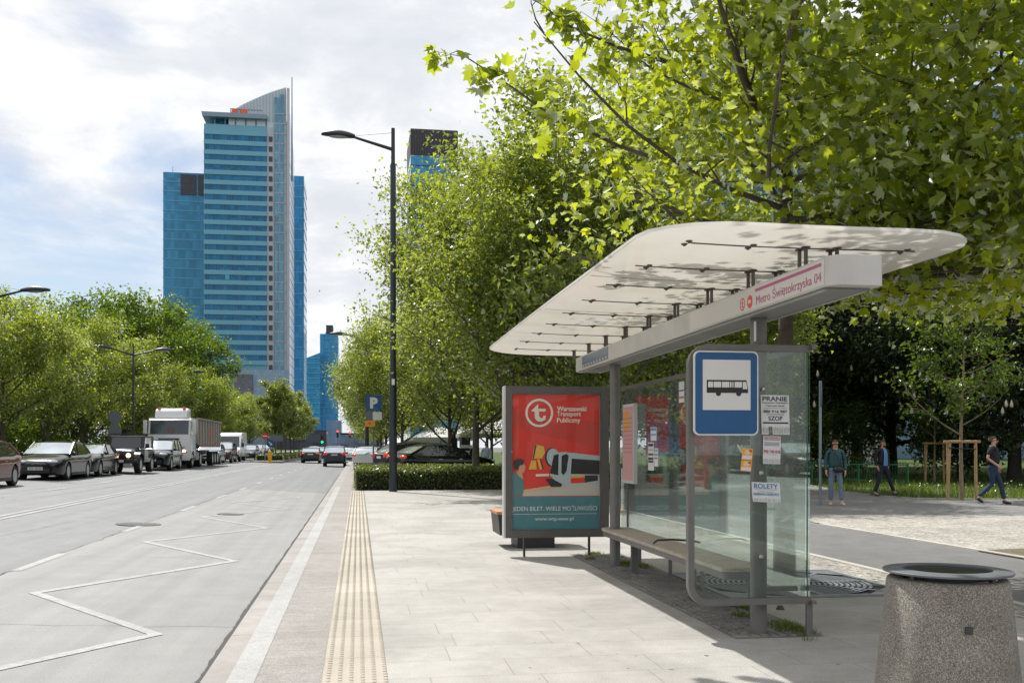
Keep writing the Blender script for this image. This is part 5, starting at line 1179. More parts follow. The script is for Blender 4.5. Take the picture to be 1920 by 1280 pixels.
x, y = lane(440, 82); put(suv, True, 'dark maroon crossover car in front of the white van', (x - .93, y, LANE), math.pi, None, gq, {p_black: p_maroon})
x, y = lane(484, 97); put(sed, True, 'dark blue sedan right behind the white van', (x - .91, y, LANE), math.pi, None, gq, {p_black: p_navy})
# driving away on our side
def away(pr, px, py_, d, lab, rm_=None, g_=gr_, used=True):
    p = atD(px, 838, d); return put(pr, used, lab, (p.x, p.y, rz(p.x) if p.x < -1 else -.12), 0, None, g_, rm_)
away(suv, 628, 872, 82, 'dark crossover car with red tail lights driving away near the right kerb', {p_black: p_navy})
away(sed, 584, 867, 95, 'dark blue sedan driving away beside the median')
for c_ in (): pass
away(hat, 604, 862, 112, 'dark small car ahead of the dark blue sedan', {p_silver: p_black})
away(suv, 626, 858, 128, 'grey crossover car with a tall roof ahead of the dark crossover', {p_black: p_grey})
away(sed, 651, 860, 108, 'white sedan with red tail lights waiting near the right kerb', {p_black: p_white})
away(hat, 645, 858, 126, 'far silver small car waiting at the lights')
away(wag, 655, 857, 140, 'far dark estate car waiting at the lights')
away(hat, 590, 857, 150, 'far white small car in the left lane', {p_silver: p_white})
# parked, rear to the road, behind the hedge
gp_ = G(683, 870, .1)
P0 = Vector((1.2, 46.2, .02))
put(wag, False, 'dark estate car parked nose in behind the black sedan', (3.6, 51.0, .04), R_(-72), 1.12, gpk)
put(sed, True, 'black sedan parked nose in behind the hedge, its tail to the road', (3.9, 46.6, .10), R_(-66), 1.06, gpk)
put(hat, True, 'white small car parked at the kerb left of the parking sign', (1.0, 66, 0), R_(-20), 1.0, gpk, {p_silver: p_white})
put(sed, True, 'light parked sedan far along the right kerb', (1.0, 84, -.0), R_(-3), 1.0, gpk, {p_black: p_silver})
for i, (x, y, m_, lab) in enumerate([(-13.6, 128, p_white, 'white parked car across the road under the trees'), (-13.4, 136, p_silver, 'silver parked car across the road under the trees'), (-13.3, 145, p_grey, 'grey parked car across the road under the trees')]):
    put(hat, True, lab, (x, y, rz(-13.4)), math.pi, None, 'parked cars far across the road', {p_silver: m_})
# ---- van
def van():
    t = thing('delivery_van', 'white high roof delivery van behind the truck', 'van'); W = 1.98
    prof = [(2.75, .45), (2.78, .78), (2.62, 1.02), (2.05, 1.22), (1.35, 2.28), (.9, 2.52), (-2.7, 2.58), (-2.8, 2.3), (-2.8, .42)]
    MB().prism([(-W / 2, y, z) for y, z in prof], (W, 0, 0)).build('body', p_white, t, bevel=.09)
    cut_arches(kids(t)[0], [(-1.7, .39), (1.85, .39)], W)
    d = Vector((0, 1.35 - 2.05, 2.28 - 1.22)); nn = Vector((0, d.z, -d.y)).normalized() * .012
    a = Vector((0, 2.0, 1.30)); c = Vector((0, 1.42, 2.18))
    MB().poly([a + nn + Vector((-.86, 0, 0)), a + nn + Vector((.86, 0, 0)), c + nn + Vector((.80, 0, 0)), c + nn + Vector((-.80, 0, 0))]).build('windshield', cglass, t, fix=False)
    for s in (-1, 1):
        MB().poly([(s * (W / 2 + .006), y, z) for y, z in ((1.75, 1.28), (1.3, 1.95), (.75, 1.98), (.75, 1.26))]).build('side_window', cglass, t, fix=False)
        MB().box(s * (W / 2 + .04), s * (W / 2 + .22), 1.62, 1.72, 1.25, 1.62).build('mirror', trim, t, bevel=.02)
        hl = MB().box(s * .55, s * .92, 2.6, 2.785, .80, 1.0).build('headlight', lamp_m, t, bevel=.03)
        MB().ball((s * .72, 2.79, .9), (.08, .02, .07), 8, 6).build('bulb', lit, hl)
        for y in (-1.7, 1.85): wheel(t, s * (W / 2 - .13), y, .34, .22, s, 6)
        MB().box(s * .8, s * .95, -2.83, -2.79, .9, 1.4).build('tail_light', tail, t)
    MB().box(-.5, .5, 2.74, 2.80, .78, .96).build('grille', grille_m, t); MB().box(-.9, .9, 2.70, 2.82, .42, .62).build('bumper', trim, t, bevel=.02); MB().box(-.26, .26, 2.822, 2.835, .48, .59).build('number_plate', plate_m, t)
    return t
v_ = van(); tag(v_, group=None); x, y = lane(455, 88); v_.location = (x - .99, y + .6, LANE); v_.rotation_euler = (0, 0, math.pi)
# ---- off-road car
def offroad():
    t = thing('offroad_car', 'boxy dark off-road car with one lit round headlight and a roof rack', 'car', group=gq); W = 1.72
    body = paint('paint_offroad', (.022, .024, .028)); gl = paint('paint_bonnet', (.05, .055, .06))
    MB().box(-W / 2, W / 2, -1.95, .62, .52, 1.16).build('tub', body, t, bevel=.04)
    MB().prism([(-.62, 1.95, .62), (-.70, 1.95, 1.02), (-.66, 1.9, 1.10), (.66, 1.9, 1.10), (.70, 1.95, 1.02), (.62, 1.95, .62)], (0, -.0, 0)) if 0 else None
    b = MB(); b.grid([[(-.62, y, z - .10), (-.55, y, z), (0, y, z + .03), (.55, y, z), (.62, y, z - .10)] for y, z in ((1.98, 1.06), (1.9, 1.12), (1.2, 1.17), (.55, 1.20))]); b.grid([[(-.62, 1.98, .96), (-.62, .55, 1.10)], [(-.62, 1.98, .6), (-.62, .55, .6)]]); b.grid([[(.62, 1.98, .96), (.62, .55, 1.10)], [(.62, 1.98, .6), (.62, .55, .6)]]); b.build('bonnet', gl, t, fix=False, smooth=40)
    MB().box(-.63, .63, 1.97, 2.02, .60, 1.04).build('grille_panel', body, t, bevel=.015)
    for i in range(7): MB().box(-.27 + i * .09 - .022, -.27 + i * .09 + .022, 2.015, 2.03, .70, .98).build('grille_slot', grille_m, t)
    for s in (-1, 1):
        for y in (1.35, -1.25):   # flat fenders
            b = MB(); b.grid([[(s * .60, y + yy, z), (s * .92, y + yy, z - .02)] for yy, z in ((-.55, .62), (-.42, .90), (-.25, 1.02), (.28, 1.02), (.50, .92), (.62, .74))]); b.grid([[(s * .92, y + yy, z - .02), (s * .92, y + yy, z - .10)] for yy, z in ((-.55, .62), (-.42, .90), (-.25, 1.02), (.28, 1.02), (.50, .92), (.62, .74))]); b.build('fender', trim, t, fix=False)
            wheel(t, s * .74, y, .40, .27, s, 5)
        hl = MB().lathe([(.10, 2.01), (.105, 2.05), (.09, 2.06), (.001, 2.065)], (s * .44, 0, .86), 18, 'y').build('headlight', lit if s == -1 else lamp_m, t, smooth=40)
        MB().box(s * .70, s * .80, 1.85, 1.90, .84, .90).build('indicator', mat('amber', (.7, .25, .02), .3), t)
        MB().box(s * .90, s * 1.08, .50, .56, 1.22, 1.42).build('mirror', black, t, bevel=.02)
        MB().poly([(s * (W / 2 - .03), y, z) for y, z in ((.42, 1.22), (.22, 1.70), (-.38, 1.72), (-.38, 1.22))]).build('side_window', cglass, t, fix=False)
        MB().poly([(s * (W / 2 - .03), y, z) for y, z in ((-.50, 1.22), (-.50, 1.72), (-1.2, 1.72), (-1.2, 1.22))]).build('side_window', cglass, t, fix=False)
        MB().box(s * (W / 2 - .005), s * (W / 2 + .01), -.30, .50, .66, 1.12).build('door', mat('door_light', (.30, .32, .33), .3, .3, coat=.5), t)
    b = MB(); b.prism([(-W / 2 + .04, y, z) for y, z in ((.58, 1.17), (.32, 1.78), (-1.9, 1.78), (-1.93, 1.17))], (W - .08, 0, 0)); b.build('hardtop', mat('hardtop_black', (.02, .02, .021), .5), t, bevel=.03)
    MB().poly([(-.70, .575, 1.22), (.70, .575, 1.22), (.66, .365, 1.72), (-.66, .365, 1.72)]).build('windshield', cglass, t, fix=False)
    MB().box(-.76, .76, .28, -1.9, 1.781, 1.80).build('roof_panel', p_silver, t, bevel=.008)
    b = MB()
    for y in (.25, -.4, -1.05, -1.7): b.tube([(-.80, y, 1.90), (.80, y, 1.90)], .018, 6)
    for x in (-.8, .8):
        b.tube([(x, .25, 1.90), (x, -1.7, 1.90)], .02, 6)
        for y in (.2, -1.6): b.tube([(x, y, 1.90), (x * .98, y, 1.78)], .014, 5)
    b.build('roof_rack', black, t)
    MB().box(-.88, .88, 2.02, 2.20, .50, .68).build('bumper', black, t, bevel=.03); MB().box(-.26, .26, 2.2, 2.215, .54, .65).build('number_plate', plate_m, t)
    return t
o_ = offroad(); x, y = lane(264, 47.6); o_.location = (x - .86, y + 1.35, LANE); o_.rotation_euler = (0, 0, math.pi)
# ---- truck
def truck():
    t = thing('tipper_truck', 'white tractor truck with roof deflector pulling a beige tipper trailer', 'truck'); W = 2.44; pw = p_white
    prof = [(3.0, .55), (3.02, 1.2), (2.96, 1.75), (2.72, 2.86), (2.5, 3.0), (.9, 3.0), (.85, 2.8), (.85, .95), (1.1, .6)]
    MB().prism([(-W / 2, y, z) for y, z in prof], (W, 0, 0)).build('cab', pw, t, bevel=.07); cut_arches(kids(t)[0], [(1.95, .56)], W)
    MB().prism([(-.95, y, z) for y, z in ((2.45, 3.0), (2.15, 3.5), (1.7, 3.62), (1.0, 3.62), (1.0, 3.0))], (1.9, 0, 0)).build('roof_deflector', pw, t, bevel=.12)
    def fr(x0, x1, z0, z1, nm, m, off=.014):
        f = lambda z: 2.96 + (2.72 - 2.96) * (z - 1.75) / (2.86 - 1.75)
        return MB().prism([(x0, f(z0), z0), (x1, f(z0), z0), (x1, f(z1), z1), (x0, f(z1), z1)], (0, off, 0)).build(nm, m, t)
    fr(-1.1, 1.1, 2.02, 2.84, 'windshield', mat('truck_glass', (.012, .03, .055), .05, spec=.8))
    fr(-.28, .10, 2.10, 2.45, 'sun_card', mat('card_brown', (.14, .10, .08), .7), .03)
    MB().box(-1.15, 1.15, 2.66, 2.95, 2.93, 2.99).build('visor', pw, t, bevel=.02)
    MB().prism([(-.62, 3.015, 1.78), (.62, 3.015, 1.78), (.34, 3.03, 1.32), (-.34, 3.03, 1.32)], (0, .03, 0)).build('grille', grille_m, t)
    MB().prism([(-.95, 3.02, 1.26), (.95, 3.02, 1.26), (.8, 3.02, 1.18), (-.8, 3.02, 1.18)], (0, .03, 0)).build('grille_strip', mat('grey_line', (.2, .2, .21), .4), t)
    MB().box(-1.22, 1.22, 2.98, 3.12, .45, .98).build('bumper', pw, t, bevel=.04); MB().box(-.8, .8, 3.11, 3.13, .72, .86).build('bumper_slot', grille_m, t)
    for s in (-1, 1):
        hl = MB().box(s * .72, s * 1.12, 3.10, 3.15, .92, 1.12).build('headlight', lamp_m, t, bevel=.02); MB().ball((s * .88, 3.155, 1.02), (.12, .02, .08), 10, 6).build('bulb', mat('truck_lit', (.9, .8, .6), .3, emit=(1, .75, .45), es=2.5), hl)
        MB().ball((s * .72, 2.05, 3.56), (.10, .10, .09), 8, 6).build('beacon', mat('beacon_red', (.7, .06, .03), .3), t)
        MB().box(s * 1.30, s * 1.52, 2.62, 2.78, 2.05, 2.85).build('mirror', pw, t, bevel=.03); MB().box(s * 1.18, s * 1.36, 2.66, 2.70, 2.72, 2.76).build('mirror_arm', trim, t)
        MB().poly([(s * (W / 2 + .008), y, z) for y, z in ((2.62, 2.06), (2.52, 2.74), (1.85, 2.74), (1.85, 2.0))]).build('side_window', cglass, t, fix=False)
        MB().box(s * 1.16, s * 1.225, 1.35, 2.5, .42, .60).build('step', trim, t)
        wheel(t, s * 1.05, 1.95, .50, .30, s, 8)
        wheel(t, s * 1.0, -1.0, .50, .45, s, 8)
        for y in (-6.6, -7.8, -9.0): wheel(t, s * 1.0, y, .48, .38, s, 8)
        MB().box(s * .95, s * 1.22, -.3, .75, .45, .95).build('fuel_tank', mat('tank_grey', (.30, .31, .32), .4, .5), t, bevel=.05)
    MB().box(-.45, .45, -10.0, .9, .75, 1.05).build('chassis', trim, t)
    bx = mat('tipper_beige', (.30, .27, .245), .5, .1, var=.10, vs_=2)
    b = MB(); b.prism([(-1.26, y, z) for y, z in ((.30, 3.05), (.30, 1.45), (-.4, 1.25), (-9.9, 1.25), (-10.3, 3.05))], (2.52, 0, 0)); tp = b.build('tipper_body', bx, t)
    b = MB()
    for s in (-1, 1):
        for k in range(9): b.box(s * 1.262, s * 1.31, -.2 - k * 1.15, -.27 - k * 1.15, 1.3, 3.0)
        b.box(s * 1.262, s * 1.33, .28, -10.25, 2.98, 3.08)
    b.build('tipper_ribs', bx, tp)
    for s in (-1, 1): MB().box(s * 1.264, s * 1.268, -4.0, -5.8, 1.75, 2.55).build('side_panel_mark', mat('faded_red', (.42, .16, .13), .5), tp); MB().box(s * 1.264, s * 1.268, -.3, -9.6, 1.33, 1.45).build('marking_strip', mat('strip_red', (.45, .09, .08), .5), tp)
    return t
tr = truck(); x, y = lane(362, 60.5); tr.location = (x - 1.22, y + 1.95, LANE); tr.rotation_euler = (0, 0, math.pi)
# ================= BUILDINGS =================
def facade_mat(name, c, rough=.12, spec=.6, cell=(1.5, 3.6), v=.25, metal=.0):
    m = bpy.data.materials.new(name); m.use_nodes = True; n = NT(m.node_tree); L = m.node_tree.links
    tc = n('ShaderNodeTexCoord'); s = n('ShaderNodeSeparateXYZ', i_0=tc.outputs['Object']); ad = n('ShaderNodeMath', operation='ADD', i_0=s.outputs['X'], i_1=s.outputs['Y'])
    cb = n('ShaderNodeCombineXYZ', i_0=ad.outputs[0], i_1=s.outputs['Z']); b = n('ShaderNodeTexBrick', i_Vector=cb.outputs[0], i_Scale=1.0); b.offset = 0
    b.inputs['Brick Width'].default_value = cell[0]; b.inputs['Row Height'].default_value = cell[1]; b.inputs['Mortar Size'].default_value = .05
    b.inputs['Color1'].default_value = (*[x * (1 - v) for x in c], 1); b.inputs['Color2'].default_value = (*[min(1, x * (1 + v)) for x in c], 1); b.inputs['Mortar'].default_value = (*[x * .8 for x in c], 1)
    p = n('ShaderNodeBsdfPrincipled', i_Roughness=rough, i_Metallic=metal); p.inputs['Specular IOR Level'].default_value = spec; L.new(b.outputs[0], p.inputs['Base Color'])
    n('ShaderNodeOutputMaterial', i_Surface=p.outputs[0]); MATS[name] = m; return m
g_deep = facade_mat('glass_deep_blue', (.008, .15, .33), .10, spec=.3, cell=(1.5, 3.6), v=.3); g_mid = facade_mat('glass_mid_blue', (.045, .25, .46), .10, spec=.3, cell=(1.6, 4.1), v=.20); g_dark = facade_mat('louvre_dark', (.035, .032, .045), .5, cell=(.8, 1.0))  # blue base colours stand in for reflected sky and distance haze
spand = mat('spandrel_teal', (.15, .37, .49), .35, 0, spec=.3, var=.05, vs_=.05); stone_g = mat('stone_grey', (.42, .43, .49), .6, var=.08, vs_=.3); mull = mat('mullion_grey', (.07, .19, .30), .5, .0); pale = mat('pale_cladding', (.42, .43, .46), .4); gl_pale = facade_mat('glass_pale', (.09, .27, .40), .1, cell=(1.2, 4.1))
YF_ = 445.0
T1 = thing('office_tower', 'tall blue glass office tower with a curved pale sail top and banded front', 'tower', (onY(440, 838, YF_).x, YF_ + 15, 0)); OT = T1.location.copy()
def fp(px, py, Y=YF_): return onY(px, py, Y)
xa, xb, xc = fp(382, 0).x, fp(501, 0).x, fp(538, 0).x
zt = fp(440, 240).z; zbse = -1
MB().box(xa, xb, YF_ + .6, YF_ + 34, zbse, zt + 1.5).build('tower_body', spand, T1, OT)
zlo = fp(440, 676).z; zhi = fp(440, 246).z; nf = 23; ph = (zhi - zlo) / nf
bandmesh = None
for i in range(nf):
    z0 = zlo + ph * i
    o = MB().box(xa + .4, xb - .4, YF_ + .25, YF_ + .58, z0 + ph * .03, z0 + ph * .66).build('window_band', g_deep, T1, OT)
for i in range(nf + 1): MB().box(xa, xb, YF_ - .1, YF_ + .6, zlo + ph * i - ph * .40, zlo + ph * i + ph * .05).build('spandrel', spand, T1, OT)
b = MB()
for k in range(24): x = xa + .4 + (xb - xa - .8) * k / 23; b.box(x - .06, x + .06, YF_ + .12, YF_ + .3, zlo, zhi)
b.build('mullions', mull, T1, OT)
MB().box(fp(422, 0).x, fp(430, 0).x, YF_ - .02, YF_ + .3, zlo + ph * 8.1, zlo + ph * 8.6).build('bright_window', mat('window_cyan', (.03, .35, .50), .2), T1, OT)
# set-back top storey and flying roof
zr = fp(440, 222).z
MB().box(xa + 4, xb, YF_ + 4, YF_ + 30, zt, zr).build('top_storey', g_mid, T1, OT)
b = MB()
for k in range(6): x = xa + 4.5 + (xb - xa - 5) * k / 5; MB().box(x - .3, x + .3, YF_ + 1, YF_ + 4, zt, zr).build('roof_column', mull, T1, OT)
MB().prism([(xa - .4, YF_ - 1.5, zr), (xa - .8, YF_ - 1.5, zr + 1.9), (xb, YF_ - 1.5, zr + 1.9), (xb, YF_ - 1.5, zr)], (0, 32, 0)).build('flying_roof', mat('roof_plate', (.20, .27, .34), .4), T1, OT)
b = MB()
for k in range(5): b.box(xa + 11 + k * 1.0, xa + 11.3 + k * 1.0, YF_ + 1, YF_ + 1.3, zr + 1.9, zr + 4.6)
b.box(xa + 11, xb - 2, YF_ + 1, YF_ + 1.3, zr + 4.2, zr + 4.5); b.build('roof_rail', mull, T1, OT)
for k in range(2): MB().box(xa + 11.6 + k * 4, xa + 14 + k * 4, YF_ + .4, YF_ + .9, zr + 2.1, zr + 4.4).build('roof_sign', mat('orange_sign', (.75, .10, .03), .4), T1, OT)
# grey corner with its narrow openings
xm = fp(509, 0).x; xk = fp(513, 0).x; ztop = fp(530, 172).z
MB().box(xb, xk, YF_ + .3, YF_ + 30, zbse, zt + 1).build('corner_strip', stone_g, T1, OT)
for i in range(nf + 1): MB().box(xb + .7, xk - .5, YF_ - .02, YF_ + .4, zlo + ph * (i - 1) + ph * .12, zlo + ph * (i - 1) + ph * .62).build('opening', mat('opening_black', (.03, .035, .05), .3), T1, OT)
# curved sail: outline in elevation, thick
crv = [(428, 212), (440, 203), (455, 194), (470, 187), (490, 178), (510, 170), (536, 162)]
def q3(px, py): p = fp(px, py); return (p.x, YF_ + 1.2, p.z)
sail = [q3(428, 246)] + [q3(*c) for c in crv] + [q3(536.5, 246)]
MB().prism(sail, (0, 3.0, 0)).build('sail_top', mat('sail_pale', (.50, .58, .64), .3, .0), T1, OT)
b = MB()
for k in range(18):
    px = 434 + k * 5.9; py = np.interp(px, [c[0] for c in crv], [c[1] for c in crv]); p = fp(px, py + 1.5); b.box(p.x - .18, p.x + .18, YF_ + .8, YF_ + 1.2, fp(px, 226).z, p.z)
b.build('sail_fins', stone_g, T1, OT)
MB().box(xk, xc, YF_ + .8, YF_ + 26, zbse, fp(525, 226).z).build('corner_bay', stone_g, T1, OT)
b = MB()
for p0, p1 in ((514.5, 523), (525.5, 532)): b.box(fp(p0, 0).x, fp(p1, 0).x, YF_ + .5, YF_ + .9, 4, fp(520, 182 if p0 < 520 else 176).z)
b.build('corner_glass', gl_pale, T1, OT)
b = MB()
for i in range(nf + 6): z0 = zlo + ph * (i - 2); b.box(xk + .5, xc - .4, YF_ + .42, YF_ + .5, z0 - .15, z0 + .15) if z0 < fp(520, 196).z else None
b.box(xk + .4, xk + .5, YF_ + .42, YF_ + .5, 4, fp(520, 196).z); b.build('corner_lines', pale, T1, OT)
# east side receding along the street
Yb = onX(551.5, 838, xc).y
pz = fp(537, 162).z
MB().poly([(xc + .05, YF_, zbse), (xc + .05, Yb, zbse), (xc + .05, Yb, onX(551.5, 296, xc).z), (xc + .05, YF_ + 9, onX(541, 190, xc).z), (xc + .05, YF_, pz)]).build('east_side', mat('east_reflected_sky', (.86, .88, .90), .25, var=.03, vs_=.1), T1, OT, fix=False)  # white base colour stands in for sky reflected in this face
b = MB()
for i in range(nf + 8): z0 = zlo + ph * (i - 2); z0 < pz - 26 and b.box(xc + .06, xc + .14, YF_ + 5, Yb - 1, z0, z0 + .45)
b.build('east_lines', mat('east_grey', (.30, .36, .42), .2), T1, OT)
MB().box(xc, xc + 1.0, YF_ - .2, YF_ + 2.6, zbse, pz - .8).build('corner_pier', stone_g, T1, OT)
b = MB(); an = onY(547.5, 340, YF_ + 20); b.tube([(an.x, YF_ + 20, an.z), (an.x, YF_ + 20, onY(547.5, 145, YF_ + 20).z)], [.45, .22], 6); b.build('antenna', mull, T1, OT)
# podium
pzt = fp(440, 684).z
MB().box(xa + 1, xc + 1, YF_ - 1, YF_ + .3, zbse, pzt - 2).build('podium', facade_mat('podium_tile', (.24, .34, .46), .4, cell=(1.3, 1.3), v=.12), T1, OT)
MB().box(fp(392, 0).x, fp(432, 0).x, YF_ - 1.6, YF_ - 1.05, zbse, fp(0, 700).z).build('podium_window', g_mid, T1, OT)
MB().box(fp(440, 0).x, fp(474, 0).x, YF_ - 2.2, YF_ - 1.05, zbse, fp(0, 697).z).build('podium_bay', facade_mat('podium_grid', (.13, .13, .17), .5, cell=(1.6, 1.6), v=.1), T1, OT)
def slab_tower(name, label, px0, px1, ytop, Y, depth, m, floors, bandm=None, top=None, base=-1, group=None, rf=.3, lean=0):
    x0, x1 = onY(px0, 838, Y).x, onY(px1, 838, Y).x; z1 = onY((px0 + px1) / 2, ytop, Y).z
    t = thing(name, label, 'tower' if z1 > 60 else 'building', ((x0 + x1) / 2, Y + depth / 2, 0), group=group); o = t.location.copy()
    MB().box(x0, x1, Y, Y + depth, base, z1).build('tower_body', m, t, o)
    for i in range(floors):
        z0 = 8 + (z1 - 8) * i / floors; MB().box(x0 - .12, x1 + .12, Y - .15, Y + depth + .1, z0, z0 + (z1 - 8) / floors * .10 * rf / .3).build('floor_line', bandm or mull, t, o)
    return t, x0, x1, z1, o
line_b = mat('line_blue', (.10, .33, .55), .4)
t, x0, x1, z1, o = slab_tower('office_tower', 'blue glass slab behind the banded tower on its left, with dark louvres at the top', 306, 384, 324, YF_ + 22, 30, g_mid, 27, line_b)
for a, c in ((339, 368), (371.5, 384)):
    MB().box(onY(a, 838, YF_ + 22).x, onY(c, 838, YF_ + 22).x, YF_ + 21.5, YF_ + 22, onY(340, 365, YF_ + 22).z, z1 - .8).build('louvre', g_dark, t, o)
MB().box(onY(323, 838, YF_ + 22).x, onY(323.6, 838, YF_ + 22).x, YF_ + 23, YF_ + 23.3, z1, z1 + 3).build('mast', mull, t, o)
t, x0, x1, z1, o = slab_tower('office_tower', 'narrow blue glass slab showing right behind the banded tower', 549, 570, 330, YF_ + 52, 26, g_mid, 24, line_b)
t, x0, x1, z1, o = slab_tower('office_tower', 'blue glass tower with a dark louvred top behind the right plane trees', 770, 858, 293, 380, 30, g_mid, 26, mat('line_dark', (.01, .06, .14), .3))
b = MB(); b.box(x0, x1, 380, 410, z1, onY(812, 243, 380).z); tp = b.build('louvred_top', g_dark, t, o)
b = MB()
for k in range(20): x = x0 + (x1 - x0) * k / 19; b.box(x - .12, x + .12, 379.6, 380, z1 + .5, onY(812, 245, 380).z)
b.build('louvre_fins', mat('fin_dark', (.055, .05, .06), .5), tp, o)
t, x0, x1, z1, o = slab_tower('office_tower', 'slim far blue tower with a stepped dark top over the end of the street', 600, 634, 626, 700, 30, g_mid, 24, line_b)
MB().box(onY(610, 838, 700).x, onY(630, 838, 700).x, 702, 725, z1, onY(0, 612, 700).z).build('step', g_dark, t, o); MB().box(onY(611, 838, 700).x, onY(624, 838, 700).x, 703, 722, z1, onY(0, 597, 700).z).build('step', g_dark, t, o)
Y = 690; t = thing('office_building', 'blue glass building with a sloping roof left of the slim far tower', 'building', (onY(585, 838, Y).x, Y + 10, 0)); o = t.location.copy()
xs0, xs1 = onY(569, 838, Y).x, onY(600, 838, Y).x
MB().prism([(xs0, Y, -1), (xs1, Y, -1), (xs1, Y, onY(600, 661, Y).z), (xs0, Y, onY(569, 673, Y).z)], (0, 25, 0)).build('facade', g_mid, t, o)
b = MB()
for i in range(18): b.box(xs0 - .1, xs1, Y - .3, Y, 4 + i * 3.4, 4.5 + i * 3.4)
b.build('floor_lines', line_b, t, o)
for k in range(8): MB().box(onY(618, 838, 520).x, onY(640, 838, 520).x, 519, 520, k * 4 + 1, k * 4 + 1.2) if 0 else None
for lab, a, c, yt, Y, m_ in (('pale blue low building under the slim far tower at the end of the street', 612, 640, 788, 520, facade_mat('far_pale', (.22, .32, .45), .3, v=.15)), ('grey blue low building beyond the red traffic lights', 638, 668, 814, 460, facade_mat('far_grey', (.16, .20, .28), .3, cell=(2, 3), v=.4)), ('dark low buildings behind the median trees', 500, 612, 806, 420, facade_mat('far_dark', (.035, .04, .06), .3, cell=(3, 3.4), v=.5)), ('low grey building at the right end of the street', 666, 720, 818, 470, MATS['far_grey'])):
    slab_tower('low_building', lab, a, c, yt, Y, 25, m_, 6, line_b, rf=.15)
# right: big glass block behind the near tree
green = mat('parapet_green', (.01, .07, .055), .4)
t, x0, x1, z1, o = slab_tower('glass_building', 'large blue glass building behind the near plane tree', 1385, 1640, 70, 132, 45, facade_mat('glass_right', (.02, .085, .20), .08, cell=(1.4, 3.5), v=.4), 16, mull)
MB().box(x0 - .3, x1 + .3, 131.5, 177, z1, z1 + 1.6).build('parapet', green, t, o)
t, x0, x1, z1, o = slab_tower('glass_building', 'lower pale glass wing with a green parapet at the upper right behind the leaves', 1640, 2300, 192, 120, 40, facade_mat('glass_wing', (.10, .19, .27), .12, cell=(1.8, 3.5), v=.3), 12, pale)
MB().box(x0, x1 + .3, 119.4, 160, z1, z1 + 1.5).build('parapet', green, t, o)
t, x0, x1, z1, o = slab_tower('low_building', 'white low building glimpsed between park trunks behind the walkers', 1480, 1660, 770, 88, 15, mat('render_white', (.42, .43, .41), .7, var=.1, vs_=.5), 3, stone_g)
# ================= STREET LAMPS =================
lm = mat('lamp_paint', (.028, .036, .042), .45, .4)
def lamp(name, label, x, y, z, H, arms, group='street lamps', thin=1.0):
    t = thing(name, label, 'street lamp', (x, y, z), 0, group)
    MB().lathe([(r_ * thin, z_) for r_, z_ in ((.135, 0), (.135, 2.05), (.118, 2.12), (.118, H * .33), (.102, H * .335), (.096, H * .90), (.068, H * .905), (.062, H), (.001, H))], seg=20).build('pole', lm, t, smooth=40)
    for s, ang in arms:
        za = H - .72; z2 = H - .35; L_ = 1.35; b = MB(); b.M = Matrix.Rotation(ang, 4, 'Z')
        b.tube([(0, 0, za), (s * L_, 0, z2)], [.06, .04], 10); b.tube([(0, 0, H - .15), (s * L_ * .95, 0, z2 + .03)], .006, 5); b.build('arm', lm, t, smooth=50)
        b = MB(); b.M = Matrix.Rotation(ang, 4, 'Z')
        rows = []
        for i in range(11):
            u = i / 10; x_ = s * (L_ - .08 + 1.12 * u); wv = .03 + .19 * math.sin(math.pi * min(1, u * .92 + .06)) ** .7 * (1 if u < .97 else .4); hv = .045 + .13 * math.sin(math.pi * (u * .9 + .08)); zz_ = z2 + .05 * u
            rows.append([(x_, wv * math.cos(a), zz_ + (hv if math.sin(a) > 0 else .05) * math.sin(a)) for a in [k * math.pi / 6 for k in range(13)]])
        b.grid(rows); b.face([b._v(p) for p in rows[0][:-1]]); b.face([b._v(p) for p in rows[-1][:-1]]); hd = b.build('lamp_head', lm, t, smooth=50)
        b = MB(); b.M = Matrix.Rotation(ang, 4, 'Z') @ Matrix.Translation((s * (L_ + .45), 0, z2 - .02)); b.ball((0, 0, 0), (.36, .14, .05), 12, 6); b.build('diffuser', mat('lamp_diffuser', (.35, .37, .37), .2), hd, smooth=180)
    return t
lp_ = G(737, 921); LH = onY(740, 241, lp_.y).z
t = lamp('street_lamp', 'tall dark street lamp with one arm over the road, standing in front of the hedge', lp_.x, lp_.y, 0, LH, ((-1, 0),))
MB().box(-.05, .05, -.140, -.137, 3.6, 3.8).build('sticker', white, t)
MB().box(-.045, .045, -.1385, -.1365, .5, 1.0).build('hatch', mat('hatch', (.022, .028, .033), .5), t)
p = onY(688, 838, 66); lamp('street_lamp', 'dark lamp pole behind the blue parking sign', p.x, p.y, 0, 9.2, ((-1, 0),))
p = atD(250, 838, 62); lamp('street_lamp', 'double armed street lamp among the plane trees across the road', -15.6 if 0 else p.x, p.y, .2, onY(250, 644, p.y).z - .2, ((-1, R_(20)), (1, R_(20))), thin=.6)
p = atD(335, 838, 92); lamp('street_lamp', 'smaller double armed lamp right of the other, near the dark trees', p.x, p.y, .3, onY(335, 690, p.y).z - .3, ((-1, R_(20)), (1, R_(20))), thin=.6)
p = atD(-24, 838, 40); lamp('street_lamp', 'street lamp whose head reaches in at the left edge over the trees', p.x, p.y, .3, onY(0, 537, p.y).z - .1, ((1, 0),))
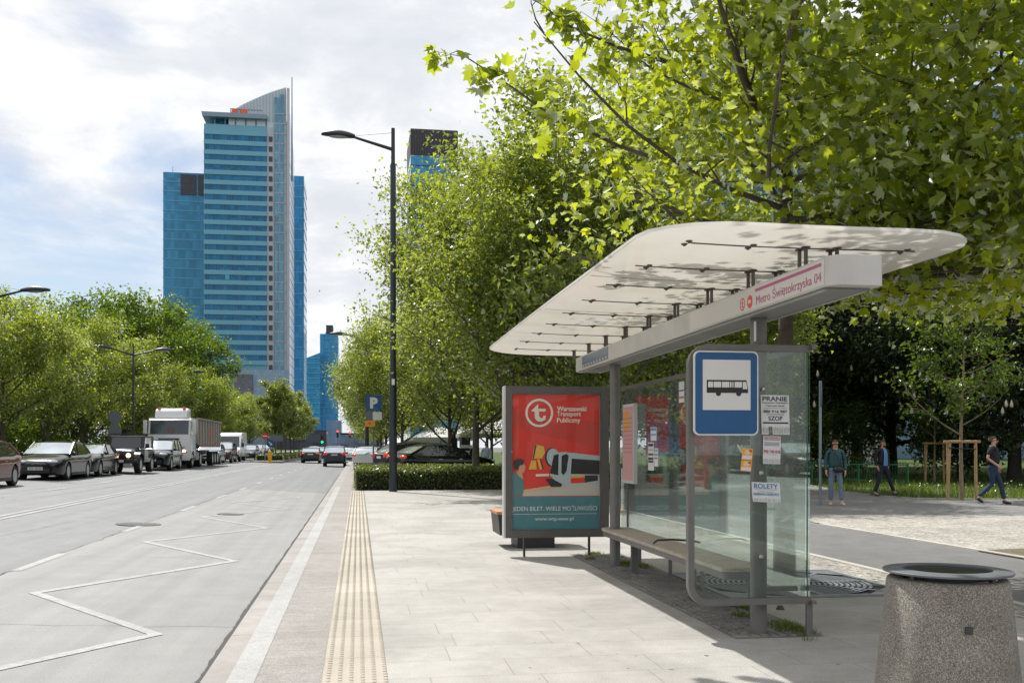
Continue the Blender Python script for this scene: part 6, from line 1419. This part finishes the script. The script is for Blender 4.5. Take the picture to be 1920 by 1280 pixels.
# ================= SIGNS =================
sgrey = mat('sign_back', (.13, .15, .17), .5, .4); pole_m = mat('pole_galv', (.17, .19, .21), .45, .5)
def plateY(b, x0, x1, z0, z1, y, r=.03, th=.02): b.prism(rrect(x0, x1, z0, z1, r, y, 4), (0, th, 0)); return b
sp = G(700, 877, .5); d_ = 42.0
c = onY(700, 756, d_); t = thing('parking_sign', 'blue parking sign with white P over grey and orange plates in the hedge', 'sign', (c.x, d_, 0)); o = t.location.copy()
MB().tube([(c.x, d_ + .06, 0), (c.x, d_ + .06, c.z + .3)], .035, 10).build('pole', pole_m, t, o, smooth=50)
a, e = onY(686, 740, d_), onY(716, 770, d_)
pb = plateY(MB(), a.x, e.x, e.z, a.z, d_).build('plate', blue, t, o); text('letter', 'P', sw, planeY((a.x + e.x) / 2 - .0, d_ - .004, (a.z + e.z) / 2), height=(a.z - e.z) * .70, parent=pb, o=o, ext=.003, bold=.06)
text('small_print', 'Płatny', mat('print_green', (.1, .4, .35), .5), planeY((a.x + e.x) / 2 + .1, d_ - .004, e.z + .07), height=.05, parent=pb, o=o, ext=.002)
a2, e2 = onY(686, 772, d_), onY(699, 787, d_); a3, e3 = onY(699, 772, d_), onY(716, 787, d_)
plateY(MB(), a2.x, e2.x, e2.z, a2.z, d_, .01).build('grey_plate', sgrey, t, o); plateY(MB(), a3.x, e3.x, e3.z, a3.z, d_, .01).build('white_plate', sw, t, o)
a4, e4 = onY(684.5, 788, d_), onY(703, 799.5, d_); q = plateY(MB(), a4.x, e4.x, e4.z, a4.z, d_ - .03, .01).build('orange_plate', mat('plate_orange', (.75, .30, .01), .4), t, o)
MB().poly([(a4.x + .1, d_ - .034, a4.z - .1), (a4.x + .25, d_ - .034, a4.z - .06), (a4.x + .2, d_ - .034, a4.z - .2)]).build('plate_mark', mat('mark_red_o', (.6, .08, .02), .4), q, o)
# sign post seen edge-on near the walkers
sp = G(1538, 945); zt_s = onY(1538, 714, sp.y).z; t = thing('sign_post', 'grey sign post with its plate seen edge on, left of the woman', 'sign', (sp.x, sp.y, 0)); o = t.location.copy()
MB().tube([(sp.x, sp.y, 0), (sp.x, sp.y, zt_s)], .038, 12).build('pole', mat('pole_blue_grey', (.20, .24, .28), .45, .3), t, o, smooth=50)
b = MB(); b.M = Matrix.Translation((sp.x + .045, sp.y, zt_s - .36)) @ Matrix.Rotation(R_(62), 4, 'Z'); b.prism([(x_ , 0, z_) for x_, z_ in [(.30 * math.cos(k * math.pi / 12) + .02, .34 * math.sin(k * math.pi / 12)) for k in range(24)]], (0, .02, 0)); b.M = None; b.build('plate', sgrey, t, o)
# median sign group
c = onY(507, 831, 89); t = thing('arrow_sign', 'round blue sign with white arrow pointing down right at the tip of the median', 'sign', (c.x, 89, rz(-8))); o = t.location.copy()
MB().tube([(c.x, 89.05, rz(-8)), (c.x, 89.05, c.z + .1)], .035, 8).build('pole', pole_m, t, o)
pl = MB().prism([(c.x + .33 * math.cos(a), 89, c.z + .33 * math.sin(a)) for a in [k * math.pi / 14 for k in range(28)]], (0, .02, 0)).build('plate', blue, t, o)
b = MB(); b.M = Matrix.Translation((c.x, 88.99, c.z)) @ Matrix.Rotation(R_(45), 4, 'Y'); b.poly([(-.2, 0, .035), (.05, 0, .035), (.05, 0, .12), (.22, 0, 0), (.05, 0, -.12), (.05, 0, -.035), (-.2, 0, -.035)]); b.M = None; b.build('arrow', sw, pl, o, fix=False)
a, e = onY(505, 815, 96), onY(530, 827, 96); t = thing('road_sign', 'grey rectangular sign seen from behind under the median trees', 'sign', ((a.x + e.x) / 2, 96, rz(-8))); o = t.location.copy()
plateY(MB(), a.x, e.x, e.z, a.z, 96).build('plate', sgrey, t, o); MB().tube([((a.x + e.x) / 2, 96.05, rz(-8)), ((a.x + e.x) / 2, 96.05, a.z)], .04, 8).build('pole', pole_m, t, o)
c = onY(497, 817, 92); t = thing('sign_red', 'small red and white sign left of the round blue arrow sign', 'sign', (c.x, 92, rz(-8))); o = t.location.copy(); t.name = 'round_sign'
MB().tube([(c.x, 92.05, rz(-8)), (c.x, 92.05, c.z)], .04, 8).build('pole', pole_m, t, o); pl = MB().prism([(c.x + .3 * math.cos(a), 92, c.z + .3 * math.sin(a)) for a in [k * math.pi / 10 for k in range(20)]], (0, .02, 0)).build('plate', mat('sign_red_p', (.5, .03, .03), .4), t, o); MB().box(c.x - .2, c.x + .2, 91.98, 91.995, c.z - .05, c.z + .05).build('bar', sw, pl, o)
p = GR(506, 868); t = thing('bollard', 'yellow bollard at the tip of the median', 'bollard', (p.x, p.y, rz(-8) + .0))
MB().lathe([(.20, 0), (.20, .12), (.165, .16), (.165, .92), (.12, 1.04), (.001, 1.08)], seg=18).build('post', mat('bollard_yellow', (.75, .40, .01), .4), t, smooth=40)
p = onY(215, 838, 52); t = thing('road_sign', 'grey sign seen from behind among the trees left of the off-road car', 'sign', (p.x, 52, .5)); o = t.location.copy()
MB().tube([(p.x, 52.05, .5), (p.x, 52.05, 3.3)], .05, 8).build('pole', pole_m, t, o); MB().prism([(p.x + .33 * math.cos(a), 52, 3.0 + .33 * math.sin(a)) for a in [k * math.pi / 10 for k in range(20)]], (0, .02, 0)).build('plate', sgrey, t, o); MB().prism([(p.x + .33 * math.cos(a), 52, 2.3 + .33 * math.sin(a)) for a in [k * math.pi / 10 for k in range(20)]], (0, .02, 0)).build('plate', sgrey, t, o)
# traffic lights
def tlight(label, px, py, Y, on, red_=True):
    c = onY(px, py, Y); t = thing('traffic_light', label, 'traffic light', (c.x, Y, -.1), group='traffic lights'); o = t.location.copy()
    MB().tube([(c.x, Y + .15, -.1), (c.x, Y + .15, c.z)], .07, 8).build('pole', pole_m, t, o)
    z0 = c.z - (.72 if red_ else 0) ; hs = MB().box(c.x - .17, c.x + .17, Y, Y + .14, z0 - .2, z0 + .92).build('housing', black, t, o)
    for k, (nm, m_) in enumerate((('green_lens', (.0, .9, .25)), ('amber_lens', (.9, .5, 0)), ('red_lens', (1, .06, .03)))):
        isn = (nm == on); MB().ball((c.x, Y - .02, z0 + .05 + k * .33), (.15, .05, .15), 12, 8).build(nm, mat(nm + ('_on' if isn else '_off'), m_ if isn else tuple(v * .05 for v in m_), .3, emit=m_ if isn else None, es=2.2), hs, o)
tlight('red traffic light on the left of the two over the street end', 633, 808, 150, 'red_lens'); tlight('red traffic light right of the other over the street end', 656, 811, 175, 'red_lens'); tlight('green traffic light beside the median trees', 604, 829, 140, 'green_lens', False)
# ================= GREEN FENCE =================
fm = mat('fence_green', (.012, .12, .055), .4); fa = G(1490, 903); fb = G(1702, 909)
fa2 = Vector((fa.x - 2.5, fa.y + .8, 0)); t = thing('fence', 'low green metal fence with curved tops along the park lawn', 'fence', ((fa.x + fb.x) / 2, (fa.y + fb.y) / 2, 0)); o = t.location.copy()
dv = (fb - fa2); L_ = dv.length; dv.normalize(); nv = Vector((-dv.y, dv.x, 0))
for z, r in ((.80, .028), (.16, .02)): MB().tube([fa2 + Vector((0, 0, z)), fb + Vector((0, 0, z))], r, 6).build('rail', fm, t, o, smooth=50)
k = 0
while k * 1.9 < L_ + .1: p = fb - dv * (k * 1.9); MB().box(p.x - .03, p.x + .03, p.y - .03, p.y + .03, 0, .84).build('post', fm, t, o); k += 1
b = MB(); s_ = 0
while s_ < L_: p = fa2 + dv * s_; b.tube([p + Vector((0, 0, .10)), p + Vector((0, 0, .84)), p + Vector((0, 0, .91)) - nv * .03, p + Vector((0, 0, .94)) - nv * .10, p + Vector((0, 0, .91)) - nv * .16], .008, 4, False); s_ += .10
pk_ = b.build('pickets', fm, t, o, fix=False); pk_['kind'] = 'stuff'
# ================= CAFE =================
cw = mat('canopy_white', (.62, .62, .60), .8)
def parasol(label, px, Y, w_, z):
    p = onY(px, 838, Y); t = thing('parasol', label, 'parasol', (p.x, Y, 0), group='white cafe parasols')
    b = MB(); h_ = w_ / 2; ap_ = (0, 0, z + .75); q = [(-h_, -h_, z), (h_, -h_, z), (h_, h_, z), (-h_, h_, z)]
    for i in range(4): b.poly([q[i], q[(i + 1) % 4], ap_]); b.poly([q[i], q[(i + 1) % 4], (q[(i + 1) % 4][0], q[(i + 1) % 4][1], z - .22), (q[i][0], q[i][1], z - .22)])
    b.build('canopy', cw, t, fix=False); MB().tube([(0, 0, 0), (0, 0, z + .7)], .04, 8).build('pole', pole_m, t)
parasol('large white parasol left of the thin pale trunks', 826, 66, 3.9, 2.15); parasol('white parasol further left, over the bonnet of the parked sedan', 806, 72, 3.6, 2.05); parasol('white parasol right of the thick trunk, beside the advertising panel', 912, 60, 3.4, 2.3); parasol('white parasol half hidden by the advertising panel', 955, 64, 3.6, 2.75)
def kiosk(label, px0, px1, Y, h_, txt):
    a, e = onY(px0, 838, Y), onY(px1, 838, Y); t = thing('kiosk', label, 'kiosk', ((a.x + e.x) / 2, Y + .6, 0)); o = t.location.copy(); bd = MB().box(a.x, e.x, Y, Y + 1.4, 0, h_).build('body', mat('kiosk_black', (.014, .014, .016), .5), t, o)
    MB().box(a.x - .05, e.x + .05, Y - .05, Y + 1.45, h_, h_ + .08).build('roof', trim, t, o)
    if txt:
        for k in range(3): w_ = (.36, .44, .28)[k]; MB().box((a.x + e.x) / 2 - w_, (a.x + e.x) / 2 + w_, Y - .02, Y - .001, h_ - .55 - k * .34, h_ - .37 - k * .34).build('print', sw, bd, o)
kiosk('black kiosk board with three white lines of print between the thin trunks', 866, 882, 58, 2.0, True); kiosk('tall black kiosk right of the large white parasol', 846, 857, 62, 2.6, False)
# ================= PEOPLE =================
def skin(name, V, E, Rd, m, parent, sub=2):
    me = bpy.data.meshes.new(name); me.from_pydata([Vector(v) for v in V], E, []); ob = bpy.data.objects.new(name, me); COL.objects.link(ob)
    md = ob.modifiers.new('s', 'SKIN'); md.use_smooth_shade = True
    sv = me.skin_vertices[0].data
    for i, r in enumerate(Rd): sv[i].radius = r if hasattr(r, '__len__') else (r, r)
    sv[0].use_root = True
    s2 = ob.modifiers.new('u', 'SUBSURF'); s2.levels = sub; s2.render_levels = sub
    dg = bpy.context.evaluated_depsgraph_get(); new = bpy.data.meshes.new_from_object(ob.evaluated_get(dg)); ob.modifiers.clear(); ob.data = new
    new.materials.clear(); new.materials.append(m); new.shade_smooth(); ob.parent = parent; return ob
skin_m = mat('skin_tone', (.48, .27, .19), .55); hair_d = mat('hair_dark', (.045, .03, .022), .7); hair_g = mat('hair_brown', (.07, .05, .04), .7)
def person(label, loc, rot, Hs, P, hair=hair_d, group=None):
    """P: joints; front is -Y. Legs: (knee, ankle, toe) per side; arms: (elbow, wrist)"""
    t = thing('person', label, 'person', loc, rot); t.scale = (Hs / 1.72,) * 3
    hip = {-1: Vector((-.095, 0, .90)), 1: Vector((.095, 0, .90))}; shd = {-1: Vector((-.185, .01, 1.40)), 1: Vector((.185, .01, 1.40))}
    V = [(0, 0, .95), (0, -.005, 1.12), (0, 0, 1.30), (0, .005, 1.43), (0, -.005, 1.50), (0, -.022, 1.572), (0, -.015, 1.635), (0, -.01, 1.675)]; R2 = [(.10, .08), (.09, .07), (.11, .07), (.055, .05), (.048, .048), (.062, .066), (.076, .088), (.058, .066)]
    E = [(i, i + 1) for i in range(7)]
    V += [(0, -.115, 1.585), (0, -.125, 1.575)]; R2 += [(.012, .012), (.009, .009)]; E += [(5, 8), (8, 9)]
    for s in (-1, 1): V.append((s * .082, .0, 1.60)); R2.append((.012, .02)); E.append((6, len(V) - 1))
    for s in (-1, 1):
        k, a, toe = [Vector(q) for q in P['leg'][s]]; i = len(V); V += [hip[s], k, a, toe]; R2 += [.06, .045, .035, .028]; E += [(0, i), (i, i + 1), (i + 1, i + 2), (i + 2, i + 3)]
        el, wr = [Vector(q) for q in P['arm'][s]]; i = len(V); d = (wr - el).normalized(); pal = wr + d * .07; V += [shd[s], el, wr, pal]; R2 += [.04, .038, .027, (.034, .020)]; E += [(3, i), (i, i + 1), (i + 1, i + 2), (i + 2, i + 3)]
        sd = d.cross(Vector((1, 0, 0))).normalized(); pi_ = i + 3
        for f in range(4):
            off = sd * (.026 - .0175 * f); L_ = (.060, .072, .066, .050)[f]; V += [pal + off + d * .02, pal + off + d * L_ * .6 + Vector((-s * .008, -.004, 0)), pal + off + d * L_ + Vector((-s * .022, -.01, 0))]; R2 += [.010, .009, .007]; j = len(V) - 3; E += [(pi_, j), (j, j + 1), (j + 1, j + 2)]
        V += [wr + d * .03 + sd * .035, wr + d * .07 + sd * .05]; R2 += [.011, .008]; j = len(V) - 2; E += [(i + 2, j), (j, j + 1)]
    body = skin('body', V, E, R2, skin_m, t)
    # hair
    b = MB(); rows = []
    for i in range(9):
        th = math.pi * .62 * i / 8; rows.append([(.087 * math.sin(th) * math.cos(a), .108 * math.sin(th) * math.sin(a) + .010, 1.618 + .098 * math.cos(th)) if not (math.sin(a) < -.30 and th > math.pi * .36) else (.085 * math.sin(math.pi * .36) * math.cos(a), .100 * math.sin(math.pi * .36) * math.sin(a), 1.618 + .098 * math.cos(math.pi * .36)) for a in [k * math.pi / 10 for k in range(21)]])
    b.grid(rows); b.build('hair', hair, t, fix=False, smooth=180)
    if P.get('longhair'): MB().ball((0, .06, 1.50), (.085, .05, .13), 12, 8).build('hair', hair, t, smooth=180)
    for s in (-1, 1): MB().ball((s * .030, -.092, 1.602), (.013, .006, .007), 8, 6).build('eye', mat('eye_dark', (.02, .015, .012), .3), t)
    if P.get('glasses'):
        b = MB()
        for s in (-1, 1): b.ball((s * .033, -.105, 1.602), (.028, .006, .018), 10, 6); b.tube([(s * .06, -.10, 1.605), (s * .082, -.0, 1.608)], .004, 5)
        b.tube([(-.01, -.108, 1.606), (.01, -.108, 1.606)], .004, 5); b.build('glasses', P['glasses'], t, smooth=180)
    MB().box(-.022, .022, -.107, -.100, 1.545, 1.551).build('mouth', mat('lip', (.30, .10, .09), .5), t)
    if P.get('beard'): MB().ball((0, -.05, 1.535), (.058, .058, .038), 10, 6).build('beard', hair, t, smooth=180)
    # clothes
    up = P['top']; m_ = up['m']; lo = up.get('low', .90); Vt = [(0, 0, lo + .06), (0, -.005, 1.12), (0, 0, 1.30), (0, .008, 1.425), (0, .006, 1.482)]; f = up.get('fat', 1.0); Rt = [(.195 * f, .145 * f), (.175 * f, .135 * f), (.19 * f, .135 * f), (.11, .09), (.07, .066)]; Et = [(0, 1), (1, 2), (2, 3), (3, 4)]
    for s in (-1, 1):
        el, wr = [Vector(q) for q in P['arm'][s]]; i = len(Vt); Vt.append(shd[s] + Vector((0, 0, .0))); Rt.append(.064)
        if up.get('short'): Vt.append(shd[s].lerp(el, .75)); Rt.append(.066); Et += [(3, i), (i, i + 1)]
        else: Vt += [el, wr.lerp(el, .06)]; Rt += [.060, .046]; Et += [(3, i), (i, i + 1), (i + 1, i + 2)]
    tp = skin(up['name'], Vt, Et, Rt, m_, t)
    if up.get('shirt'):
        b = MB(); b.grid([[(x_ * w_, y_ - .012 + .02 * abs(x_), z_) for x_ in (-1, -.5, 0, .5, 1)] for w_, y_, z_ in ((.045, -.066, 1.47), (.06, -.130, 1.38), (.07, -.150, 1.28), (.075, -.150, 1.12), (.085, -.145, 1.0), (.08, -.142, .93))]); b.build('shirt', up['shirt'], t, fix=False, smooth=180)
    if up.get('collar'):
        b = MB(); b.tube([(.062 * math.cos(a), .065 * math.sin(a) + .004, 1.468 - .02 * (math.sin(a) < 0)) for a in [k * math.pi / 8 for k in range(17)]], .011, 6, False); b.build('collar', up['collar'], t, smooth=180)
    Vp = [(0, 0, 1.03), (0, 0, .90)]; Rp = [(.16 * f, .125 * f), (.165 * f, .13 * f)]; Ep = [(0, 1)]
    for s in (-1, 1):
        k, a, toe = [Vector(q) for q in P['leg'][s]]; i = len(Vp); Vp += [hip[s] + Vector((0, 0, -.05)), hip[s].lerp(k, .55), k, k.lerp(a, .5), a + Vector((0, 0, .03))]; Rp += [.100, .085, .068, .062, .056]; Ep += [(1, i)] + [(i + q, i + q + 1) for q in range(4)]
    skin('trousers', Vp, Ep, Rp, P['pants'], t)
    for s in (-1, 1):
        k, a, toe = [Vector(q) for q in P['leg'][s]]; dd = (toe - a); dd.normalize(); heel = a - dd * .045 + Vector((0, 0, -.035)); o_ = skin('shoe', [heel, a + Vector((0, 0, -.03)) + dd * .05, toe + dd * .04, ], [(0, 1), (1, 2)], [(.045, .045), (.048, .045), (.036, .026)], P['shoe'], t)
    return t, body
def gp(px, py): return G(px, py)
jeans_g = mat('jeans_grey', (.13, .17, .23), .85, var=.15, vs_=20); navy = mat('navy_cloth', (.010, .014, .028), .85); jeans_b = mat('jeans_blue', (.012, .030, .065), .85, var=.2, vs_=15); tealc = mat('teal_jacket', (.008, .052, .058), .6, var=.2, vs_=10); dkj = mat('dark_jacket', (.010, .010, .014), .8); polo = mat('black_polo', (.006, .007, .010), .85); shirtb = mat('shirt_blue', (.10, .24, .50), .8)
# woman in the teal jacket, walking towards the camera
pw_ = gp(1566, 946)
W_P = dict(leg={-1: ((-.11, -.04, .49), (-.115, .02, .085), (-.13, -.10, .03)), 1: ((.12, -.06, .50), (.15, -.10, .085), (.19, -.22, .03))}, arm={-1: ((-.245, .02, 1.13), (-.235, -.05, .88)), 1: ((.25, .03, 1.13), (.245, -.04, .87))},
           top=dict(name='jacket', m=tealc, low=.86, fat=1.06), pants=jeans_g, shoe=mat('shoe_beige', (.52, .42, .36), .6), glasses=mat('shades', (.01, .01, .012), .1), longhair=True)
t, _ = person('woman with sunglasses, teal jacket and grey jeans walking towards the camera', pw_, R_(-18), 1.70, W_P)
t_l = MB(); t_l.ball((.05, -.20, .93), (.15, .06, .085), 14, 8); bg_ = t_l.build('shoulder_bag', black, None, smooth=180); bg_.parent = None
bg_.location = pw_; bg_.rotation_euler = (0, 0, R_(-18)); bg_.scale = t.scale; tag(bg_, 'black shoulder bag held at the waist of the woman in the teal jacket', 'bag')
st = MB().tube([(.14, -.12, .98), (.10, -.17, 1.2), (-.05, -.16, 1.40), (-.10, -.05, 1.49)], .012, 6).build('strap', black, bg_, smooth=60)
pm = gp(1655, 929)
M_P = dict(leg={-1: ((-.16, -.02, .50), (-.26, .05, .085), (-.20, -.06, .035)), 1: ((.20, -.06, .52), (.36, -.08, .10), (.46, -.14, .085))}, arm={-1: ((-.25, .05, 1.14), (-.22, -.02, .90)), 1: ((.24, .05, 1.13), (.20, .0, .88))},
           top=dict(name='jacket', m=dkj, low=.88, fat=1.0, shirt=shirtb), pants=navy, shoe=mat('shoe_grey', (.06, .06, .065), .5), beard=True)
person('man in dark open jacket, light blue shirt and navy trousers, walking right', pm, R_(12), 1.72, M_P)
pq = gp(1862, 944)
Q_P = dict(leg={-1: ((-.06, .02, .50), (-.30, .30, .16), (-.22, .22, .06)), 1: ((.12, -.16, .50), (.12, -.24, .085), (.16, -.37, .03))}, arm={-1: ((-.25, .10, 1.16), (-.20, -.12, .98)), 1: ((.24, .10, 1.14), (.24, -.06, .90))},
           top=dict(name='polo_shirt', m=polo, low=.90, fat=1.22, short=True, collar=mat('collar_white', (.5, .5, .5), .8)), pants=jeans_b, shoe=mat('shoe_black', (.015, .015, .018), .5), glasses=mat('frame_dark', (.03, .03, .035), .3), beard=True)
person('man with glasses in a black polo shirt and blue jeans, striding right', pq, R_(48), 1.80, Q_P, hair_g)
D_P = dict(W_P); D_P.update(top=dict(name='shirt', m=mat('pale_shirt', (.42, .48, .62), .8), low=.9), pants=mat('light_trousers', (.3, .36, .36), .8), glasses=None, longhair=False)
p = onY(912, 838, 50); person('person in a pale blue shirt beyond the hedge, right of the thick tree trunk', (p.x, p.y, 0), R_(160), 1.72, D_P)
D2 = dict(D_P); D2.update(top=dict(name='jacket', m=dkj, low=.9), pants=navy)
p = onY(889, 838, 54); person('person in dark clothes half hidden left of the thick tree trunk', (p.x, p.y, 0), R_(30), 1.72, D2)
for ob in list(COL.objects):   # nothing stray at the top level without a description
    if ob.type == 'MESH' and ob.parent is None and 'label' not in ob and 'kind' not in ob: ob['kind'] = 'structure'
